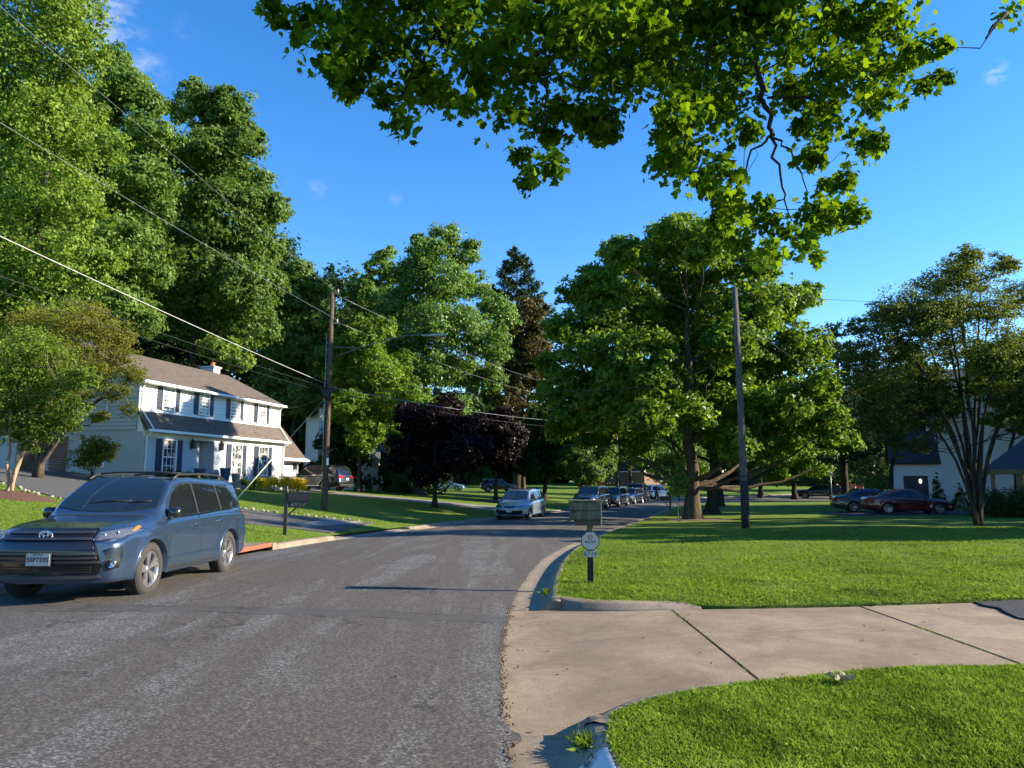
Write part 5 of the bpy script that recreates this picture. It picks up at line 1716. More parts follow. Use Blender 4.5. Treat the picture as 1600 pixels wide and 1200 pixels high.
# the curves of each sort of car --------------------------------------------------
def suv_spec(L=4.89, W=1.93, H=1.70, R=.372, boxy=0.0, sill=.26, hoodz=1.10, beltz=1.10):
    h = L / 2
    zr_ = H
    S = dict(L=L, W=W, R=R, sill=sill, beltz=beltz, tumble=.34 if not boxy else .24, bow=.22, bowr=.10, soft=7, axles=(h - .98, h - .98 - L * .57))
    S['top'] = [(-h, beltz - .14), (-h + .02, beltz + .05), (-h + .22, H - .20), (-h + .36, H - .06), (-h + .7, H - .02), (-.3, H), (.25, H - .02), (.50, H - .07), (h - 1.28, hoodz + .03), (h - 1.1, hoodz + .0), (h - .5, hoodz - .05), (h - .2, hoodz - .11), (h - .06, hoodz - .17), (h, hoodz - .24)]
    S['belt'] = [(-h, beltz - .18), (-h + .3, beltz + .0), (-.8, beltz - .01), (.4, beltz - .05), (h - 1.2, beltz - .10), (h - .4, hoodz - .18), (h, hoodz - .30)]
    S['plan'] = [(-h, W / 2 - .10), (-h + .25, W / 2 - .035), (-h + .8, W / 2 - .01), (0, W / 2), (h - 1.0, W / 2 - .005), (h - .5, W / 2 - .02), (h - .2, W / 2 - .045), (h, W / 2 - .08)]
    S['nose'] = [(.2, -.06), (.35, .0), (.55, .02), (.8, .0), (1.0, -.06), (1.15, -.1)]
    S['tail'] = [(.2, -.06), (.4, .02), (.65, .03), (.9, -.02), (1.1, -.06), (1.7, -.1)]
    zb = beltz + .035; zt = H - .115
    S['side_glass'] = [[(.42, zb - .035), (h - 1.52, zb - .05), (.62, zt - .13), (.33, zt - .015), (.0, zt + .005), (-.10, zt + .005), (-.10, zb - .02)],
                       [(-.16, zb - .02), (-.16, zt + .005), (-.55, zt + .005), (-.98, zt - .015), (-1.04, zb + .01)],
                       [(-1.12, zb + .01), (-1.06, zt - .018), (-1.55, zt - .055), (-1.80, zt - .15), (-1.92, zb + .05), (-1.86, zb + .02)]]
    S['windscreen'] = [(-.70, h - 1.40), (-.4, h - 1.33), (0, h - 1.30), (.4, h - 1.33), (.70, h - 1.40), (.60, .55), (.52, .47), (0, .50), (-.52, .47), (-.60, .55)]
    S['rear_glass'] = [(-.66, beltz + .05), (.66, beltz + .05), (.56, H - .14), (-.56, H - .14)]
    S['seams'] = [[(h - 1.42, sill + .12), (h - 1.42, beltz - .2), (h - 1.50, beltz - .04)], [(-.13, sill + .10), (-.13, beltz)], [(-1.08, beltz), (-1.12, .80), (-1.02, .62), (-.95, .42)], [(h - 1.42, sill + .14), (-.95, sill + .14)]]
    S['handles'] = [(.08, beltz - .16), (-.88, beltz - .14)]
    S['mirror'] = (h - 1.56, beltz + .05, W / 2 - .10)
    S['front'] = []; S['rear'] = [([(-.85, beltz - .20), (-.45, beltz - .18), (-.45, beltz - .05), (-.83, beltz - .02)], 'red'), (mx([(-.85, beltz - .20), (-.45, beltz - .18), (-.45, beltz - .05), (-.83, beltz - .02)]), 'red'), ([(-.8, .34), (.8, .34), (.8, .50), (-.8, .50)], 'trim')]
    S['side_red'] = [[(-h + .04, beltz - .20), (-h + .22, beltz - .16), (-h + .26, beltz - .03), (-h + .05, beltz - .02)]]
    S['plate_f'] = .62; S['plate_r'] = .85
    return S
# ---- the blue vehicle parked close on the left side of the road
S = suv_spec(4.89, 1.925, 1.70, .375)
S['front'] = []
S['lipmat'] = M_BLUE; S['side_red'] = []
S['handlemat'] = M_CHROME; S['mirrormat'] = M_BLACKP
h = S['L'] / 2
S['side_glass'][0] = [(.42, 1.10), (.93, 1.085), (.90, 1.12), (.62, 1.42), (.42, 1.535), (.25, 1.575), (.0, 1.592), (-.10, 1.592), (-.10, 1.115)]
S['side_glass'][1] = [(-.16, 1.115), (-.16, 1.592), (-.55, 1.588), (-1.00, 1.57), (-1.04, 1.145)]
S['side_glass'][2] = [(-1.12, 1.15), (-1.08, 1.565), (-1.5, 1.53), (-1.72, 1.48), (-1.95, 1.21), (-1.90, 1.185)]
S['windscreen'] = [(-.74, 1.02), (-.4, 1.10), (0, 1.13), (.4, 1.10), (.74, 1.02), (.62, .56), (.54, .44), (.3, .42), (0, .41), (-.3, .42), (-.54, .44), (-.62, .56)]
blue, bvh = vehicle(S, 'parked_suv', 'metallic blue family vehicle with roof rails parked at the kerb close to the camera', 'car', (-6.08, 12.15, -.04), 0, M_BLUE, 'twin', None, None)
blue.rotation_euler = (math.radians(.9), 0, math.pi + math.radians(-.6))
# one smooth surface through the nose carries everything on it
_q = []
for _x in np.linspace(-.78, .78, 33):
    for _z in np.linspace(.33, .99, 23):
        _h, *_ = bvh.ray_cast(Vector((_x, 5, _z)), Vector((0, -1, 0)))
        if _h: _q.append((_x, _z, _h.y))
_q = np.array(_q)
_B = lambda x, z: np.stack([np.ones_like(x), x ** 2, x ** 4, x ** 6, z, z ** 2, z ** 3, x ** 2 * z, x ** 2 * z ** 2, x ** 4 * z], -1)
_cf, *_ = np.linalg.lstsq(_B(_q[:, 0], _q[:, 1]), _q[:, 2], rcond=None)
_lift = float(np.quantile(_q[:, 2] - _B(_q[:, 0], _q[:, 1]) @ _cf, .97))
def nose(x, z): return float(_B(np.array(float(x)), np.array(float(z))) @ _cf) + _lift
# grille: dark field widening downwards, five bright bars, black lower mouth
decal(bvh, [(-.60, .955), (-.55, .985), (.55, .985), (.60, .955), (.60, .86), (.66, .74), (.74, .52), (.70, .40), (-.70, .40), (-.74, .52), (-.66, .74), (-.60, .86)], 'F', M_GLOSSB, 'grille', blue, .006, .02, .05, surf=nose)
for z0, z1, wa, wb in ((.925, .955, .56, .56), (.845, .875, .58, .58), (.655, .685, .67, .66), (.60, .63, .69, .68), (.545, .575, .72, .71)):
    decal(bvh, [(-wb, z1), (-wa, z0), (wa, z0), (wb, z1)], 'F', M_SATIN, 'grille_bar', blue, .026, .02, .05, surf=nose)
decal(bvh, [(-.64, .76), (-.60, .81), (.60, .81), (.64, .76), (.645, .72), (-.645, .72)], 'F', M_BLACKP, 'grille_bar', blue, .022, .02, .05, surf=nose)
for k in range(3):
    z = .43 + k * .03
    decal(bvh, [(-.62, z + .010), (-.62, z), (.62, z), (.62, z + .010)], 'F', M_TRIM, 'intake_slat', blue, .018, .012, .06, surf=nose)
decal(bvh, [(-.74, .355), (-.5, .345), (.5, .345), (.74, .355), (.70, .385), (-.70, .385)], 'F', M_TRIM, 'lower_lip', blue, .014, .02, .06, surf=nose)
# emblem: an oval ring with two crossed inner ovals
class _H: y = nose(0, .90)
hit = _H
mb = MB()
def oval(cx, cz, a, b_, r, y):
    mb.tube([(cx + a * math.cos(t), y, cz + b_ * math.sin(t)) for t in np.linspace(0, 6.283, 29)], r, 6, cap=False)
oval(0, .90, .085, .058, .010, hit.y + .040)
oval(0, .90, .028, .052, .006, hit.y + .042)
oval(0, .922, .058, .024, .006, hit.y + .042)
mb.build('emblem', M_CHROME, blue)
# headlights sweeping back with amber ends
for sx in (1, -1):
    f = (lambda P: P) if sx > 0 else mx
    lamp = decal(bvh, f([(.60, .835), (.62, .93), (.74, .945), (.86, .955), (.92, .94), (.88, .89), (.80, .86), (.70, .835)]), 'F', M_LAMP, 'headlight', blue, .012, .02, .03)
    for k, (x, z) in enumerate(((.68, .895), (.78, .92))):
        hq, *_ = bvh.ray_cast(Vector((x * sx, 5, z)), Vector((0, -1, 0)))
        if hq:
            q = MB(); q.lathe([(.001, .012), (.028, .02), (.038, .026), (.042, .016)], 20, Matrix.Translation((x * sx, hq.y + .004, z)) @ Matrix.Rotation(math.radians(-90), 4, 'X'))
            q.build('projector_lamp', M_LAMPB, lamp)
    fr = 'R' if sx > 0 else 'L'
    decal(bvh, [(h - .62, .93), (h - .30, .85), (h - .16, .85), (h - .16, .93), (h - .34, .955), (h - .58, .985)], fr, M_LAMP, 'headlight', blue, .010, .012, .04)
    decal(bvh, [(h - .76, .985), (h - .60, .925), (h - .52, .92), (h - .60, .965), (h - .72, 1.0)], fr, M_AMBER, 'indicator', blue, .014, .012, .04)
    # fog lamp recess
    decal(bvh, f([(.72, .70), (.80, .735), (.885, .735), (.90, .62), (.885, .47), (.80, .44), (.76, .50), (.80, .58)]), 'F', M_GLOSSB, 'fog_lamp_recess', blue, .006, .012, .03)
    hq, *_ = bvh.ray_cast(Vector((.835 * sx, 5, .535)), Vector((0, -1, 0)))
    if hq:
        q = MB(); q.lathe([(.001, .015), (.035, .02), (.05, .03), (.058, .03), (.062, .01)], 20, Matrix.Translation((.835 * sx, hq.y + .004, .535)) @ Matrix.Rotation(math.radians(-90), 4, 'X'))
        q.build('fog_lamp', M_CHROME, blue)
    # chrome lines round the side glass, trim strip, side reflector
    strip(bvh, [(.93, 1.072), (.4, 1.083), (-.2, 1.098), (-1.1, 1.135), (-1.94, 1.175)], fr, .018, M_CHROME, 'window_trim', blue, .008)
    strip(bvh, [(-.13, 1.10), (-.13, 1.595)], fr, .05, M_TRIM, 'door_pillar', blue, .007)
    strip(bvh, [(-1.08, 1.14), (-1.04, 1.57)], fr, .06, M_TRIM, 'door_pillar', blue, .007)
    strip(bvh, [(h - 1.42, .49), (-.85, .50)], fr, .028, M_BLUE, 'side_moulding', blue, .016)
    decal(bvh, [(h - 1.38, .27), (-.80, .27), (-.78, .36), (h - 1.42, .36)], fr, M_TRIM, 'rocker_panel', blue, .006, .02)
    mb = MB()
    mb.tube([(sx * .66, .42, 1.66), (sx * .665, .22, 1.735), (sx * .665, -.6, 1.76), (sx * .665, -1.4, 1.745), (sx * .65, -1.72, 1.66)], .018, 8)
    mb.box((sx * .665, -.55, 1.715), (.04, .07, .07), bev=.01)
    mb.build('roof_rail', M_TRIM, blue)
    decal(bvh, [(-h + .10, .88), (-h + .30, .93), (-h + .36, 1.06), (-h + .12, 1.08)], fr, M_REDL, 'tail_light', blue, .010, .014, .04)
    # wipers
    hq, *_ = bvh.ray_cast(Vector((sx * .30, .98, 4)), Vector((0, 0, -1)))
    h2, *_ = bvh.ray_cast(Vector((-.32 if sx > 0 else -.62, .93, 4)), Vector((0, 0, -1)))
    if hq and h2:
        q = MB(); q.tube([hq + Vector((0, 0, .02)), (hq + h2) / 2 + Vector((0, 0, .035)), h2 + Vector((0, 0, .02))], .009, 5); q.build('wiper', M_TRIM, blue)
for y in (.1, -.95):
    mb = MB(); mb.tube([(-.66, y, 1.755), (-.3, y, 1.775), (.3, y, 1.775), (.66, y, 1.755)], .016, 8); mb.build('cross_bar', M_TRIM, blue)
hit.y = nose(0, .60)
mb = MB(); mb.box((0, hit.y + .045, .60), (.33, .014, .18), bev=.004)
pf = mb.build('number_plate', M_SATIN, blue)
mb = MB(); mb.box((0, hit.y + .054, .602), (.302, .006, .150)); mb.build('plate_field', M_PLATE, pf)
link('lettering', text_mesh('5EP7595', .082, M_INK, .001, bold=.0015), pf, (0, hit.y + .060, .598), (math.radians(90), 0, math.pi))
link('lettering', text_mesh('MARYLAND', .024, M_INK, .001), pf, (0, hit.y + .060, .662), (math.radians(90), 0, math.pi))
for b_ in [c for c in blue.children if c.name.startswith('wheel') and not c.name.startswith('wheel_arch')]: pass

# ---- silver-blue minivan coming the same way
S = suv_spec(5.17, 1.99, 1.74, .36, hoodz=1.02, beltz=1.06)
h = S['L'] / 2
S['top'] = [(-h, .92), (-h + .02, 1.12), (-h + .2, 1.52), (-h + .36, 1.68), (-h + .7, 1.72), (-.3, 1.74), (.35, 1.71), (.65, 1.63), (h - 1.05, 1.08), (h - .9, 1.02), (h - .5, .93), (h - .2, .84), (h, .72)]
S['belt'] = [(-h, .90), (-h + .3, 1.08), (-.8, 1.05), (.4, 1.0), (h - 1.1, .95), (h - .4, .82), (h, .68)]
S['side_glass'] = [[(.55, 1.05), (h - 1.30, 1.00), (.90, 1.36), (.55, 1.57), (.2, 1.60), (.06, 1.60), (.06, 1.06)], [(0, 1.06), (0, 1.60), (-1.05, 1.60), (-1.1, 1.09)], [(-1.17, 1.09), (-1.12, 1.60), (-1.75, 1.56), (-2.15, 1.46), (-2.28, 1.16)]]
S['windscreen'] = [(-.74, h - 1.20), (0, h - 1.08), (.74, h - 1.20), (.64, .78), (.55, .66), (0, .64), (-.55, .66), (-.64, .78)]
S['axles'] = (h - .95, h - .95 - 3.06)
S['nose'] = [(.2, -.05), (.4, .03), (.7, .03), (.9, -.05), (1.1, -.12)]
S['front'] = [([(-.68, .36), (.68, .36), (.80, .52), (.72, .66), (.52, .58), (-.52, .58), (-.72, .66), (-.80, .52)], 'black'),
              ([(-.40, .82), (.40, .82), (.30, .74), (0, .70), (-.30, .74)], 'black'),
              ([(.42, .80), (.60, .83), (.90, .90), (.86, .80), (.55, .72)], 'lamp'), (mx([(.42, .80), (.60, .83), (.90, .90), (.86, .80), (.55, .72)]), 'lamp'),
              ([(-.78, .335), (.78, .335), (.74, .37), (-.74, .37)], 'chrome')]
S['seams'] = [[(h - 1.3, .4), (h - 1.3, .9)], [(.03, .36), (.03, 1.05)], [(-1.14, 1.07), (-1.14, .42)]]
S['handles'] = [(.2, .92), (-.2, .93)]
S['mirror'] = (h - 1.35, 1.08, .88)
S['rails'] = (-1.9, .3, .66, 1.69)
S['plate_f'] = .55
vehicle(S, 'parked_minivan', 'silver-blue minivan with black grille parked before the purple leaved trees', 'minivan', (.55, 44.2, float(road_z(.3, 44)) - .02), math.pi - .28, M_SILVER, 'five', None, '')

# ---- the row parked farther along the same kerb
row = 'cars parked along the kerb beyond the wooden mailbox'
S = suv_spec(4.83, 1.92, 1.80, .39, boxy=1, sill=.34, hoodz=1.18, beltz=1.16)
S['front'] = [([(-.50, .72), (.50, .72), (.54, .98), (-.54, .98)], 'black'), ([(-.46, .84), (.46, .84), (.46, .875), (-.46, .875)], 'chrome'), ([(-.46, .76), (.46, .76), (.46, .785), (-.46, .785)], 'chrome'),
              ([(.56, .80), (.60, .97), (.88, .98), (.88, .86)], 'lamp'), (mx([(.56, .80), (.60, .97), (.88, .98), (.88, .86)]), 'lamp'), ([(-.62, .44), (.62, .44), (.70, .62), (-.70, .62)], 'trim'), ([(.72, .50), (.84, .50), (.84, .66), (.72, .66)], 'bowl'), (mx([(.72, .50), (.84, .50), (.84, .66), (.72, .66)]), 'bowl')]
S['rails'] = (-1.7, .3, .64, 1.79)
def park(spec, name, label, cat, x, y, rz, mat_, style, group=row, plate=None, z=None, pitch=0):
    r, b_ = vehicle(spec, name, label, cat, (x, y, (float(road_z(x, y)) if z is None else z) - .015), rz, mat_, style, group, plate)
    return r
park(S, 'parked_suv', 'dark navy boxy vehicle with bright headlamps, first in the row behind the wooden mailbox', 'car', 6.2, 57.6, math.pi - .40, M_NAVY, 'five', plate='')
S2 = suv_spec(4.45, 1.85, 1.66, .35, hoodz=1.04, beltz=1.04)
S2['front'] = [([(-.45, .60), (.45, .60), (.30, .84), (-.30, .84)], 'black'), ([(.46, .74), (.86, .86), (.84, .76), (.6, .68)], 'lamp'), (mx([(.46, .74), (.86, .86), (.84, .76), (.6, .68)]), 'lamp'), ([(-.7, .36), (.7, .36), (.6, .52), (-.6, .52)], 'trim'), ([(.68, .42), (.82, .40), (.84, .54), (.7, .5)], 'bowl'), (mx([(.68, .42), (.82, .40), (.84, .54), (.7, .5)]), 'bowl')]
park(S2, 'parked_suv', 'dark grey-green compact vehicle parked second in the row', 'car', 8.8, 63.9, math.pi - .44, M_DGREY, 'five', plate='')
S3 = suv_spec(4.3, 1.80, 1.52, .33, hoodz=.98, beltz=.98)
S3['front'] = [([(-.45, .52), (.45, .52), (.30, .78), (-.30, .78)], 'black'), ([(.46, .70), (.84, .82), (.82, .70), (.6, .64)], 'lamp'), (mx([(.46, .70), (.84, .82), (.82, .70), (.6, .64)]), 'lamp'), ([(-.65, .34), (.65, .34), (.6, .46), (-.6, .46)], 'trim')]
park(S3, 'parked_car', 'small dark blue hatchback parked third in the row before the red vehicle', 'car', 11.1, 69.6, math.pi - .46, M_NAVY, 'multi', plate='')
S4 = suv_spec(4.9, 1.97, 1.92, .40, boxy=1, sill=.36, hoodz=1.2, beltz=1.22)
park(S4, 'parked_suv', 'tall dark red vehicle seen from behind beside the walking person', 'car', 12.9, 75.6, -.30, M_RED, 'five', plate='')
S5 = suv_spec(4.5, 1.82, 1.62, .34, hoodz=1.0, beltz=1.02)
park(S5, 'parked_car', 'white car just beyond the tall red vehicle', 'car', 15.9, 82.0, -.70, M_WHITEP, 'five', plate='')

# ---- dark vehicle on the drive by the garage
S6 = suv_spec(5.0, 1.98, 1.75, .39, hoodz=1.10, beltz=1.10)
S6['rails'] = (-1.9, .3, .66, 1.72); S6['railmat'] = M_SATIN
S6['rear'].append(([(-.8, .34), (.8, .34), (.8, .44), (-.8, .44)], 'satin'))
r, b_ = vehicle(S6, 'parked_suv', 'black large vehicle with silver wheels on the drive by the garage, seen from behind', 'car', (-13.6, 51.5, hz(-13.6, 51.5) + .03), math.radians(68), M_BLACKP, 'multi', None, '')
for fr in 'RL': strip(b_, [(.9, 1.10), (-1.9, 1.14)], fr, .02, M_CHROME, 'window_trim', r, .009)
for fr in 'RL': strip(b_, [(1.2, .42), (-1.2, .42)], fr, .03, M_CHROME, 'side_moulding', r, .012)

# ---- low cars on the far lawn side drive
def coupe_spec(L=4.81, W=1.85, H=1.43, R=.33):
    h = L / 2
    S = dict(L=L, W=W, R=R, sill=.20, beltz=.92, tumble=.55, bow=.20, bowr=.14, soft=11, axles=(h - .95, h - .95 - 2.74), archgap=.045, scoop=.014)
    S['top'] = [(-h, .80), (-h + .05, .97), (-h + .5, 1.03), (-h + .85, 1.10), (-1.05, H - .10), (-.5, H - .01), (-.1, H), (.25, H - .05), (h - 1.45, .97), (h - 1.25, .93), (h - .6, .84), (h - .2, .74), (h, .60)]
    S['belt'] = [(-h, .78), (-h + .4, .93), (-1.2, .95), (.3, .90), (h - 1.3, .86), (h - .4, .72), (h, .56)]
    S['plan'] = [(-h, W / 2 - .12), (-h + .3, W / 2 - .05), (-h + .9, W / 2 - .005), (0, W / 2), (h - 1.0, W / 2 - .005), (h - .4, W / 2 - .04), (h, W / 2 - .10)]
    S['nose'] = [(.2, -.04), (.4, .02), (.6, .0), (.9, -.1)]; S['tail'] = [(.2, -.04), (.5, .03), (.8, .0), (1.0, -.05)]
    S['side_glass'] = [[(.95, .935), (.30, 1.28), (.05, 1.325), (-.25, 1.335), (-.30, .95)], [(-.35, .95), (-.31, 1.335), (-.75, 1.30), (-1.12, 1.17), (-1.33, 1.01), (-1.28, .97)]]
    S['windscreen'] = [(-.68, h - 1.42), (0, h - 1.32), (.68, h - 1.42), (.52, .28), (0, .22), (-.52, .28)]
    S['rear_glass_top'] = [(-.62, -1.62), (0, -1.70), (.62, -1.62), (.50, -.95), (0, -.90), (-.50, -.95)]
    S['seams'] = [[(h - 1.5, .30), (h - 1.5, .88)], [(-.45, .93), (-.5, .6), (-.42, .32)]]
    S['handles'] = [(-.3, .80)]
    S['mirror'] = (h - 1.65, .96, W / 2 - .10)
    S['front'] = [([(-.5, .45), (.5, .45), (.4, .62), (-.4, .62)], 'black'), ([(.5, .58), (.85, .72), (.8, .58)], 'lamp'), (mx([(.5, .58), (.85, .72), (.8, .58)]), 'lamp')]
    S['rear'] = [([(-.84, .70), (-.42, .70), (-.42, .84), (-.80, .86)], 'red'), (mx([(-.84, .70), (-.42, .70), (-.42, .84), (-.80, .86)]), 'red')]
    S['side_red'] = [[(-h + .06, .72), (-h + .26, .74), (-h + .30, .84), (-h + .08, .86)]]
    S['plate_f'] = .45; S['plate_r'] = .6
    return S
vehicle(coupe_spec(), 'parked_coupe', 'dark red coupe parked side on across the lawn before the white house', 'car', (22.9, 43.0, hz(22.9, 43) + .03), math.radians(-98), M_RED, 'multi', None, None)
vehicle(coupe_spec(4.85, 1.84, 1.46, .33), 'parked_car', 'dark silver sedan parked just behind the dark red coupe', 'car', (22.7, 46.6, hz(22.7, 46.6) + .03), math.radians(-104), M_DGREY, 'five', None, None)
S7 = suv_spec(4.95, 1.9, 1.55, .36, hoodz=1.02, beltz=1.02)
vehicle(S7, 'parked_car', 'long dark wagon parked on the cross street by the orange barrels', 'car', (34.6, 83.0, float(zr(83)) + .05), math.radians(62), M_NAVY, 'five', None, None)
vehicle(coupe_spec(4.7, 1.8, 1.42, .32), 'parked_car', 'light blue car beyond the purple leaved tree', 'car', (wx(700, 96), 96, hz(wx(700, 96), 96)), math.radians(-100), paint('light_blue_paint', (.16, .34, .48)), 'multi', None, None)
vehicle(suv_spec(4.5, 1.82, 1.6, .34, hoodz=1.0, beltz=1.02), 'parked_suv', 'black car beyond the lawn left of the minivan', 'car', (wx(778, 92), 92, hz(wx(778, 92), 92)), math.radians(-80), M_BLACKP, 'multi', None, None)
# ------------------------------------------------------------------ houses
def siding_mat(name, col):
    b = NB(name); vec = b.coord('Object')
    n = b.noise(vec, 1.2, 4)
    st = b.noise(b.coord('Object', scale=(.3, .3, 3)), 6, 4, .7)
    c = b.mix(b.math('MULTIPLY', n, .16), col, tuple(x * .8 for x in col))
    c = b.mix(b.math('MULTIPLY', st, .10), c, tuple(x * .62 for x in col))
    b.set(Base__Color=c, Roughness=.62)
    return b.m
M_SIDING = siding_mat('white_siding', (.78, .77, .74))
M_TRIMW = siding_mat('white_trim', (.80, .80, .79))
M_SIDE2 = siding_mat('grey_white_siding', (.42, .45, .49))  # white gable siding with its bluish shade put into the colour
def brick_mat(name, c1, c2, mortar, sc=1.0, bumpy=.6, axis=None):
    b = NB(name); tc = b.coord('Object')
    geo = b.n.new('ShaderNodeNewGeometry')
    sep = b.n.new('ShaderNodeSeparateXYZ'); b.l(tc, sep.inputs[0])
    cmb = b.n.new('ShaderNodeCombineXYZ')
    b.l(b.math('ADD', sep.outputs[0], sep.outputs[1]), cmb.inputs[0]); b.l(sep.outputs[2], cmb.inputs[1])
    br = b.node('ShaderNodeTexBrick', Scale=1.0)
    br.inputs['Brick Width'].default_value = .215 * sc; br.inputs['Row Height'].default_value = .075 * sc
    br.inputs['Mortar Size'].default_value = .008 * sc
    br.inputs['Color1'].default_value = (*c1, 1); br.inputs['Color2'].default_value = (*c2, 1); br.inputs['Mortar'].default_value = (*mortar, 1)
    b.l(cmb.outputs[0], br.inputs['Vector'])
    c = b.mix(b.math('MULTIPLY', b.noise(tc, 3, 4), .3), br.outputs['Color'], tuple(x * .6 for x in c1))
    b.set(Base__Color=c, Roughness=.85)
    b.l(b.bump(br.outputs['Fac'], -bumpy, .012), b.b.inputs['Normal'])
    return b.m
M_BRICKW = brick_mat('white_painted_brick', (.47, .50, .54), (.43, .46, .50), (.36, .38, .42), 1.0, .35)
M_BRICKR = brick_mat('red_brick', (.20, .075, .045), (.14, .05, .035), (.30, .25, .2))
M_BRICKB = brick_mat('brown_brick', (.24, .13, .085), (.17, .09, .06), (.28, .24, .2))
def shingle_mat(name, base):
    b = NB(name); tc = b.coord('Object')
    sep = b.n.new('ShaderNodeSeparateXYZ'); b.l(tc, sep.inputs[0])
    cmb = b.n.new('ShaderNodeCombineXYZ')
    b.l(sep.outputs[0], cmb.inputs[0]); b.l(b.math('ADD', sep.outputs[1], sep.outputs[2]), cmb.inputs[1])
    br = b.node('ShaderNodeTexBrick', Scale=1.0)
    br.inputs['Brick Width'].default_value = .34; br.inputs['Row Height'].default_value = .19
    br.inputs['Mortar Size'].default_value = .012
    br.inputs['Color1'].default_value = (*base, 1); br.inputs['Color2'].default_value = (*[x * .5 for x in base], 1); br.inputs['Mortar'].default_value = (*[x * .35 for x in base], 1)
    b.l(cmb.outputs[0], br.inputs['Vector'])
    n = b.noise(tc, 2.0, 5, .6)
    c = b.mix(b.math('MULTIPLY', n, .4), br.outputs['Color'], tuple(min(1, x * 1.5) for x in base))
    blot = b.noise(b.coord('Object', scale=(1.2, 3.5, 3.5)), 2.6, 4, .7)
    c = b.mix(b.ramp(blot, [(.45, (0, 0, 0)), (.65, (.55, .55, .55))]), c, tuple(x * .45 for x in base))
    c = b.mix(b.math('MULTIPLY', b.noise(tc, 60, 2, .8), .35), c, tuple(x * .5 for x in base))
    b.set(Base__Color=c, Roughness=.9)
    b.l(b.bump(br.outputs['Fac'], -.6, .012), b.b.inputs['Normal'])
    return b.m
M_SHINGLE = shingle_mat('brown_grey_shingles', (.130, .102, .084))
M_SHINGLE_D = shingle_mat('dark_shingles', (.05, .052, .06))
M_SHUTTER = plain('navy_shutter', (.020, .030, .055), .5)
M_PANE = glassy('window_pane', (.06, .07, .08), .04)
def blind_mat():
    b = NB('window_pane_with_blinds'); tc = b.coord('Object')
    wv = b.node('ShaderNodeTexWave', Scale=9.0, _bands_direction='Z'); b.l(tc, wv.inputs['Vector'])
    n = b.noise(tc, 2.2, 2)
    c = b.ramp(wv.outputs['Fac'], [(.3, (.26, .25, .23)), (.7, (.48, .47, .43))])
    c = b.mix(b.ramp(n, [(.42, (0, 0, 0)), (.52, (1, 1, 1))]), c, (.05, .055, .06))
    b.set(Base__Color=c, Roughness=.06)
    return b.m
M_BLIND = blind_mat()
M_DOORW = plain('painted_door', (.62, .66, .70), .45)
M_LANTERN = plain('dark_lantern', (.02, .025, .03), .4)

def window(parent, x, z, w, h, y, mat=None, rows=4, cols=3, axis='x', nrm=-1, name='window'):
    """sash window on a wall. axis 'x': wall runs along x and faces nrm*y ; axis 'y': wall runs along y and faces nrm*x"""
    def P(a, d, zz): return (a, y + nrm * d, zz) if axis == 'x' else (y + nrm * d, a, zz)
    def B(m, a, d, zz, sa, sd, sz): m.box(P(a, d, zz), (sa, sd, sz) if axis == 'x' else (sd, sa, sz))
    m = MB(); t = .07
    B(m, x, .035, z + h / 2 + t / 2, w + 2 * t, .07, t); B(m, x, .045, z - h / 2 - t / 2, w + 2 * t + .06, .09, t)
    for s in (-1, 1): B(m, x + s * (w / 2 + t / 2), .035, z, t, .07, h)
    B(m, x, .03, z, w, .035, .05)
    o = m.build(name, M_TRIMW, parent)
    p = MB(); B(p, x, .004, z, w - .002, .008, h - .002); p.build('pane', mat or M_BLIND, o)
    g = MB()
    for i in range(1, cols): B(g, x - w / 2 + w * i / cols, .014, z, .022, .02, h - .004)
    for i in range(1, rows):
        if i * 2 == rows: continue
        B(g, x, .0145, z - h / 2 + h * i / rows, w - .004, .018, .022)
    q = g.build('muntin_grid', M_TRIMW, o); q['kind'] = 'stuff'
    return o
def shutter(parent, x, z, w, h, y, nrm=-1, axis='x'):
    m = MB()
    def B(a, d, zz, sa, sd, sz): m.box((a, y + nrm * d, zz) if axis == 'x' else (y + nrm * d, a, zz), (sa, sd, sz) if axis == 'x' else (sd, sa, sz))
    B(x, .025, z, w, .03, h)
    for s in (-1, 1): B(x + s * (w / 2 - .02), .045, z, .04, .012, h)
    for zz in (z + h / 2 - .03, z - h / 2 + .03, z): B(x, .045, zz, w - .08, .012, .06)
    n = int(h / .11)
    for k in range(n): B(x, .042, z - h / 2 + h * (k + .5) / n, w - .09, .012, .05)
    m.build('shutter', M_SHUTTER, parent)
def lap_siding(parent, pts, z0, z1, mat, pitch=.16, name='siding'):
    """lapped boards along a wall from a to b (2-D), facing outwards on the given side"""
    (ax, ay), (bx, by), (nx, ny) = pts
    m = MB(); n = int((z1 - z0) / pitch)
    for k in range(n):
        a = z0 + k * (z1 - z0) / n; b = z0 + (k + 1) * (z1 - z0) / n
        o0, o1 = .052, .008
        m.add([(ax + nx * o0, ay + ny * o0, a), (bx + nx * o0, by + ny * o0, a), (bx + nx * o1, by + ny * o1, b), (ax + nx * o1, ay + ny * o1, b),
               (ax, ay, a), (bx, by, a)], [(0, 1, 2, 3), (4, 5, 1, 0)])
    o = m.build(name, mat, parent); o['kind'] = 'stuff'
    return o
def slab_yz(m, x0, x1, p, q, t):
    """roof slab running along x, between (y,z) points p (low) and q (high), thickness t"""
    d = Vector((q[0] - p[0], q[1] - p[1])).normalized(); nn = Vector((-d.y, d.x)) * t
    if nn.y < 0: nn = -nn
    P = [(p[0], p[1]), (q[0], q[1]), (q[0] + nn.x, q[1] + nn.y), (p[0] + nn.x, p[1] + nn.y)]
    vs = [(x0, a, b) for a, b in P] + [(x1, a, b) for a, b in P]
    m.add(vs, [(0, 1, 2, 3), (7, 6, 5, 4), (0, 4, 5, 1), (1, 5, 6, 2), (2, 6, 7, 3), (3, 7, 4, 0)])
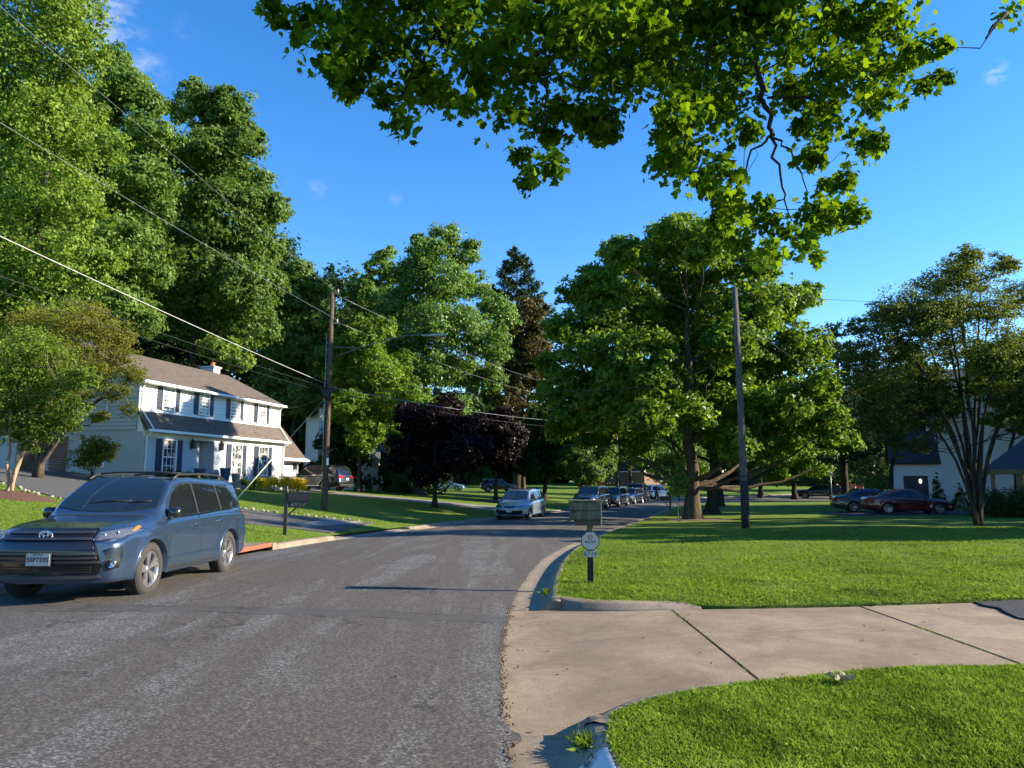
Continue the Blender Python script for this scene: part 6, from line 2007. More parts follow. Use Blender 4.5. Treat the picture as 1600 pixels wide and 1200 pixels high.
def prism_x(m, prof, x0, x1):
    n = len(prof)
    m.add([(x0, a, b) for a, b in prof] + [(x1, a, b) for a, b in prof], [tuple(range(n)), tuple(reversed(range(n, 2 * n)))] + [(i, n + i, n + (i + 1) % n, (i + 1) % n) for i in range(n)])

# ---- white colonial house on the rise, left of the first pole
HZ = 1.42
house = thing('white_house', 'two-storey white house with dark shutters and a brown shingled skirt roof on the rise', 'house', (-18.13, 36.0, HZ), math.radians(78.05))
HL = 13.5
m = MB()
prism_x(m, [(.9, -1.6), (.9, 2.45), (.42, 2.5), (.42, 5.10), (.45, 5.17), (4.5, 7.15), (8.9, 5.17), (8.9, -1.6)], 0, HL)
m.box((1.975, .45, .45), (3.95, .9, 4.1)); m.box(((5.8 + HL) / 2, .45, .45), (HL - 5.8, .9, 4.1)); m.box((4.875, .45, 2.42), (1.85, .9, .14))
m.build('wall', M_BRICKW, house)
m = MB(); prism_x(m, [(0.0, 2.50), (.40, 3.52), (.40, 2.50)], .002, HL - .002); m.build('wall', M_SIDING, house)
lap_siding(house, ((0, .40), (HL, .40), (0, -1)), 3.52, 5.05, M_SIDING, .19)
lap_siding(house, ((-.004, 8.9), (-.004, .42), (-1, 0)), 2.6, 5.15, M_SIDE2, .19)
m = MB(); slab_yz(m, -.18, HL + .18, (.10, 4.98), (4.55, 7.17), .09); slab_yz(m, -.18, HL + .18, (9.25, 5.0), (4.55, 7.17), .09)
roof = m.build('roof', M_SHINGLE, house)
m = MB(); slab_yz(m, -.12, HL + .12, (-.36, 2.60), (.41, 3.50), .07); m.build('skirt_roof', M_SHINGLE, house)
m = MB()
m.box((HL / 2, .02, 4.99), (HL + .36, .13, .13)); m.box((HL / 2, .10, 4.93), (HL + .1, .5, .03))
m.box((HL / 2, -.43, 2.55), (HL + .28, .13, .13)); m.box((HL / 2, -.2, 2.50), (HL + .2, .44, .03)); m.box((HL / 2, -.015, 2.36), (HL, .03, .22))
m.build('gutter', M_TRIMW, house)
for x in (.12, HL - .12):
    m = MB(); m.tube([(x, .0, 4.95), (x, .28, 4.75), (x, .30, 3.62), (x, -.35, 2.75), (x, -.45, 2.6)], .045, 8)
    m.tube([(x, -.42, 2.5), (x, -.10, 2.3), (x, -.07, .0), (x, -.2, -.3)], .045, 8); m.build('downspout', M_TRIMW, house)
for x in (0.05, HL - .05):
    m = MB(); m.box((x, .385, 4.25), (.13, .05, 1.5)); m.build('corner_board', M_TRIMW, house)
for x in (2.15, 5.15, 8.2, 11.2):
    window(house, x, 4.33, .86, 1.12, .375); shutter(house, x - .70, 4.33, .36, 1.24, .375); shutter(house, x + .70, 4.33, .36, 1.24, .375)
for x in (1.95, 8.0, 10.95):
    window(house, x, 1.28, .98, 1.72, 0); shutter(house, x - .80, 1.25, .42, 1.86, 0); shutter(house, x + .80, 1.25, .42, 1.86, 0)
m = MB(); m.box((5.15, .86, 1.12), (1.02, .06, 2.2)); 
for dz in (-.55, .1, .7):
    for dx in (-.23, .23): m.box((5.15 + dx, .825, 1.1 + dz), (.34, .02, .45))
dr = m.build('door', M_DOORW, house)
m = MB(); m.lathe([(.001, 0), (.03, .01), (.035, .03), (.001, .05)], 12, Matrix.Translation((4.74, .82, 1.05)) @ Matrix.Rotation(math.radians(90), 4, 'X')); m.build('door_knob', M_SATIN, dr)
m = MB(); m.box((4.40, .84, 1.12), (.34, .05, 2.2)); m.build('sidelight', M_SHUTTER, house)
m = MB(); m.box((5.05, -.6, -.12), (2.9, 1.5, .2)); m.box((5.05, -1.45, -.26), (2.6, .5, .16)); m.build('step', M_CONC_GREY, house)
for x in (3.72, 6.35):
    m = MB(); m.box((x, -.10, 1.95), (.19, .19, .34)); m.lathe([(.16, 2.12), (.03, 2.26), (.001, 2.34)], 8, Matrix.Translation((x, -.10, 0))); m.tube([(x, 0, 2.2), (x, -.1, 2.34)], .015, 6); m.build('wall_lantern', M_LANTERN, house)
# chimney beyond the ridge
m = MB(); m.box((12.9, 5.4, 6.9), (.75, 1.0, 1.6)); m.box((12.9, 5.4, 7.74), (.9, 1.15, .10)); ch = m.build('chimney', M_BRICKW, house)
m = MB(); m.lathe([(.16, 7.79), (.14, 8.05), (.17, 8.08), (.10, 8.08)], 16, Matrix.Translation((12.9, 5.25, 0))); m.build('chimney_pot', plain('terracotta', (.45, .16, .08), .8), ch)
# gable side: brick stack left unpainted, window, vents
m = MB(); 
rb = random.Random(4)
for k in range(34):
    z = -.55 + k * .085
    q = .12 if k % 2 else 0
    m.box((-.03, 4.85, z), (.05, .95 + q, .07))
m.build('brick_stack', M_BRICKR, house)['kind'] = 'stuff'
window(house, 2.6, 1.35, .8, 1.1, 0, M_PANE, axis='y', nrm=-1)
window(house, 2.6, 4.1, .8, 1.1, 0, M_BLIND, axis='y', nrm=-1)
window(house, 6.6, 4.1, .8, 1.1, 0, M_BLIND, axis='y', nrm=-1)
# garage wing
G0, G1 = HL + .02, 17.3
m = MB(); prism_x(m, [(1.0, -1.6), (1.0, 1.75), (3.65, 4.85), (6.3, 1.75), (6.3, -1.6)], G0, G1); m.build('garage_wall', M_BRICKW, house)
m = MB(); slab_yz(m, G0, G1 + .35, (.35, 1.30), (3.70, 5.14), .09); slab_yz(m, G0, G1 + .35, (6.9, 1.45), (3.60, 5.14), .09); m.build('garage_roof', M_SHINGLE, house)
m = MB(); m.box(((G0 + G1) / 2 + .2, .28, 1.44), (G1 - G0 + .35, .12, .12)); m.box(((G0 + G1) / 2 + .15, .66, 1.56), (G1 - G0 + .3, .66, .03)); m.build('gutter', M_TRIMW, house)
m = MB(); m.tube([(G1 + .2, .3, 1.55), (G1 - .1, .9, 1.2), (G1 - .1, .93, -.5)], .045, 8); m.build('downspout', M_TRIMW, house)
m = MB(); m.box((15.15, .975, .15), (2.35, .05, 2.2))
for k in range(4):
    for i in range(4): m.box((15.15 - .86 + i * .575, .945, -.68 + k * .54), (.46, .015, .40))
m.build('garage_door', M_DOORW, house)
m = MB(); m.box((15.15, .96, 1.31), (2.6, .09, .14)); m.box((13.9, .96, .15), (.12, .09, 2.2)); m.box((16.4, .96, .15), (.12, .09, 2.2)); m.build('garage_door_frame', M_TRIMW, house)
m = MB(); m.box((16.85, .90, .95), (.19, .19, .32)); m.lathe([(.15, 1.11), (.001, 1.28)], 8, Matrix.Translation((16.85, .90, 0))); m.build('wall_lantern', M_LANTERN, house)

# ---- other houses
def gable_house(name, label, loc, rz, L, D, eave, ridge, wall, roofm, cat='house', over=.35, base=-1.5):
    h = thing(name, label, cat, loc, rz)
    m = MB(); prism_x(m, [(0, base), (0, eave), (D / 2, ridge), (D, eave), (D, base)], 0, L); m.build('wall', wall, h)
    s = (ridge - eave) / (D / 2)
    m = MB(); slab_yz(m, -over, L + over, (-over, eave - s * over + .02), (D / 2 + .03, ridge + .03), .10); slab_yz(m, -over, L + over, (D + over, eave - s * over + .02), (D / 2 - .03, ridge + .03), .10); m.build('roof', roofm, h)
    m = MB(); m.box((L / 2, -over - .04, eave - s * over), (L + 2 * over, .12, .13)); m.box((L / 2, D + over + .04, eave - s * over), (L + 2 * over, .12, .13))
    for x in (-over - .02, L + over + .02):
        for q in (0, 1):
            y0_, y1_ = (-over, D / 2) if q == 0 else (D + over, D / 2)
            a = math.atan2(ridge - (eave - s * over), abs(y1_ - y0_))
            ln = math.hypot(ridge - (eave - s * over), y1_ - y0_)
            m.box((x, (y0_ + y1_) / 2, (eave - s * over + ridge) / 2 - .02), (.04, ln, .18), rx=a if q == 0 else -a)
    m.build('gutter', M_TRIMW, h)
    return h
# second white house deeper in the shade: gable towards the camera
h2 = gable_house('white_house', 'shaded white house with a broad chimney, beyond the black vehicle on the drive', (-12.3, 68, hz(-12.3, 68)), math.radians(78), 10.5, 7.6, 3.0, 5.6, M_SIDING, M_SHINGLE_D)
for x in (2.0, 5.2, 8.2): window(h2, x, 1.4, .95, 1.3, 0); shutter(h2, x - .72, 1.4, .36, 1.4, 0); shutter(h2, x + .72, 1.4, .36, 1.4, 0)
window(h2, 3.0, 1.5, 1.2, 1.2, 0, M_PANE, axis='y'); shutter(h2, 3.0 - .85, 1.5, .36, 1.3, 0, -1, 'y'); shutter(h2, 3.0 + .85, 1.5, .36, 1.3, 0, -1, 'y')
m = MB(); m.box((-.5, 6.3, 3.3), (1.0, 1.3, 8.6)); m.box((-.5, 6.3, 7.6), (1.15, 1.45, .2)); m.build('chimney', M_SIDING, h2)
lap_siding(h2, ((-.004, 7.6), (-.004, 0), (-1, 0)), -.2, 3.0, M_SIDING, .2)
# brick house far down the street
h3 = gable_house('brick_house', 'brown brick gable house with a white dormer, far beyond the parked cars', (wx(1042, 116), 116, 0.35), math.radians(125), 8.5, 5.0, 2.6, 5.3, M_BRICKB, M_SHINGLE_D)
RD = Matrix.Rotation(math.radians(90), 4, 'X')
m = MB(); m.prism([(-.6, 0), (.6, 0), (.6, 1.1), (0, 1.7), (-.6, 1.1)], -4.6, -2.9, Matrix.Translation((3.6, 0, 3.3)) @ RD); dm = m.build('dormer', M_TRIMW, h3)
m = MB(); m.prism([(-.3, .25), (.3, .25), (.3, .85), (0, 1.2), (-.3, .85)], -4.63, -4.6, Matrix.Translation((3.6, 0, 3.3)) @ RD); m.build('pane', M_PANE, dm)
# low roofs beyond the cross street
for i, (u, d, L, lab) in enumerate([(1172, 126, 7, 'low far house behind the two dark street trees'), (1228, 132, 10, 'low far house with pale gable over the far bank')]):
    g_ = gable_house('low_house', lab, (wx(u, d), d, hz(wx(u, d), d)), math.radians(5 - 9 * i), L, 7, 2.3, 3.7, M_BRICKB, M_SHINGLE_D)
    window(g_, L * .5, 1.3, 1.4, 1.0, 0, M_PANE)
# white house on the right: tall block and garage block
h4 = thing('white_house', 'tall white house with lapped siding behind the dark red coupe and the crape myrtle', 'house', (wx(1397, 54), 54.0, hz(28.6, 54.5)), math.radians(-25))
m = MB(); m.box((9.5, 5, 3.6), (13, 9, 9.6)); m.build('wall', M_SIDING, h4)
m = MB(); prism_x(m, [(0, -1.2), (0, 3.3), (4, 5.6), (8, 3.3), (8, -1.2)], 0, 3.0); m.build('garage_wall', M_SIDING, h4)
m = MB(); slab_yz(m, -.3, 3.0, (-.35, 3.15), (4.03, 5.66), .1); slab_yz(m, -.3, 3.0, (8.35, 3.15), (3.97, 5.66), .1); m.build('garage_roof', M_SHINGLE_D, h4)
m = MB()
prism_x(m, [(.2, 8.35), (5, 10.6), (9.8, 8.35)], 2.7, 16.3); m.build('roof', M_SHINGLE_D, h4)
lap_siding(h4, ((3.0, .5), (16, .5), (0, -1)), -.4, 8.3, M_SIDING, .22)
lap_siding(h4, ((0, -.004), (2.98, -.004), (0, -1)), -.4, 3.2, M_SIDING, .22)
m = MB(); m.box((1.35, -.04, 1.05), (1.55, .05, 2.5)); 
for k in range(4): m.box((1.35, -.075, .1 + k * .62), (1.4, .02, .5))
m.build('garage_door', M_SHUTTER, h4)
m = MB(); m.box((.42, -.05, 1.1), (.22, .07, 2.8)); m.box((2.28, -.05, 1.1), (.22, .07, 2.8)); m.box((1.35, -.05, 2.42), (1.64, .07, .22)); m.build('garage_door_frame', M_TRIMW, h4)
for x in (5.2, 8.6, 12): window(h4, x, 6.4, 1.0, 1.5, .465, M_PANE); 
m = MB(); m.tube([(2.9, .38, 8.3), (2.9, .38, -.4)], .05, 8); m.build('downspout', M_SHUTTER, h4)
m = MB(); m.tube([(9.3, .3, 8.2), (9.3, .3, 4.4), (8.2, .2, 4.9)], .05, 8); m.build('downspout', M_SHUTTER, h4)
# brown house with a deep porch at the edge of the picture
M_OLIVE = plain('olive_fascia', (.13, .115, .055), .7); M_TANP = plain('tan_post', (.22, .13, .07), .7); M_DWALL = plain('dark_wall', (.06, .05, .04), .8)
h5 = thing('brown_house', 'brown house with low hipped porch roof and tan posts behind clipped bushes', 'house', (25.0, 38.5, hz(25, 38.5)), math.radians(-33))
m = MB(); vs = [(-.4, -.4, 2.35), (13, -.4, 2.35), (13, 9, 2.35), (-.4, 9, 2.35), (2.6, 4.3, 4.9), (10, 4.3, 4.9)]
m.add(vs, [(0, 1, 5, 4), (1, 2, 5), (2, 3, 4, 5), (3, 0, 4), (3, 2, 1, 0)]); m.build('roof', M_SHINGLE_D, h5)
m = MB(); m.box((6.3, -.42, 2.28), (13.5, .06, .26)); m.box((-.42, 4.3, 2.28), (.06, 9.4, .26)); m.build('fascia', M_OLIVE, h5)
m = MB(); m.box((8.2, 4.6, .7), (9.0, 7.2, 3.2)); m.build('wall', M_DWALL, h5)
for x in (.1, 1.25, 3.6, 6.2, 8.8): m = MB(); m.box((x, 0, .9), (.30 if x != .1 else .2, .30, 2.6)); m.build('porch_post', M_TANP, h5)
window(h5, 5.0, 1.3, 1.5, 1.3, 1.0, M_PANE); window(h5, 8.5, 1.3, 1.5, 1.3, 1.0, M_PANE)
# ------------------------------------------------------------------ street furniture, plants, small things
def at(u, v, extra=0.0):
    """the spot on the ground seen at picture point (u, v)"""
    p = math.radians(PITCH); x = (u - 800) / FOC; y = -(v - 600) / FOC
    d = np.array([x, math.cos(p) - y * math.sin(p), math.sin(p) + y * math.cos(p)])
    ts = np.arange(3, 160, .03)
    X, Y, Z = d[0] * ts, d[1] * ts, EYE + d[2] * ts
    road = (X > xl(Y)) & (X < xr(Y))
    g = np.where(road, road_z(X, Y), height(X, Y)) + extra
    i = int(np.argmax(Z < g))
    return float(X[i]), float(Y[i]), float(g[i])

M_POLE = bark('creosoted_pole', (.045, .030, .022), (.145, .10, .075), 1.6)
M_POLE2 = bark('weathered_pole', (.05, .045, .042), (.17, .15, .135), 1.6)
M_GALV = plain('galvanised_steel', (.34, .36, .38), .45, .7)
M_WIRE = plain('black_cable', (.012, .012, .013), .6)
M_WIREL = plain('bright_cable', (.42, .42, .42), .5)
M_PORC = plain('porcelain', (.25, .2, .18), .3)
PA = (wx(509, 33.5), 33.5); PAz = hz(*PA)
topA = wz(457, 33.5)
poleA = thing('utility_pole', 'brown wooden utility pole carrying a street lamp arm, on the lawn by the black mailbox', 'utility pole', (PA[0], PA[1], PAz))
m = MB(); HA = topA - PAz
m.tube([(0, 0, -.3), (0, 0, .2), (.02, 0, HA * .5), (.05, 0, HA)], [.135, .128, .112, .092], 14); m.build('pole', M_POLE, poleA)
for z, lab in ((HA - .05, 0), (wz(505, 33.5) - PAz, 1)):
    m = MB(); m.box((.18, 0, z), (.34, .07, .07)); m.lathe([(.001, z + .03), (.05, z + .04), (.06, z + .10), (.03, z + .15), (.05, z + .2), (.001, z + .22)], 12, Matrix.Translation((.3, 0, 0))); m.build('insulator', M_PORC, poleA)
m = MB()
zc = wz(612, 33.5) - PAz
m.box((0, -.2, zc), (.5, .12, .16)); m.lathe([(.001, zc - .4), (.14, zc - .38), (.15, zc - .05), (.001, zc - .02)], 16, Matrix.Translation((.02, -.27, 0)))
for k in range(4): m.box((-.3 + .2 * k, -.22, zc + .13), (.05, .14, .12))
m.build('junction_box', M_WIRE, poleA)
m = MB(); m.box((.10, -.125, 2.2), (.10, .02, .32)); m.build('pole_tag', M_TRIMW, poleA)
m = MB(); m.tube([(-.15, -.06, .1), (-.145, -.06, HA * .8)], .018, 6); m.build('conduit', M_GALV, poleA)
# lamp arm
za = wz(560, 33.5) - PAz
arm = MB(); L_ = wx(655, 33.5) - PA[0]
zt_ = wz(526, 33.5) - PAz
arm.tube([(.1, 0, za), (L_ * .3, -.1, za + (zt_ - za) * .42), (L_ * .62, -.2, za + (zt_ - za) * .82), (L_ * .85, -.3, zt_ + .0), (L_ * 1.0, -.3, zt_ + .02)], .024, 8)
arm.tube([(.1, 0, za + .55), (L_ * .3, -.1, za + (zt_ - za) * .42 + .04)], .016, 6)
ao = arm.build('lamp_arm', plain('dull_steel', (.13, .14, .15), .6, .5), poleA)
m = MB(); prof = [(0, .02), (.1, .075), (.35, .11), (.62, .15), (.95, .16), (1.15, .11), (1.22, .02)]
vs = []; fs = []
for x, r in prof:
    for k in range(12):
        a = k / 12 * 6.283; vs.append((L_ + x, -.3 + math.cos(a) * r, zt_ + .0 + math.sin(a) * r * .55))
for i in range(len(prof) - 1):
    for k in range(12): fs.append((i * 12 + k, i * 12 + (k + 1) % 12, (i + 1) * 12 + (k + 1) % 12, (i + 1) * 12 + k))
m.add(vs, fs, True); lh = m.build('lamp_head', M_GALV, ao)
m = MB(); m.lathe([(.13, 0), (.11, -.07), (.001, -.10)], 16, Matrix.Translation((L_ + .88, -.3, zt_ - .06))); m.build('lamp_lens', M_LAMP, lh)

PB = (wx(1161, 27.6), 27.6); PBz = hz(*PB); HB = wz(450, 27.6) - PBz
poleB = thing('utility_pole', 'grey weathered utility pole standing alone on the wide lawn', 'utility pole', (PB[0], PB[1], PBz))
m = MB(); m.tube([(.03, 0, -.3), (.02, 0, .2), (0, 0, HB * .5), (-.04, 0, HB)], [.155, .148, .122, .095], 14); m.build('pole', M_POLE2, poleB)
m = MB()
for z in (.35, .62, 1.9): m.lathe([(.148, z), (.158, z + .01), (.158, z + .045), (.148, z + .055)], 14)
m.build('metal_band', M_WIRE, poleB)
m = MB(); m.tube([(.0205, 0, -.2), (.019, 0, 1.75)], [.156, .149], 14); m.build('tarred_base', plain('tar', (.022, .018, .016), .85, var=.4), poleB)  # shade on the lower pole, painted as a dark sleeve
for z in (HB - .25, HB - 1.2): m = MB(); m.box((.12, -.02, z), (.26, .06, .06)); m.build('insulator', M_PORC, poleB)
PC = (wx(964, 74), 74)
poleC = thing('utility_pole', 'distant slim utility pole behind the row of parked cars', 'utility pole', (PC[0], PC[1], hz(*PC)))
m = MB(); m.tube([(0, 0, -.3), (0, 0, 10)], [.17, .12], 10); m.build('pole', M_POLE2, poleC)
m = MB(); m.box((0, 0, 9.4), (1.6, .1, .1)); m.build('crossarm', M_POLE2, poleC)

def wire(label, a, b, sag, r, mat, group='overhead wires'):
    a = Vector(a); b = Vector(b); n = 26; P = []
    for k in range(n + 1):
        t = k / n; p = a.lerp(b, t); p.z -= sag * 4 * t * (1 - t); P.append(p)
    m = MB(); m.tube(P, r, 5); o = m.build('wire', mat); props(o, label, 'wire', group)
def up(P, z, P_z, dx=0, dy=0): return (P[0] + dx, P[1] + dy, z + P_z)
Q = (-15.2, -8.0)
zA = lambda v: wz(v, 33.5)
def left_wire(label, dx, va, vl, sag, r, mat):
    A = (PA[0] + dx, PA[1] - .1, zA(va)); qx, qy = Q
    # where this line of wires crosses the left edge of the picture, and how high it hangs there
    ts = np.linspace(0, 1, 400); X = A[0] + (qx - A[0]) * ts; Y = A[1] + (qy - A[1]) * ts
    k = int(np.argmin(np.abs(X + .7005 * (.992 * Y + .7))))
    t = ts[k]; z = wz(vl, Y[k])
    qz = (z + sag * 4 * t * (1 - t) - A[2] * (1 - t)) / t
    wire(label, A, (qx, qy, qz), sag, r, mat)
left_wire('top wire from the head of the brown pole, highest over the wood', .3, 458, 35, .3, .0045, M_GALV)
left_wire('second wire from the upper insulator of the brown pole across the wood', .3, 500, 200, .35, .006, M_GALV)
left_wire('thick pale cable sloping from the brown pole across the wood and white house', -.1, 600, 370, .3, .013, M_WIREL)
left_wire('thick black cable just under the pale cable at the white house', -.1, 606, 430, .35, .011, M_WIRE)
left_wire('thin black cable low before the white house roof', -.2, 612, 452, .4, .009, M_WIRE)
wire('service wire from the brown pole to the far end of the white house eave', (PA[0] - .2, PA[1], zA(618)), (-15.4, 48.4, 6.3), .25, .009, M_WIRE)
wire('service wire from the brown pole to the near corner of the white house', (PA[0] - .25, PA[1], zA(616)), (-18.0, 36.3, 6.2), .35, .009, M_WIRE)
wire('top wire from the brown pole towards the distant pole', (PA[0] + .3, PA[1], zA(462)), (PC[0], PC[1], 9.6), .8, .006, M_GALV)
wire('second wire from the brown pole towards the distant pole', (PA[0] + .3, PA[1], zA(503)), (PC[0], PC[1], 8.9), .9, .006, M_GALV)
wire('thick cable from the junction box towards the distant pole', (PA[0] + .1, PA[1], zA(605)), (PC[0], PC[1], 7.2), .5, .011, M_GALV)
wire('black cable from the junction box towards the distant pole', (PA[0] + .1, PA[1], zA(612)), (PC[0], PC[1], 6.6), .55, .011, M_WIRE)
wire('level black cable across the road between the two near poles', (PA[0] + .1, PA[1] - .2, zA(608)), (PB[0], PB[1], PBz + HB - 3.6), .35, .010, M_WIRE)
wire('upper wire leaving the grey pole over the wide lawn', (PB[0], PB[1], PBz + HB - .25), (46, 30.5, 8.4), .3, .008, M_WIRE)
wire('lower wire leaving the grey pole for the white house', (PB[0], PB[1], PBz + HB - 1.2), (29.2, 54, 6.4), .6, .008, M_WIRE)
gx, gy, gz = at(366, 782)
wire('steel guy wire from the brown pole down to the lawn', (PA[0], PA[1], zA(617)), (gx, gy, gz), 0, .006, M_GALV, 'guy wires')
v1 = Vector((gx, gy, gz)); v2 = Vector((PA[0], PA[1], zA(617))); vd = (v2 - v1).normalized()
m = MB(); m.tube([v1 + Vector((.06, 0, 0)), v1 + vd * 2.5 + Vector((.04, 0, 0))], .026, 8)
props(m.build('guy_guard', plain('pale_yellow_plastic', (.62, .60, .40), .6)), 'pale yellow plastic guard leaning along the guy wire on the lawn', 'guy guard')

# ---- wooden mailbox with security sign
M_OLDW = bark('weathered_green_wood', (.06, .065, .045), (.17, .175, .13), 1.2)
x, y, z = at(923, 905, .0)
x, y, z = 1.18, 11.25, hz(1.18, 11.25)
mailbox = thing('mailbox', 'weathered wooden mailbox on a post with octagonal sign and number plate at the lawn edge', 'mailbox', (x, y, z))
m = MB(); m.box((0, 0, .50), (.085, .085, 1.2), bev=.006); m.build('post', M_OLDW, mailbox)
m = MB(); m.box((0, 0, .16), (.088, .088, .46), bev=.006); m.build('tarred_foot', plain('tar_dark', (.018, .016, .014), .85, var=.4), mailbox)  # darker sleeve round the lower post
bw, bh, bd = .47, .25, .24
for k in range(2):
    m = MB(); m.box((-.07, -bd / 2, 1.005 + k * .128), (bw, .02, .122), bev=.004); m.build('plank', M_OLDW, mailbox)
    m = MB(); m.box((-.07, bd / 2, 1.005 + k * .128), (bw, .02, .122), bev=.004); m.build('plank', M_OLDW, mailbox)
m = MB(); m.box((-.07, 0, 1.215), (bw + .03, bd + .06, .02), bev=.004); m.build('lid', M_OLDW, mailbox)
m = MB(); m.box((-.07, 0, .935), (bw, bd - .03, .018), bev=.003); m.build('plank', M_OLDW, mailbox)
for s in (-1, 1): m = MB(); m.box((-.07 + s * (bw / 2 - .012), 0, 1.07), (.02, bd - .03, .24)); m.build('end_board', M_OLDW, mailbox)
m = MB(); m.box((-.03, 0, .885), (.40, .16, .08), bev=.01); m.build('bracket', M_DWALL, mailbox)
m = MB(); m.tube([(-.30, -.02, .92), (-.49, -.04, .87)], .008, 6); m.build('latch_rod', M_WIRE, mailbox)
m = MB(); m.tube([(-.25, -.142, 1.12), (-.25, -.148, 1.05)], .012, 6); m.build('flag_hinge', M_WIRE, mailbox)
def octo(r): return [(r * math.cos(math.radians(22.5 + 45 * k)), r * math.sin(math.radians(22.5 + 45 * k))) for k in range(8)]
RX = Matrix.Translation((-.005, -.056, .62)) @ Matrix.Rotation(math.radians(90), 4, 'X')
m = MB(); m.prism(octo(.150), 0, .008, RX); sg = m.build('sign', M_SHUTTER, mailbox)
m = MB(); m.prism(octo(.136), .008, .011, RX); m.build('sign_field', M_PLATE, sg)
m = MB(); m.prism(octo(.040), .012, .014, RX @ Matrix.Translation((0, .055, 0))); m.build('sign_emblem', plain('faded_red', (.45, .09, .06), .6), sg)
m = MB(); m.box((-.005, -.0705, .675), (.014, .002, .056)); m.box((-.005, -.0705, .675), (.05, .002, .010)); m.build('emblem_mark', M_PLATE, sg)
link('lettering', text_mesh('VECTOR', .045, M_SHUTTER, .0006, bold=.0012), sg, (-.005, -.0685, .605), (math.radians(90), 0, 0))
link('lettering', text_mesh('SECURITY', .020, M_INK, .0006), sg, (-.005, -.0685, .572), (math.radians(90), 0, 0))
m = MB(); m.box((-.005, -.052, .428), (.21, .008, .095)); npl = m.build('number_plate', M_GALV, mailbox)
for i, c in enumerate('6716'):
    m = MB(); m.box((-.083 + i * .052, -.0575, .428), (.046, .003, .086)); m.build('number_tile', M_PLATE, npl)
    link('lettering', text_mesh(c, .088, M_INK, .0006, bold=.0015), npl, (-.083 + i * .052, -.0595, .428), (math.radians(90), 0, 0))

# ---- black mailbox 6709
x, y, z = at(445, 836)
mb6 = thing('mailbox', 'black mailbox with number 6709 on a black post by the driveway mouth', 'mailbox', (x, y, z), math.radians(14))
SC = y / 21.5
M_BLK = plain('black_enamel', (.012, .012, .013), .4)
m = MB(); m.box((0, 0, .55), (.11, .11, 1.5), bev=.01); m.lathe([(.075, 1.28), (.075, 1.31), (.03, 1.33), (.055, 1.38), (.04, 1.43), (.001, 1.47)], 14); m.build('post', M_BLK, mb6)
m = MB()
vs = []; nseg = 10
sec = [(-.10, 0), (.10, 0)] + [(.10 * math.cos(a), .15 + .10 * math.sin(a)) for a in np.linspace(0, math.pi, nseg)]
m.prism(sec, -.0, .60, Matrix.Translation((.06, 0, 1.0)) @ Matrix.Rotation(math.radians(90), 4, 'Z') @ Matrix.Rotation(math.radians(90), 4, 'X')); m.build('box', M_BLK, mb6)
m = MB(); m.prism([(a * 1.06, b * 1.04) for a, b in sec], 0, .02, Matrix.Translation((.66, 0, .997)) @ Matrix.Rotation(math.radians(90), 4, 'Z') @ Matrix.Rotation(math.radians(90), 4, 'X')); m.build('box_door', M_BLK, mb6)
m = MB(); m.box((.33, 0, .975), (.62, .12, .04)); m.box((.30, 0, .90), (.55, .02, .20)); m.box((.22, 0, .72), (.05, .06, .58), ry=math.radians(45)); m.build('bracket', M_BLK, mb6)
link('lettering', text_mesh('6709', .15, M_GALV, .001), mb6, (.30, -.013, .895), (math.radians(90), 0, 0))
link('lettering', text_mesh('//', .12, M_GALV, .001), mb6, (.53, -.013, .905), (math.radians(90), 0, 0))

# ---- third mailbox, its paper sign, and a staked sapling in front of the big maple
x, y, z = at(1048, 806)
mb7 = thing('mailbox', 'small dark mailbox on a braced post beyond the staked sapling', 'mailbox', (x, y, z), math.radians(180))
m = MB(); m.box((0, 0, .6), (.10, .10, 1.5), bev=.01); m.build('post', M_BLK, mb7)
m = MB(); m.prism(sec, 0, .55, Matrix.Translation((.05, 0, .92)) @ Matrix.Rotation(math.radians(90), 4, 'Z') @ Matrix.Rotation(math.radians(90), 4, 'X')); m.build('box', M_BLK, mb7)
m = MB(); m.box((.26, 0, .70), (.04, .05, .66), ry=math.radians(42)); m.build('brace', M_BLK, mb7)
m = MB(); m.box((-.16, .03, 1.12), (.16, .01, .26)); sg2 = m.build('paper_sign', plain('teal_sign', (.05, .16, .22), .6), mb7)
m = MB(); m.box((-.16, .038, 1.12), (.05, .004, .16), ry=.5); m.build('sign_mark', M_PLATE, sg2)
x, y, z = at(1058, 815)
d_ = y
make_tree('sapling', 'slim staked sapling with thin pale crown before the big maple', 'young tree', d_, 1058,
    [(1058, 735, 8), (1050, 750, 9), (1066, 752, 9), (1056, 765, 8), (1062, 722, 6), (1068, 768, 6), (1047, 766, 6)], 1500, .10, M_LEAF_PALE, M_BARK_GREY, .028, 50, limbs=5, low=.4, twigs=25)
m = MB(); m.tube([(0, 0, -.1), (0, 0, 1.5)], .022, 6); o = m.build('stake', M_BLK, None, (x + .14, y, z)); props(o, 'dark thin stake beside the sapling stem', 'stake')

# ---- storm drain inlet with rust red edge
M_RUST = plain('rust_red_iron', (.24, .075, .045), .75, .1, .35, 8)
ya, yb = 17.0, 19.2
xa, xb = float(xl(ya)), float(xl(yb)); zi = float(zr(18.1))
ang = math.atan2(yb - ya, xb - xa)
inlet = thing('storm_drain', 'kerb storm drain inlet with rust red iron edge and dark mouth behind the blue vehicle', 'storm drain', ((xa + xb) / 2, (ya + yb) / 2, zi), ang)
Ln = math.hypot(xb - xa, yb - ya)
m = MB(); m.box((0, .55, .10), (Ln, 1.0, .09), bev=.01); m.build('top_slab', M_CONC, inlet)
m = MB(); m.box((.0, .035, .115), (Ln - .3, .06, .11), bev=.008); m.build('iron_edge', M_RUST, inlet)
m = MB(); m.box((0, .06, -.05), (Ln, .9, .02)); m.box((0, .35, .02), (Ln, .02, .14)); m.build('mouth', M_WELL, inlet)
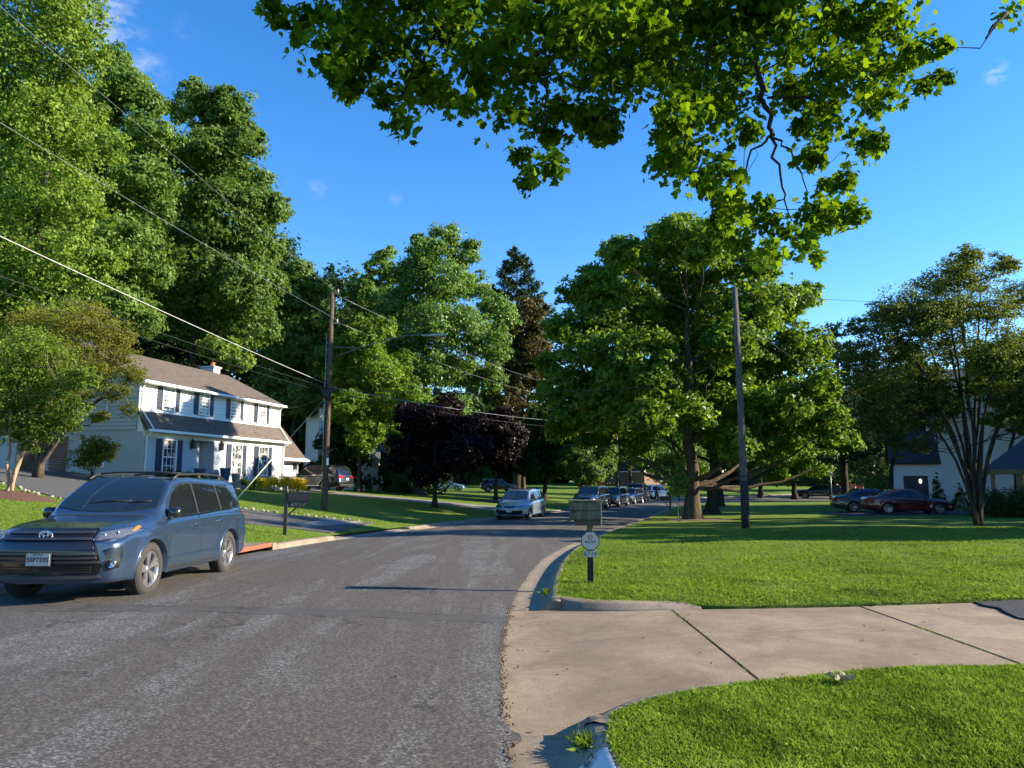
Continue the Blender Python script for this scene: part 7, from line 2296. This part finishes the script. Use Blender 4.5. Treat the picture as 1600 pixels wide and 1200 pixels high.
for s in (-1, 1): m = MB(); m.box((s * (Ln / 2 - .09), .05, .06), (.2, .14, .17), bev=.01); m.build('cheek', M_CURB, inlet)
m = MB(); m.lathe([(.001, .15), (.24, .15), (.25, .142)], 20, Matrix.Translation((-.25, .6, 0))); m.build('manhole_lid', M_RUST, inlet)

# ---- stones along the drive
M_STONE = plain('pale_stone', (.26, .235, .20), .85, bump=.4, bscale=20)
stm = []
for q in range(6):
    r_ = np.random.default_rng(q); bm = bmesh.new(); bmesh.ops.create_icosphere(bm, subdivisions=1, radius=1)
    for v in bm.verts: v.co = Vector((v.co.x * (1 + .2 * r_.normal()), v.co.y * (.8 + .15 * r_.normal()), v.co.z * .6 * (1 + .15 * r_.normal())))
    me = bpy.data.meshes.new('stone'); bm.to_mesh(me); bm.free(); me.materials.append(M_STONE); stm.append(me)
edge = thing('stone_edging', 'line of pale rounded stones between the left driveway and the lawn by the poles', 'stone edging', (0, 0, 0))
rs = random.Random(7)
line = [(-5.9, 29.9), (-7, 29.45), (-9, 28.55), (-12, 28.3), (-15, 29.6), (-18, 32.7), (-22, 36.7)]
acc = []
for i in range(len(line) - 1):
    a, b = line[i], line[i + 1]; L = math.hypot(b[0] - a[0], b[1] - a[1]); n = int(L / .20)
    for k in range(n):
        if rs.random() < .88: acc.append((a[0] + (b[0] - a[0]) * k / n + rs.gauss(0, .05), a[1] + (b[1] - a[1]) * k / n + .12 + rs.gauss(0, .09)))
line2 = [(-13.5, 23.3), (-15, 23.8), (-19, 26.7), (-23, 30.6)]
for i in range(len(line2) - 1):
    a, b = line2[i], line2[i + 1]; L = math.hypot(b[0] - a[0], b[1] - a[1]); n = int(L / .26)
    for k in range(n):
        if rs.random() < .7: acc.append((a[0] + (b[0] - a[0]) * k / n + rs.gauss(0, .05), a[1] + (b[1] - a[1]) * k / n - .15 + rs.gauss(0, .05)))
for (sx, sy) in acc:
    s = rs.uniform(.04, .105)
    o = link('stone', stm[rs.randrange(6)], edge, (sx, sy, hz(sx, sy) + .03 + s * .25), (rs.random(), rs.random() * .4, rs.random() * 6.28)); o.scale = (s, s, s)
x, y, z = at(888, 799)
mbs = MB()

# mulch ring under the near crape myrtle, bare soil under the maple
def patch(name, label, cx, cy, rx, ry, mat, hgt=.10, seed=1):
    r_ = np.random.default_rng(seed); vs = [(cx, cy, hz(cx, cy) + hgt)]; fs = []
    n = 36; rings = 6
    for k in range(1, rings + 1):
        t = k / rings
        for i in range(n):
            a = 6.283 * i / n
            rr = t * (1 + .06 * math.sin(3 * a + seed) + .04 * math.sin(7 * a))
            px_, py_ = cx + rx * rr * math.cos(a), cy + ry * rr * math.sin(a)
            vs.append((px_, py_, hz(px_, py_) + (hgt * (1 - t ** 2) + .02 if k < rings else -.02) + r_.normal() * .008))
    for i in range(n): fs.append((0, 1 + i, 1 + (i + 1) % n))
    for k in range(rings - 1):
        for i in range(n): fs.append((1 + k * n + i, 1 + (k + 1) * n + i, 1 + (k + 1) * n + (i + 1) % n, 1 + k * n + (i + 1) % n))
    me = bpy.data.meshes.new(name); me.from_pydata(vs, [], fs); me.materials.append(mat); me.polygons.foreach_set('use_smooth', [True] * len(fs))
    o = link(name, me); props(o, label, kind='stuff')
M_MULCH = plain('reddish_mulch', (.085, .036, .025), .95, var=.45, scale=25, bump=1.0, bscale=40)
M_SOIL = plain('brown_soil', (.12, .075, .045), .95, var=.4, scale=9, bump=.6, bscale=30)
patch('mulch', 'reddish mulch ring at the foot of the near crape myrtle', wx(14, 22.5), 22.3, 1.55, 1.2, M_MULCH, .14, 2)
patch('soil', 'bare brown soil round the buttressed foot of the big maple', wx(1085, 38.3), 38.2, 1.9, 1.6, M_SOIL, .06, 3)
patch('mulch', 'mulch ring under the far purple tree', wx(775, 60), 59.6, 1.8, 1.4, M_MULCH, .12, 4)

# shrubs
def shrub(name, label, x, y, rx, rz_, mat, n=2500, leaf=.07, seed=1, cat='shrub', group=None, stems=True, cone=False, base=0.0):
    rng = np.random.default_rng(seed)
    L = []
    if cone:
        for k in range(9):
            t = k / 8; L.append((0, 0, .15 + rz_ * t, max(.07, rx * (1 - t) ** .8)))
    else:
        for k in range(7): a = k * 2.4; L.append((math.cos(a) * rx * .45, math.sin(a) * rx * .45, rz_ * (.35 + .3 * rng.random()), rx * .6))
        L.append((0, 0, rz_ * .62, rx * .62))
    pos, nr, tone, cc, li = clump_cloud(np.array(L), n, rng, .35, .9, .6, .06)
    root = thing(name, label, cat, (x, y, hz(x, y) + base), 0, group)
    link('foliage', leaf_cards(pos, nr, leaf, rng, tone, 'foliage', mat), root)
    mb = MB()
    for k in range(5): a = k * 1.3; mb.tube([(0, 0, -.1), (math.cos(a) * rx * .3, math.sin(a) * rx * .3, rz_ * .7)], [.02, .008], 5, cap=False)
    mb.build('stem', M_BARK_DARK, root)
Rh = Matrix.Rotation(math.radians(78.05), 3, 'Z')
def hp(t, o):      # a spot in front of the white house: t along the wall, o out from it
    v = Rh @ Vector((t, -o, 0)); return -18.13 + v.x, 36.0 + v.y
g_ = 'shrubs along the front of the white house'
for i, (t, o, rx, h_, mt, lab) in enumerate([(9.2, 1.0, .50, 1.05, M_LEAF_YELLOW, 'bright yellow shrub under the last ground floor window of the white house'), (10.3, 1.2, .60, 1.0, M_LEAF_YELLOW, 'bright yellow shrub, middle of the yellow three by the corner'),
        (11.7, 1.3, .62, 1.05, M_LEAF_YELLOW, 'bright yellow shrub nearest the garage door'), (13.1, 1.35, .6, 1.0, M_LEAF_YELLOW, 'bright yellow shrub in front of the garage wing'), (8.3, 1.1, .40, .8, M_LEAF_BOX, 'clipped dark shrub between the pots and the yellow shrubs'),
        (7.5, .9, .38, .7, M_LEAF_BOX, 'dark green shrub beside the grey pot'), (1.4, .8, .5, .75, M_LEAF_BOX, 'low green shrub under the first ground floor window'), (2.5, .8, .5, .75, M_LEAF_CRAPE, 'olive shrub just left of the blue pots'), (3.2, .9, .45, .7, M_LEAF_CRAPE, 'small olive shrub touching the blue pots')]):
    x, y = hp(t, o); shrub('shrub', lab, x, y, rx, h_, mt, 2200, .085, 200 + i, group=g_, base=.0)
x, y = hp(1.0, 0); x, y = wx(145, 33.6), 33.6
shrub('shrub', 'upright flecked shrub at the gable wall of the white house', x, y, .95, 2.2, M_LEAF_CRAPE, 6500, .09, 220)
M_POT = plain('blue_glazed_pot', (.06, .09, .16), .3); M_POTG = plain('grey_glazed_pot', (.16, .2, .26), .4)
for i, (t, o, r_, h_, mt, lab) in enumerate([(3.95, .45, .30, .75, M_POT, 'tall dark blue pot left of the front door'), (4.45, 1.0, .26, .48, M_POT, 'low blue pot on the step before the door'), (6.15, .55, .30, .80, M_POT, 'tall blue pot right of the front door'), (6.9, .75, .28, .50, M_POTG, 'low grey-blue pot at the right end of the step')]):
    x, y = hp(t, o); m = MB(); m.lathe([(.001, 0), (r_ * .62, 0), (r_ * .72, h_ * .1), (r_ * .95, h_ * .85), (r_ * 1.05, h_ * .9), (r_ * 1.05, h_), (r_ * .92, h_), (r_ * .88, h_ * .86), (.001, h_ * .84)], 20)
    o_ = m.build('plant_pot', mt, None, (x, y, HZ - .02)); props(o_, lab, 'plant pot', 'glazed pots by the front door')
# right side
x4, y4 = wx(1462, 52.8), 52.8
shrub('arborvitae', 'dark cone-shaped evergreen between the coupe and the white siding', x4, y4, .62, 2.3, M_LEAF_DARK, 3500, .09, 230, 'shrub', 'cone-shaped evergreens at the white house', cone=True)
shrub('arborvitae', 'second dark cone-shaped evergreen, partly behind the crape myrtle stems', wx(1496, 52.8), 52.8, .62, 2.1, M_LEAF_DARK, 3500, .09, 231, 'shrub', 'cone-shaped evergreens at the white house', cone=True)
for i, (u, d, r_, h_) in enumerate([(1548, 37.5, 1.2, 1.35), (1585, 36.5, 1.2, 1.2), (1620, 35.5, 1.3, 1.3), (1422, 51.5, .8, 1.0)]):
    shrub('shrub', ['clipped dark bush beside the first porch post', 'clipped dark bush under the porch eave', 'clipped dark bush outside the picture edge by the porch', 'small dark bush by the garage lamp'][i], wx(u, d), d, r_, h_, M_LEAF_DARK, 4200, .09, 240 + i, group='dark bushes by the houses on the lawn side')
shrub('shrub', 'pale green bush left of the dark silver sedan', wx(1375, 58), 58, 2.0, 2.6, M_LEAF_PALE, 5000, .14, 245)
x, y = wx(1437, 50.5), 50.5
gl = thing('garden_lamp', 'small white glowing lamp on a dark post by the garage door', 'lamp', (x, y, hz(x, y)))
m = MB(); m.tube([(0, 0, -.1), (0, 0, 1.75)], .04, 8); m.build('post', M_BLK, gl)
b = NB('lamp_glow'); b.set(Base__Color=(.8, .8, .78), Roughness=.4); b.b.inputs['Emission Color'].default_value = (1, .95, .85, 1); b.b.inputs['Emission Strength'].default_value = .45
m = MB(); m.lathe([(.05, 1.75), (.09, 1.81), (.10, 1.92), (.08, 2.03), (.04, 2.07)], 14); m.build('globe', b.m, gl)
m = MB(); m.lathe([(.13, 2.06), (.05, 2.14), (.001, 2.2)], 12); m.build('cap', M_BLK, gl)

# orange barrels, road sign, far things
M_ORANGE = plain('orange_plastic', (.75, .13, .02), .5)
for i, (u, d) in enumerate([(1305, 97), (1327, 99), (1333, 98), (1339, 99.5), (1345, 98.5)]):
    x = wx(u, d); t = thing('traffic_barrel', ['orange traffic barrel standing apart, beside the parked wagon', 'orange traffic barrel, first of the close group of four', 'orange traffic barrel, second of the close group of four', 'orange traffic barrel, third of the close group of four', 'orange traffic barrel, last of the close group of four'][i], 'traffic barrel', (x, d, hz(x, d)), 0, 'orange traffic barrels')
    m = MB(); m.lathe([(.32, 0), (.34, .06), (.28, .08), (.25, .9), (.22, 1.0), (.001, 1.0)], 14); m.build('drum', M_ORANGE, t)
    m = MB(); m.lathe([(.277, .3), (.268, .42)], 14); m.lathe([(.262, .6), (.256, .72)], 14); m.build('reflective_band', M_PLATE, t)
x = wx(925, 108); bt = thing('road_barrier', 'orange road work barrier glimpsed under the small round tree', 'barrier', (x, 108, hz(x, 108)))
for k in range(4): m = MB(); m.box((-1.6 + k * 1.05, 0, .9), (.9, .05, 1.7)); m.build('panel', M_ORANGE if k % 3 else plain('red_panel', (.6, .05, .03), .5), bt)
x = wx(1257, 86); st_ = thing('road_sign', 'small pale sign on a thin post before the dark parked wagon', 'sign', (x, 79.0, hz(x, 79)))
m = MB(); m.tube([(0, 0, 0), (0, 0, 2.9)], .035, 6); m.build('post', M_GALV, st_)
m = MB(); m.box((0, -.05, 2.6), (.55, .02, .45)); m.build('sign_plate', M_GALV, st_)

# dry stalks lying on the near lawn, weeds at the kerb
x, y, z = at(1316, 1063, .03)
m = MB(); rs = random.Random(3)
for k in range(34):
    a = rs.random() * 6.28; l = rs.uniform(.03, .085)
    p0 = Vector((rs.gauss(0, .02), rs.gauss(0, .02), .0)); p1 = p0 + Vector((math.cos(a) * l * .5, math.sin(a) * l * .5, l * .7)); p2 = p0 + Vector((math.cos(a) * l, math.sin(a) * l, l * .35))
    w_ = Vector((-math.sin(a), math.cos(a), 0)) * .0045
    m.add([p0, p1 - w_, p2, p1 + w_], [(0, 1, 2), (0, 2, 3)])
o = m.build('dry_weed', plain('straw', (.34, .30, .17), .8), None, (x, y, z)); props(o, 'small tuft of dry straw-coloured weed on the near lawn by the apron', 'weed')

# small litter: seed husks, twig ends and dead leaves on the ground
def litter(n, seed):
    r = np.random.default_rng(seed)
    x = np.concatenate([r.uniform(0, 5.6, n), r.uniform(-.7, .5, n), r.uniform(-5, 0, n)]); y = np.concatenate([r.uniform(6.1, 9.1, n), r.uniform(4.2, 16, n), r.uniform(4.5, 14, n)])
    z = np.where(x > xr(y), np.where((y > 5) & (y < 9.7), apron_z(x, y), zr(y)), road_z(x, y)) + .008
    k = (x < 5.6)
    x, y, z = x[k], y[k], z[k]
    P = np.stack([x, y, z], 1); N = r.normal(size=P.shape) * .25 + np.array([0, 0, 1])
    return leaf_cards(P, N, r.uniform(.012, .045, len(x)), r, r.random(len(x)), 'litter', plain('dead_leaf', (.085, .055, .03), .9, var=.6, scale=20), aspect=.45, fold=.3)
o = link('litter', litter(55, 31)); o['kind'] = 'stuff'; o['label'] = 'husks and dead leaf scraps on the apron and road'

# painted house number on the kerb
M_PAINTW = plain('kerb_white_paint', (.62, .63, .62), .7, var=.12, scale=14)
yk = np.arange(3.5, 4.46, .08)
o = sweep('kerb_number', [(float(xr(q)), float(q), float(zr(q)) + .005) for q in yk], [(-.405, .004), (-.43, .015), (-.49, .075), (-.54, .11), (-.575, .118)], M_PAINTW)
props(o, 'white painted rectangle with dark house number on the near kerb', 'house number')
kx = float(xr(4.3)) + .475
ey0 = Vector((-.55, .83, 0)).normalized()
nrm_ = Vector((-.70, 0, .71)).normalized()
ex = ey0.cross(nrm_).normalized(); ey = nrm_.cross(ex).normalized()
t_ = link('lettering', text_mesh('67', .105, M_SHUTTER, .0008, bold=.002), o)
t_.matrix_basis = Matrix.Translation((kx - .012, 4.335, .078)) @ Matrix(((ex.x, ey.x, nrm_.x, 0), (ex.y, ey.y, nrm_.y, 0), (ex.z, ey.z, nrm_.z, 0), (0, 0, 0, 1)))

# ---- a person beside the tall red vehicle
def person(name, label, x, y, rz, H=1.74):
    root = thing(name, label, 'person', (x, y, float(road_z(x, y))), rz)
    J = {'pelvis': (0, 0, .95), 'waist': (0, .02, 1.10), 'chest': (0, .05, 1.32), 'neck': (0, .09, 1.50), 'head': (0, .13, 1.60), 'crown': (0, .13, 1.72),
         'hl': (-.10, 0, .90), 'kl': (-.12, .10, .50), 'al': (-.12, -.02, .09), 'tl': (-.13, .14, .04), 'hr': (.10, 0, .90), 'kr': (.12, .02, .50), 'ar': (.13, -.20, .12), 'tr': (.13, -.06, .04),
         'sl': (-.19, .06, 1.42), 'el': (-.27, .06, 1.14), 'wl': (-.25, .22, .95), 'fl': (-.24, .28, .88), 'sr': (.19, .06, 1.42), 'er': (.26, .0, 1.14), 'wr': (.25, .12, .92), 'fr': (.24, .15, .84)}
    Rr = {'pelvis': .14, 'waist': .125, 'chest': .15, 'neck': .055, 'head': .095, 'crown': .06, 'hl': .09, 'kl': .06, 'al': .042, 'tl': .035, 'hr': .09, 'kr': .06, 'ar': .042, 'tr': .035, 'sl': .06, 'el': .045, 'wl': .032, 'fl': .03, 'sr': .06, 'er': .045, 'wr': .032, 'fr': .03}
    E_ = [('pelvis', 'waist'), ('waist', 'chest'), ('chest', 'neck'), ('neck', 'head'), ('head', 'crown'), ('pelvis', 'hl'), ('hl', 'kl'), ('kl', 'al'), ('al', 'tl'), ('pelvis', 'hr'), ('hr', 'kr'), ('kr', 'ar'), ('ar', 'tr'), ('chest', 'sl'), ('sl', 'el'), ('el', 'wl'), ('wl', 'fl'), ('chest', 'sr'), ('sr', 'er'), ('er', 'wr'), ('wr', 'fr')]
    ks = list(J)
    me = bpy.data.meshes.new('figure'); me.from_pydata([J[k] for k in ks], [(ks.index(a), ks.index(b)) for a, b in E_], [])
    ob = bpy.data.objects.new('figure', me); COL.objects.link(ob)
    ob.modifiers.new('skin', 'SKIN'); ob.modifiers.new('sub', 'SUBSURF').levels = 2
    for i, k in enumerate(ks): me.skin_vertices[0].data[i].radius = (Rr[k], Rr[k] * (.75 if k in ('pelvis', 'waist', 'chest') else 1))
    me.skin_vertices[0].data[0].use_root = True
    dg = bpy.context.evaluated_depsgraph_get(); dg.update()
    bme = bpy.data.meshes.new_from_object(ob.evaluated_get(dg))
    bpy.data.objects.remove(ob)
    mats = [plain('dark_jacket', (.035, .022, .02), .8), plain('skin', (.42, .25, .18), .6), plain('dark_trousers', (.018, .018, .022), .8), plain('hair', (.05, .035, .02), .8)]
    bme.materials.clear()
    for q in mats: bme.materials.append(q)
    for p in bme.polygons:
        c = p.center
        p.material_index = 3 if (c.z > 1.62 and c.y < .17) else 1 if (c.z > 1.50 or (abs(c.x) > .2 and c.z < .97)) else 2 if c.z < .95 else 0
        p.use_smooth = True
    link('body', bme, root)
    return root
person('person', 'person in dark jacket and trousers walking beside the tall red vehicle', 14.0, 71.6, math.radians(200))
# ------------------------------------------------------------------ grass blades where the lawns are near enough to show them
def blade_mat():
    b = NB('grass_blades')
    at_ = b.node('ShaderNodeAttribute', _attribute_name='tone')
    c = b.ramp(at_.outputs['Fac'], [(0.0, (.05, .085, .012)), (.4, (.135, .215, .022)), (.75, (.245, .35, .038)), (.93, (.34, .42, .08)), (1.0, (.50, .46, .24))])
    dif = b.node('ShaderNodeBsdfDiffuse'); tr = b.node('ShaderNodeBsdfTranslucent'); gl = b.node('ShaderNodeBsdfGlossy', Roughness=.35)
    gl.inputs['Color'].default_value = (.9, .95, .8, 1)
    b.l(c, dif.inputs[0]); b.l(c, tr.inputs[0])
    m1 = b.node('ShaderNodeMixShader', Fac=.42); b.l(dif.outputs[0], m1.inputs[1]); b.l(tr.outputs[0], m1.inputs[2])
    m2 = b.node('ShaderNodeMixShader', Fac=.0); b.l(m1.outputs[0], m2.inputs[1]); b.l(gl.outputs[0], m2.inputs[2])
    b.l(m2.outputs[0], b.out.inputs['Surface']); b.n.remove(b.b)
    return b.m
M_BLADE = blade_mat()
def field_noise(x, y, s, seed):
    r = np.random.default_rng(seed); v = np.zeros_like(x)
    for k in range(6):
        a = r.random() * 6.28; f = s * (1 + r.random() * 1.5); v += np.sin((x * math.cos(a) + y * math.sin(a)) * f + r.random() * 6.28)
    return v / 3.5
def blades(name, label, X, Y, Z, H, Wd, seed):
    r = np.random.default_rng(seed); n = len(X)
    dist = np.hypot(X, Y)
    a = r.random(n) * 6.283
    lean = np.abs(r.normal(size=n)) * .55 + .08
    la = r.random(n) * 5.2 + 2.4 * field_noise(X, Y, 3.0, 21)
    base = np.stack([X, Y, Z - .006], 1)
    h = H * r.uniform(.55, 1.25, n) * (1 + .25 * field_noise(X, Y, 2.2, 5))
    lv = np.stack([np.cos(la) * lean, np.sin(la) * lean, np.ones(n)], 1)
    lv /= np.linalg.norm(lv, axis=1)[:, None]
    wv = np.stack([np.cos(a), np.sin(a), np.zeros(n)], 1) * Wd[:, None]
    mid = base + lv * (h * .55)[:, None]
    tip = base + lv * (h * .9)[:, None] + np.stack([np.cos(la), np.sin(la), -.5 * np.ones(n)], 1) * (h * lean * .45)[:, None]
    V = np.stack([base - wv * .5, base + wv * .5, mid + wv * .42, tip], 1)
    i = (np.arange(n) * 4)[:, None]
    loops = (i + np.array([0, 1, 2, 0, 2, 3])[None]).ravel()
    tone = np.clip(.47 + .17 * r.normal(size=n) + .14 * field_noise(X, Y, .8, 9) + .13 * field_noise(X, Y, 3.5, 10) + .13 * field_noise(X, Y, 11, 15), 0, .96)
    tone = .5 + (tone - .5) * np.clip(9.0 / dist, .45, 1) + .10 * field_noise(X, Y, .55, 33) * np.clip(dist / 9, 0, 1) + .035 * np.sin(Y * 5.6) * (dist > 8.5) - .22 * (field_noise(X, Y, 2.1, 44) > .62)
    tone = np.clip(tone, 0, .97)
    tone = np.where(r.random(n) < .003 * (dist < 8), 1.0, tone)
    t5 = np.stack([tone * .55, tone * .55, tone, np.minimum(1, tone * 1.1)], 1).ravel()
    o = link(name, fast_mesh(name, V.reshape(-1, 3), loops, 3, M_BLADE, attr=t5)); o['kind'] = 'stuff'; o['label'] = label
def sow(poly, box, n, dens, zf, seed):
    r = np.random.default_rng(seed)
    x = r.uniform(box[0], box[1], n); y = r.uniform(box[2], box[3], n)
    k = r.random(n) < dens(x, y)
    k &= np.abs(x / np.maximum(y, .1)) < .98
    x, y = x[k], y[k]
    k = inside(np.stack([x, y], 1), poly)
    x, y = x[k], y[k]
    return x, y, np.asarray(zf(x, y))
lawn_n2 = [(q[0] - .03, q[1]) for q in rn] + [(.66, 4.97)] + [(q[0], q[1] + .02) for q in near_edge] + [(8, 6.0), (8, 3), (.5, 3)]
x, y, z = sow(np.array(lawn_n2), (.3, 6.5, 3.4, 6.4), 330000, lambda a, b: np.ones_like(a), lawn_near_z, 1)
blades('grass', 'grass blades of the near lawn corner', x, y, z, .052, np.full(len(x), .0036), 2)
fe = [(q[0], q[1] - .015) for q in far_edge]
lawn_r2 = [(q[0] - .03, q[1]) for q in rc if q[1] < 32] + [(30, 32), (30, 11)] + [(20, 11.4), (13, 10.9), (10, 10.2), (7.5, 9.62)] + fe[::-1] + [(.62, 9.66)]
x, y, z = sow(np.array(lawn_r2), (.3, 22, 8.9, 27), 640000, lambda a, b: np.clip((10.0 / b) ** 2.8, 0, 1), lawn_right_z, 3)
blades('grass', 'grass blades of the wide lawn', x, y, z, .060, np.clip(y * .0006, .0045, .02), 4)
ll = [q for q in lc if 8 < q[1] < 34]
lawn_l2 = ll + [(-26, 34), (-26, 8)]
x, y, z = sow(np.array(lawn_l2), (-24, -3, 10, 34), 170000, lambda a, b: np.clip((15.0 / b) ** 2.0, 0, 1), height, 5)
k = ~(inside(np.stack([x, y], 1), np.array(drive_l)) | inside(np.stack([x, y], 1), np.array(ap_l)))
k &= ~((y > 16.9) & (y < 19.3) & (x > xl(y) - 1.1))
x, y, z = x[k], y[k], z[k]
blades('grass', 'grass blades of the lawn by the black mailbox', x, y, z, .060, np.clip(y * .0008, .009, .025), 6)
# weeds in the joint and at the kerb
r = np.random.default_rng(12)
X = []; Y = []; Z = []; Hh = []
for jx, segs in ((1.92, ((6.2, 6.5), (7.0, 7.7), (8.3, 9.0))), (4.25, ((6.2, 7.9),))):
    for a, b in segs:
        n = int((b - a) * 120); yy_ = r.uniform(a, b, n); X.append(jx + r.normal(size=n) * .010); Y.append(yy_)
n = 260; X.append(.46 + r.normal(size=n) * .03); Y.append(4.62 + r.normal(size=n) * .05)
n = 200; X.append(.52 + r.normal(size=n) * .03); Y.append(10.6 + r.normal(size=n) * .14)
X = np.concatenate(X); Y = np.concatenate(Y); Z = np.asarray(apron_z(X, Y)) - .01
hh = np.full(len(X), .035); hh[-460:-200] = .085; hh[-200:] = .08; Z[-460:] += .05
blades('weeds', 'small weeds in the slab joints and at the kerb foot', X, Y, Z, hh, np.full(len(X), .004), 13)
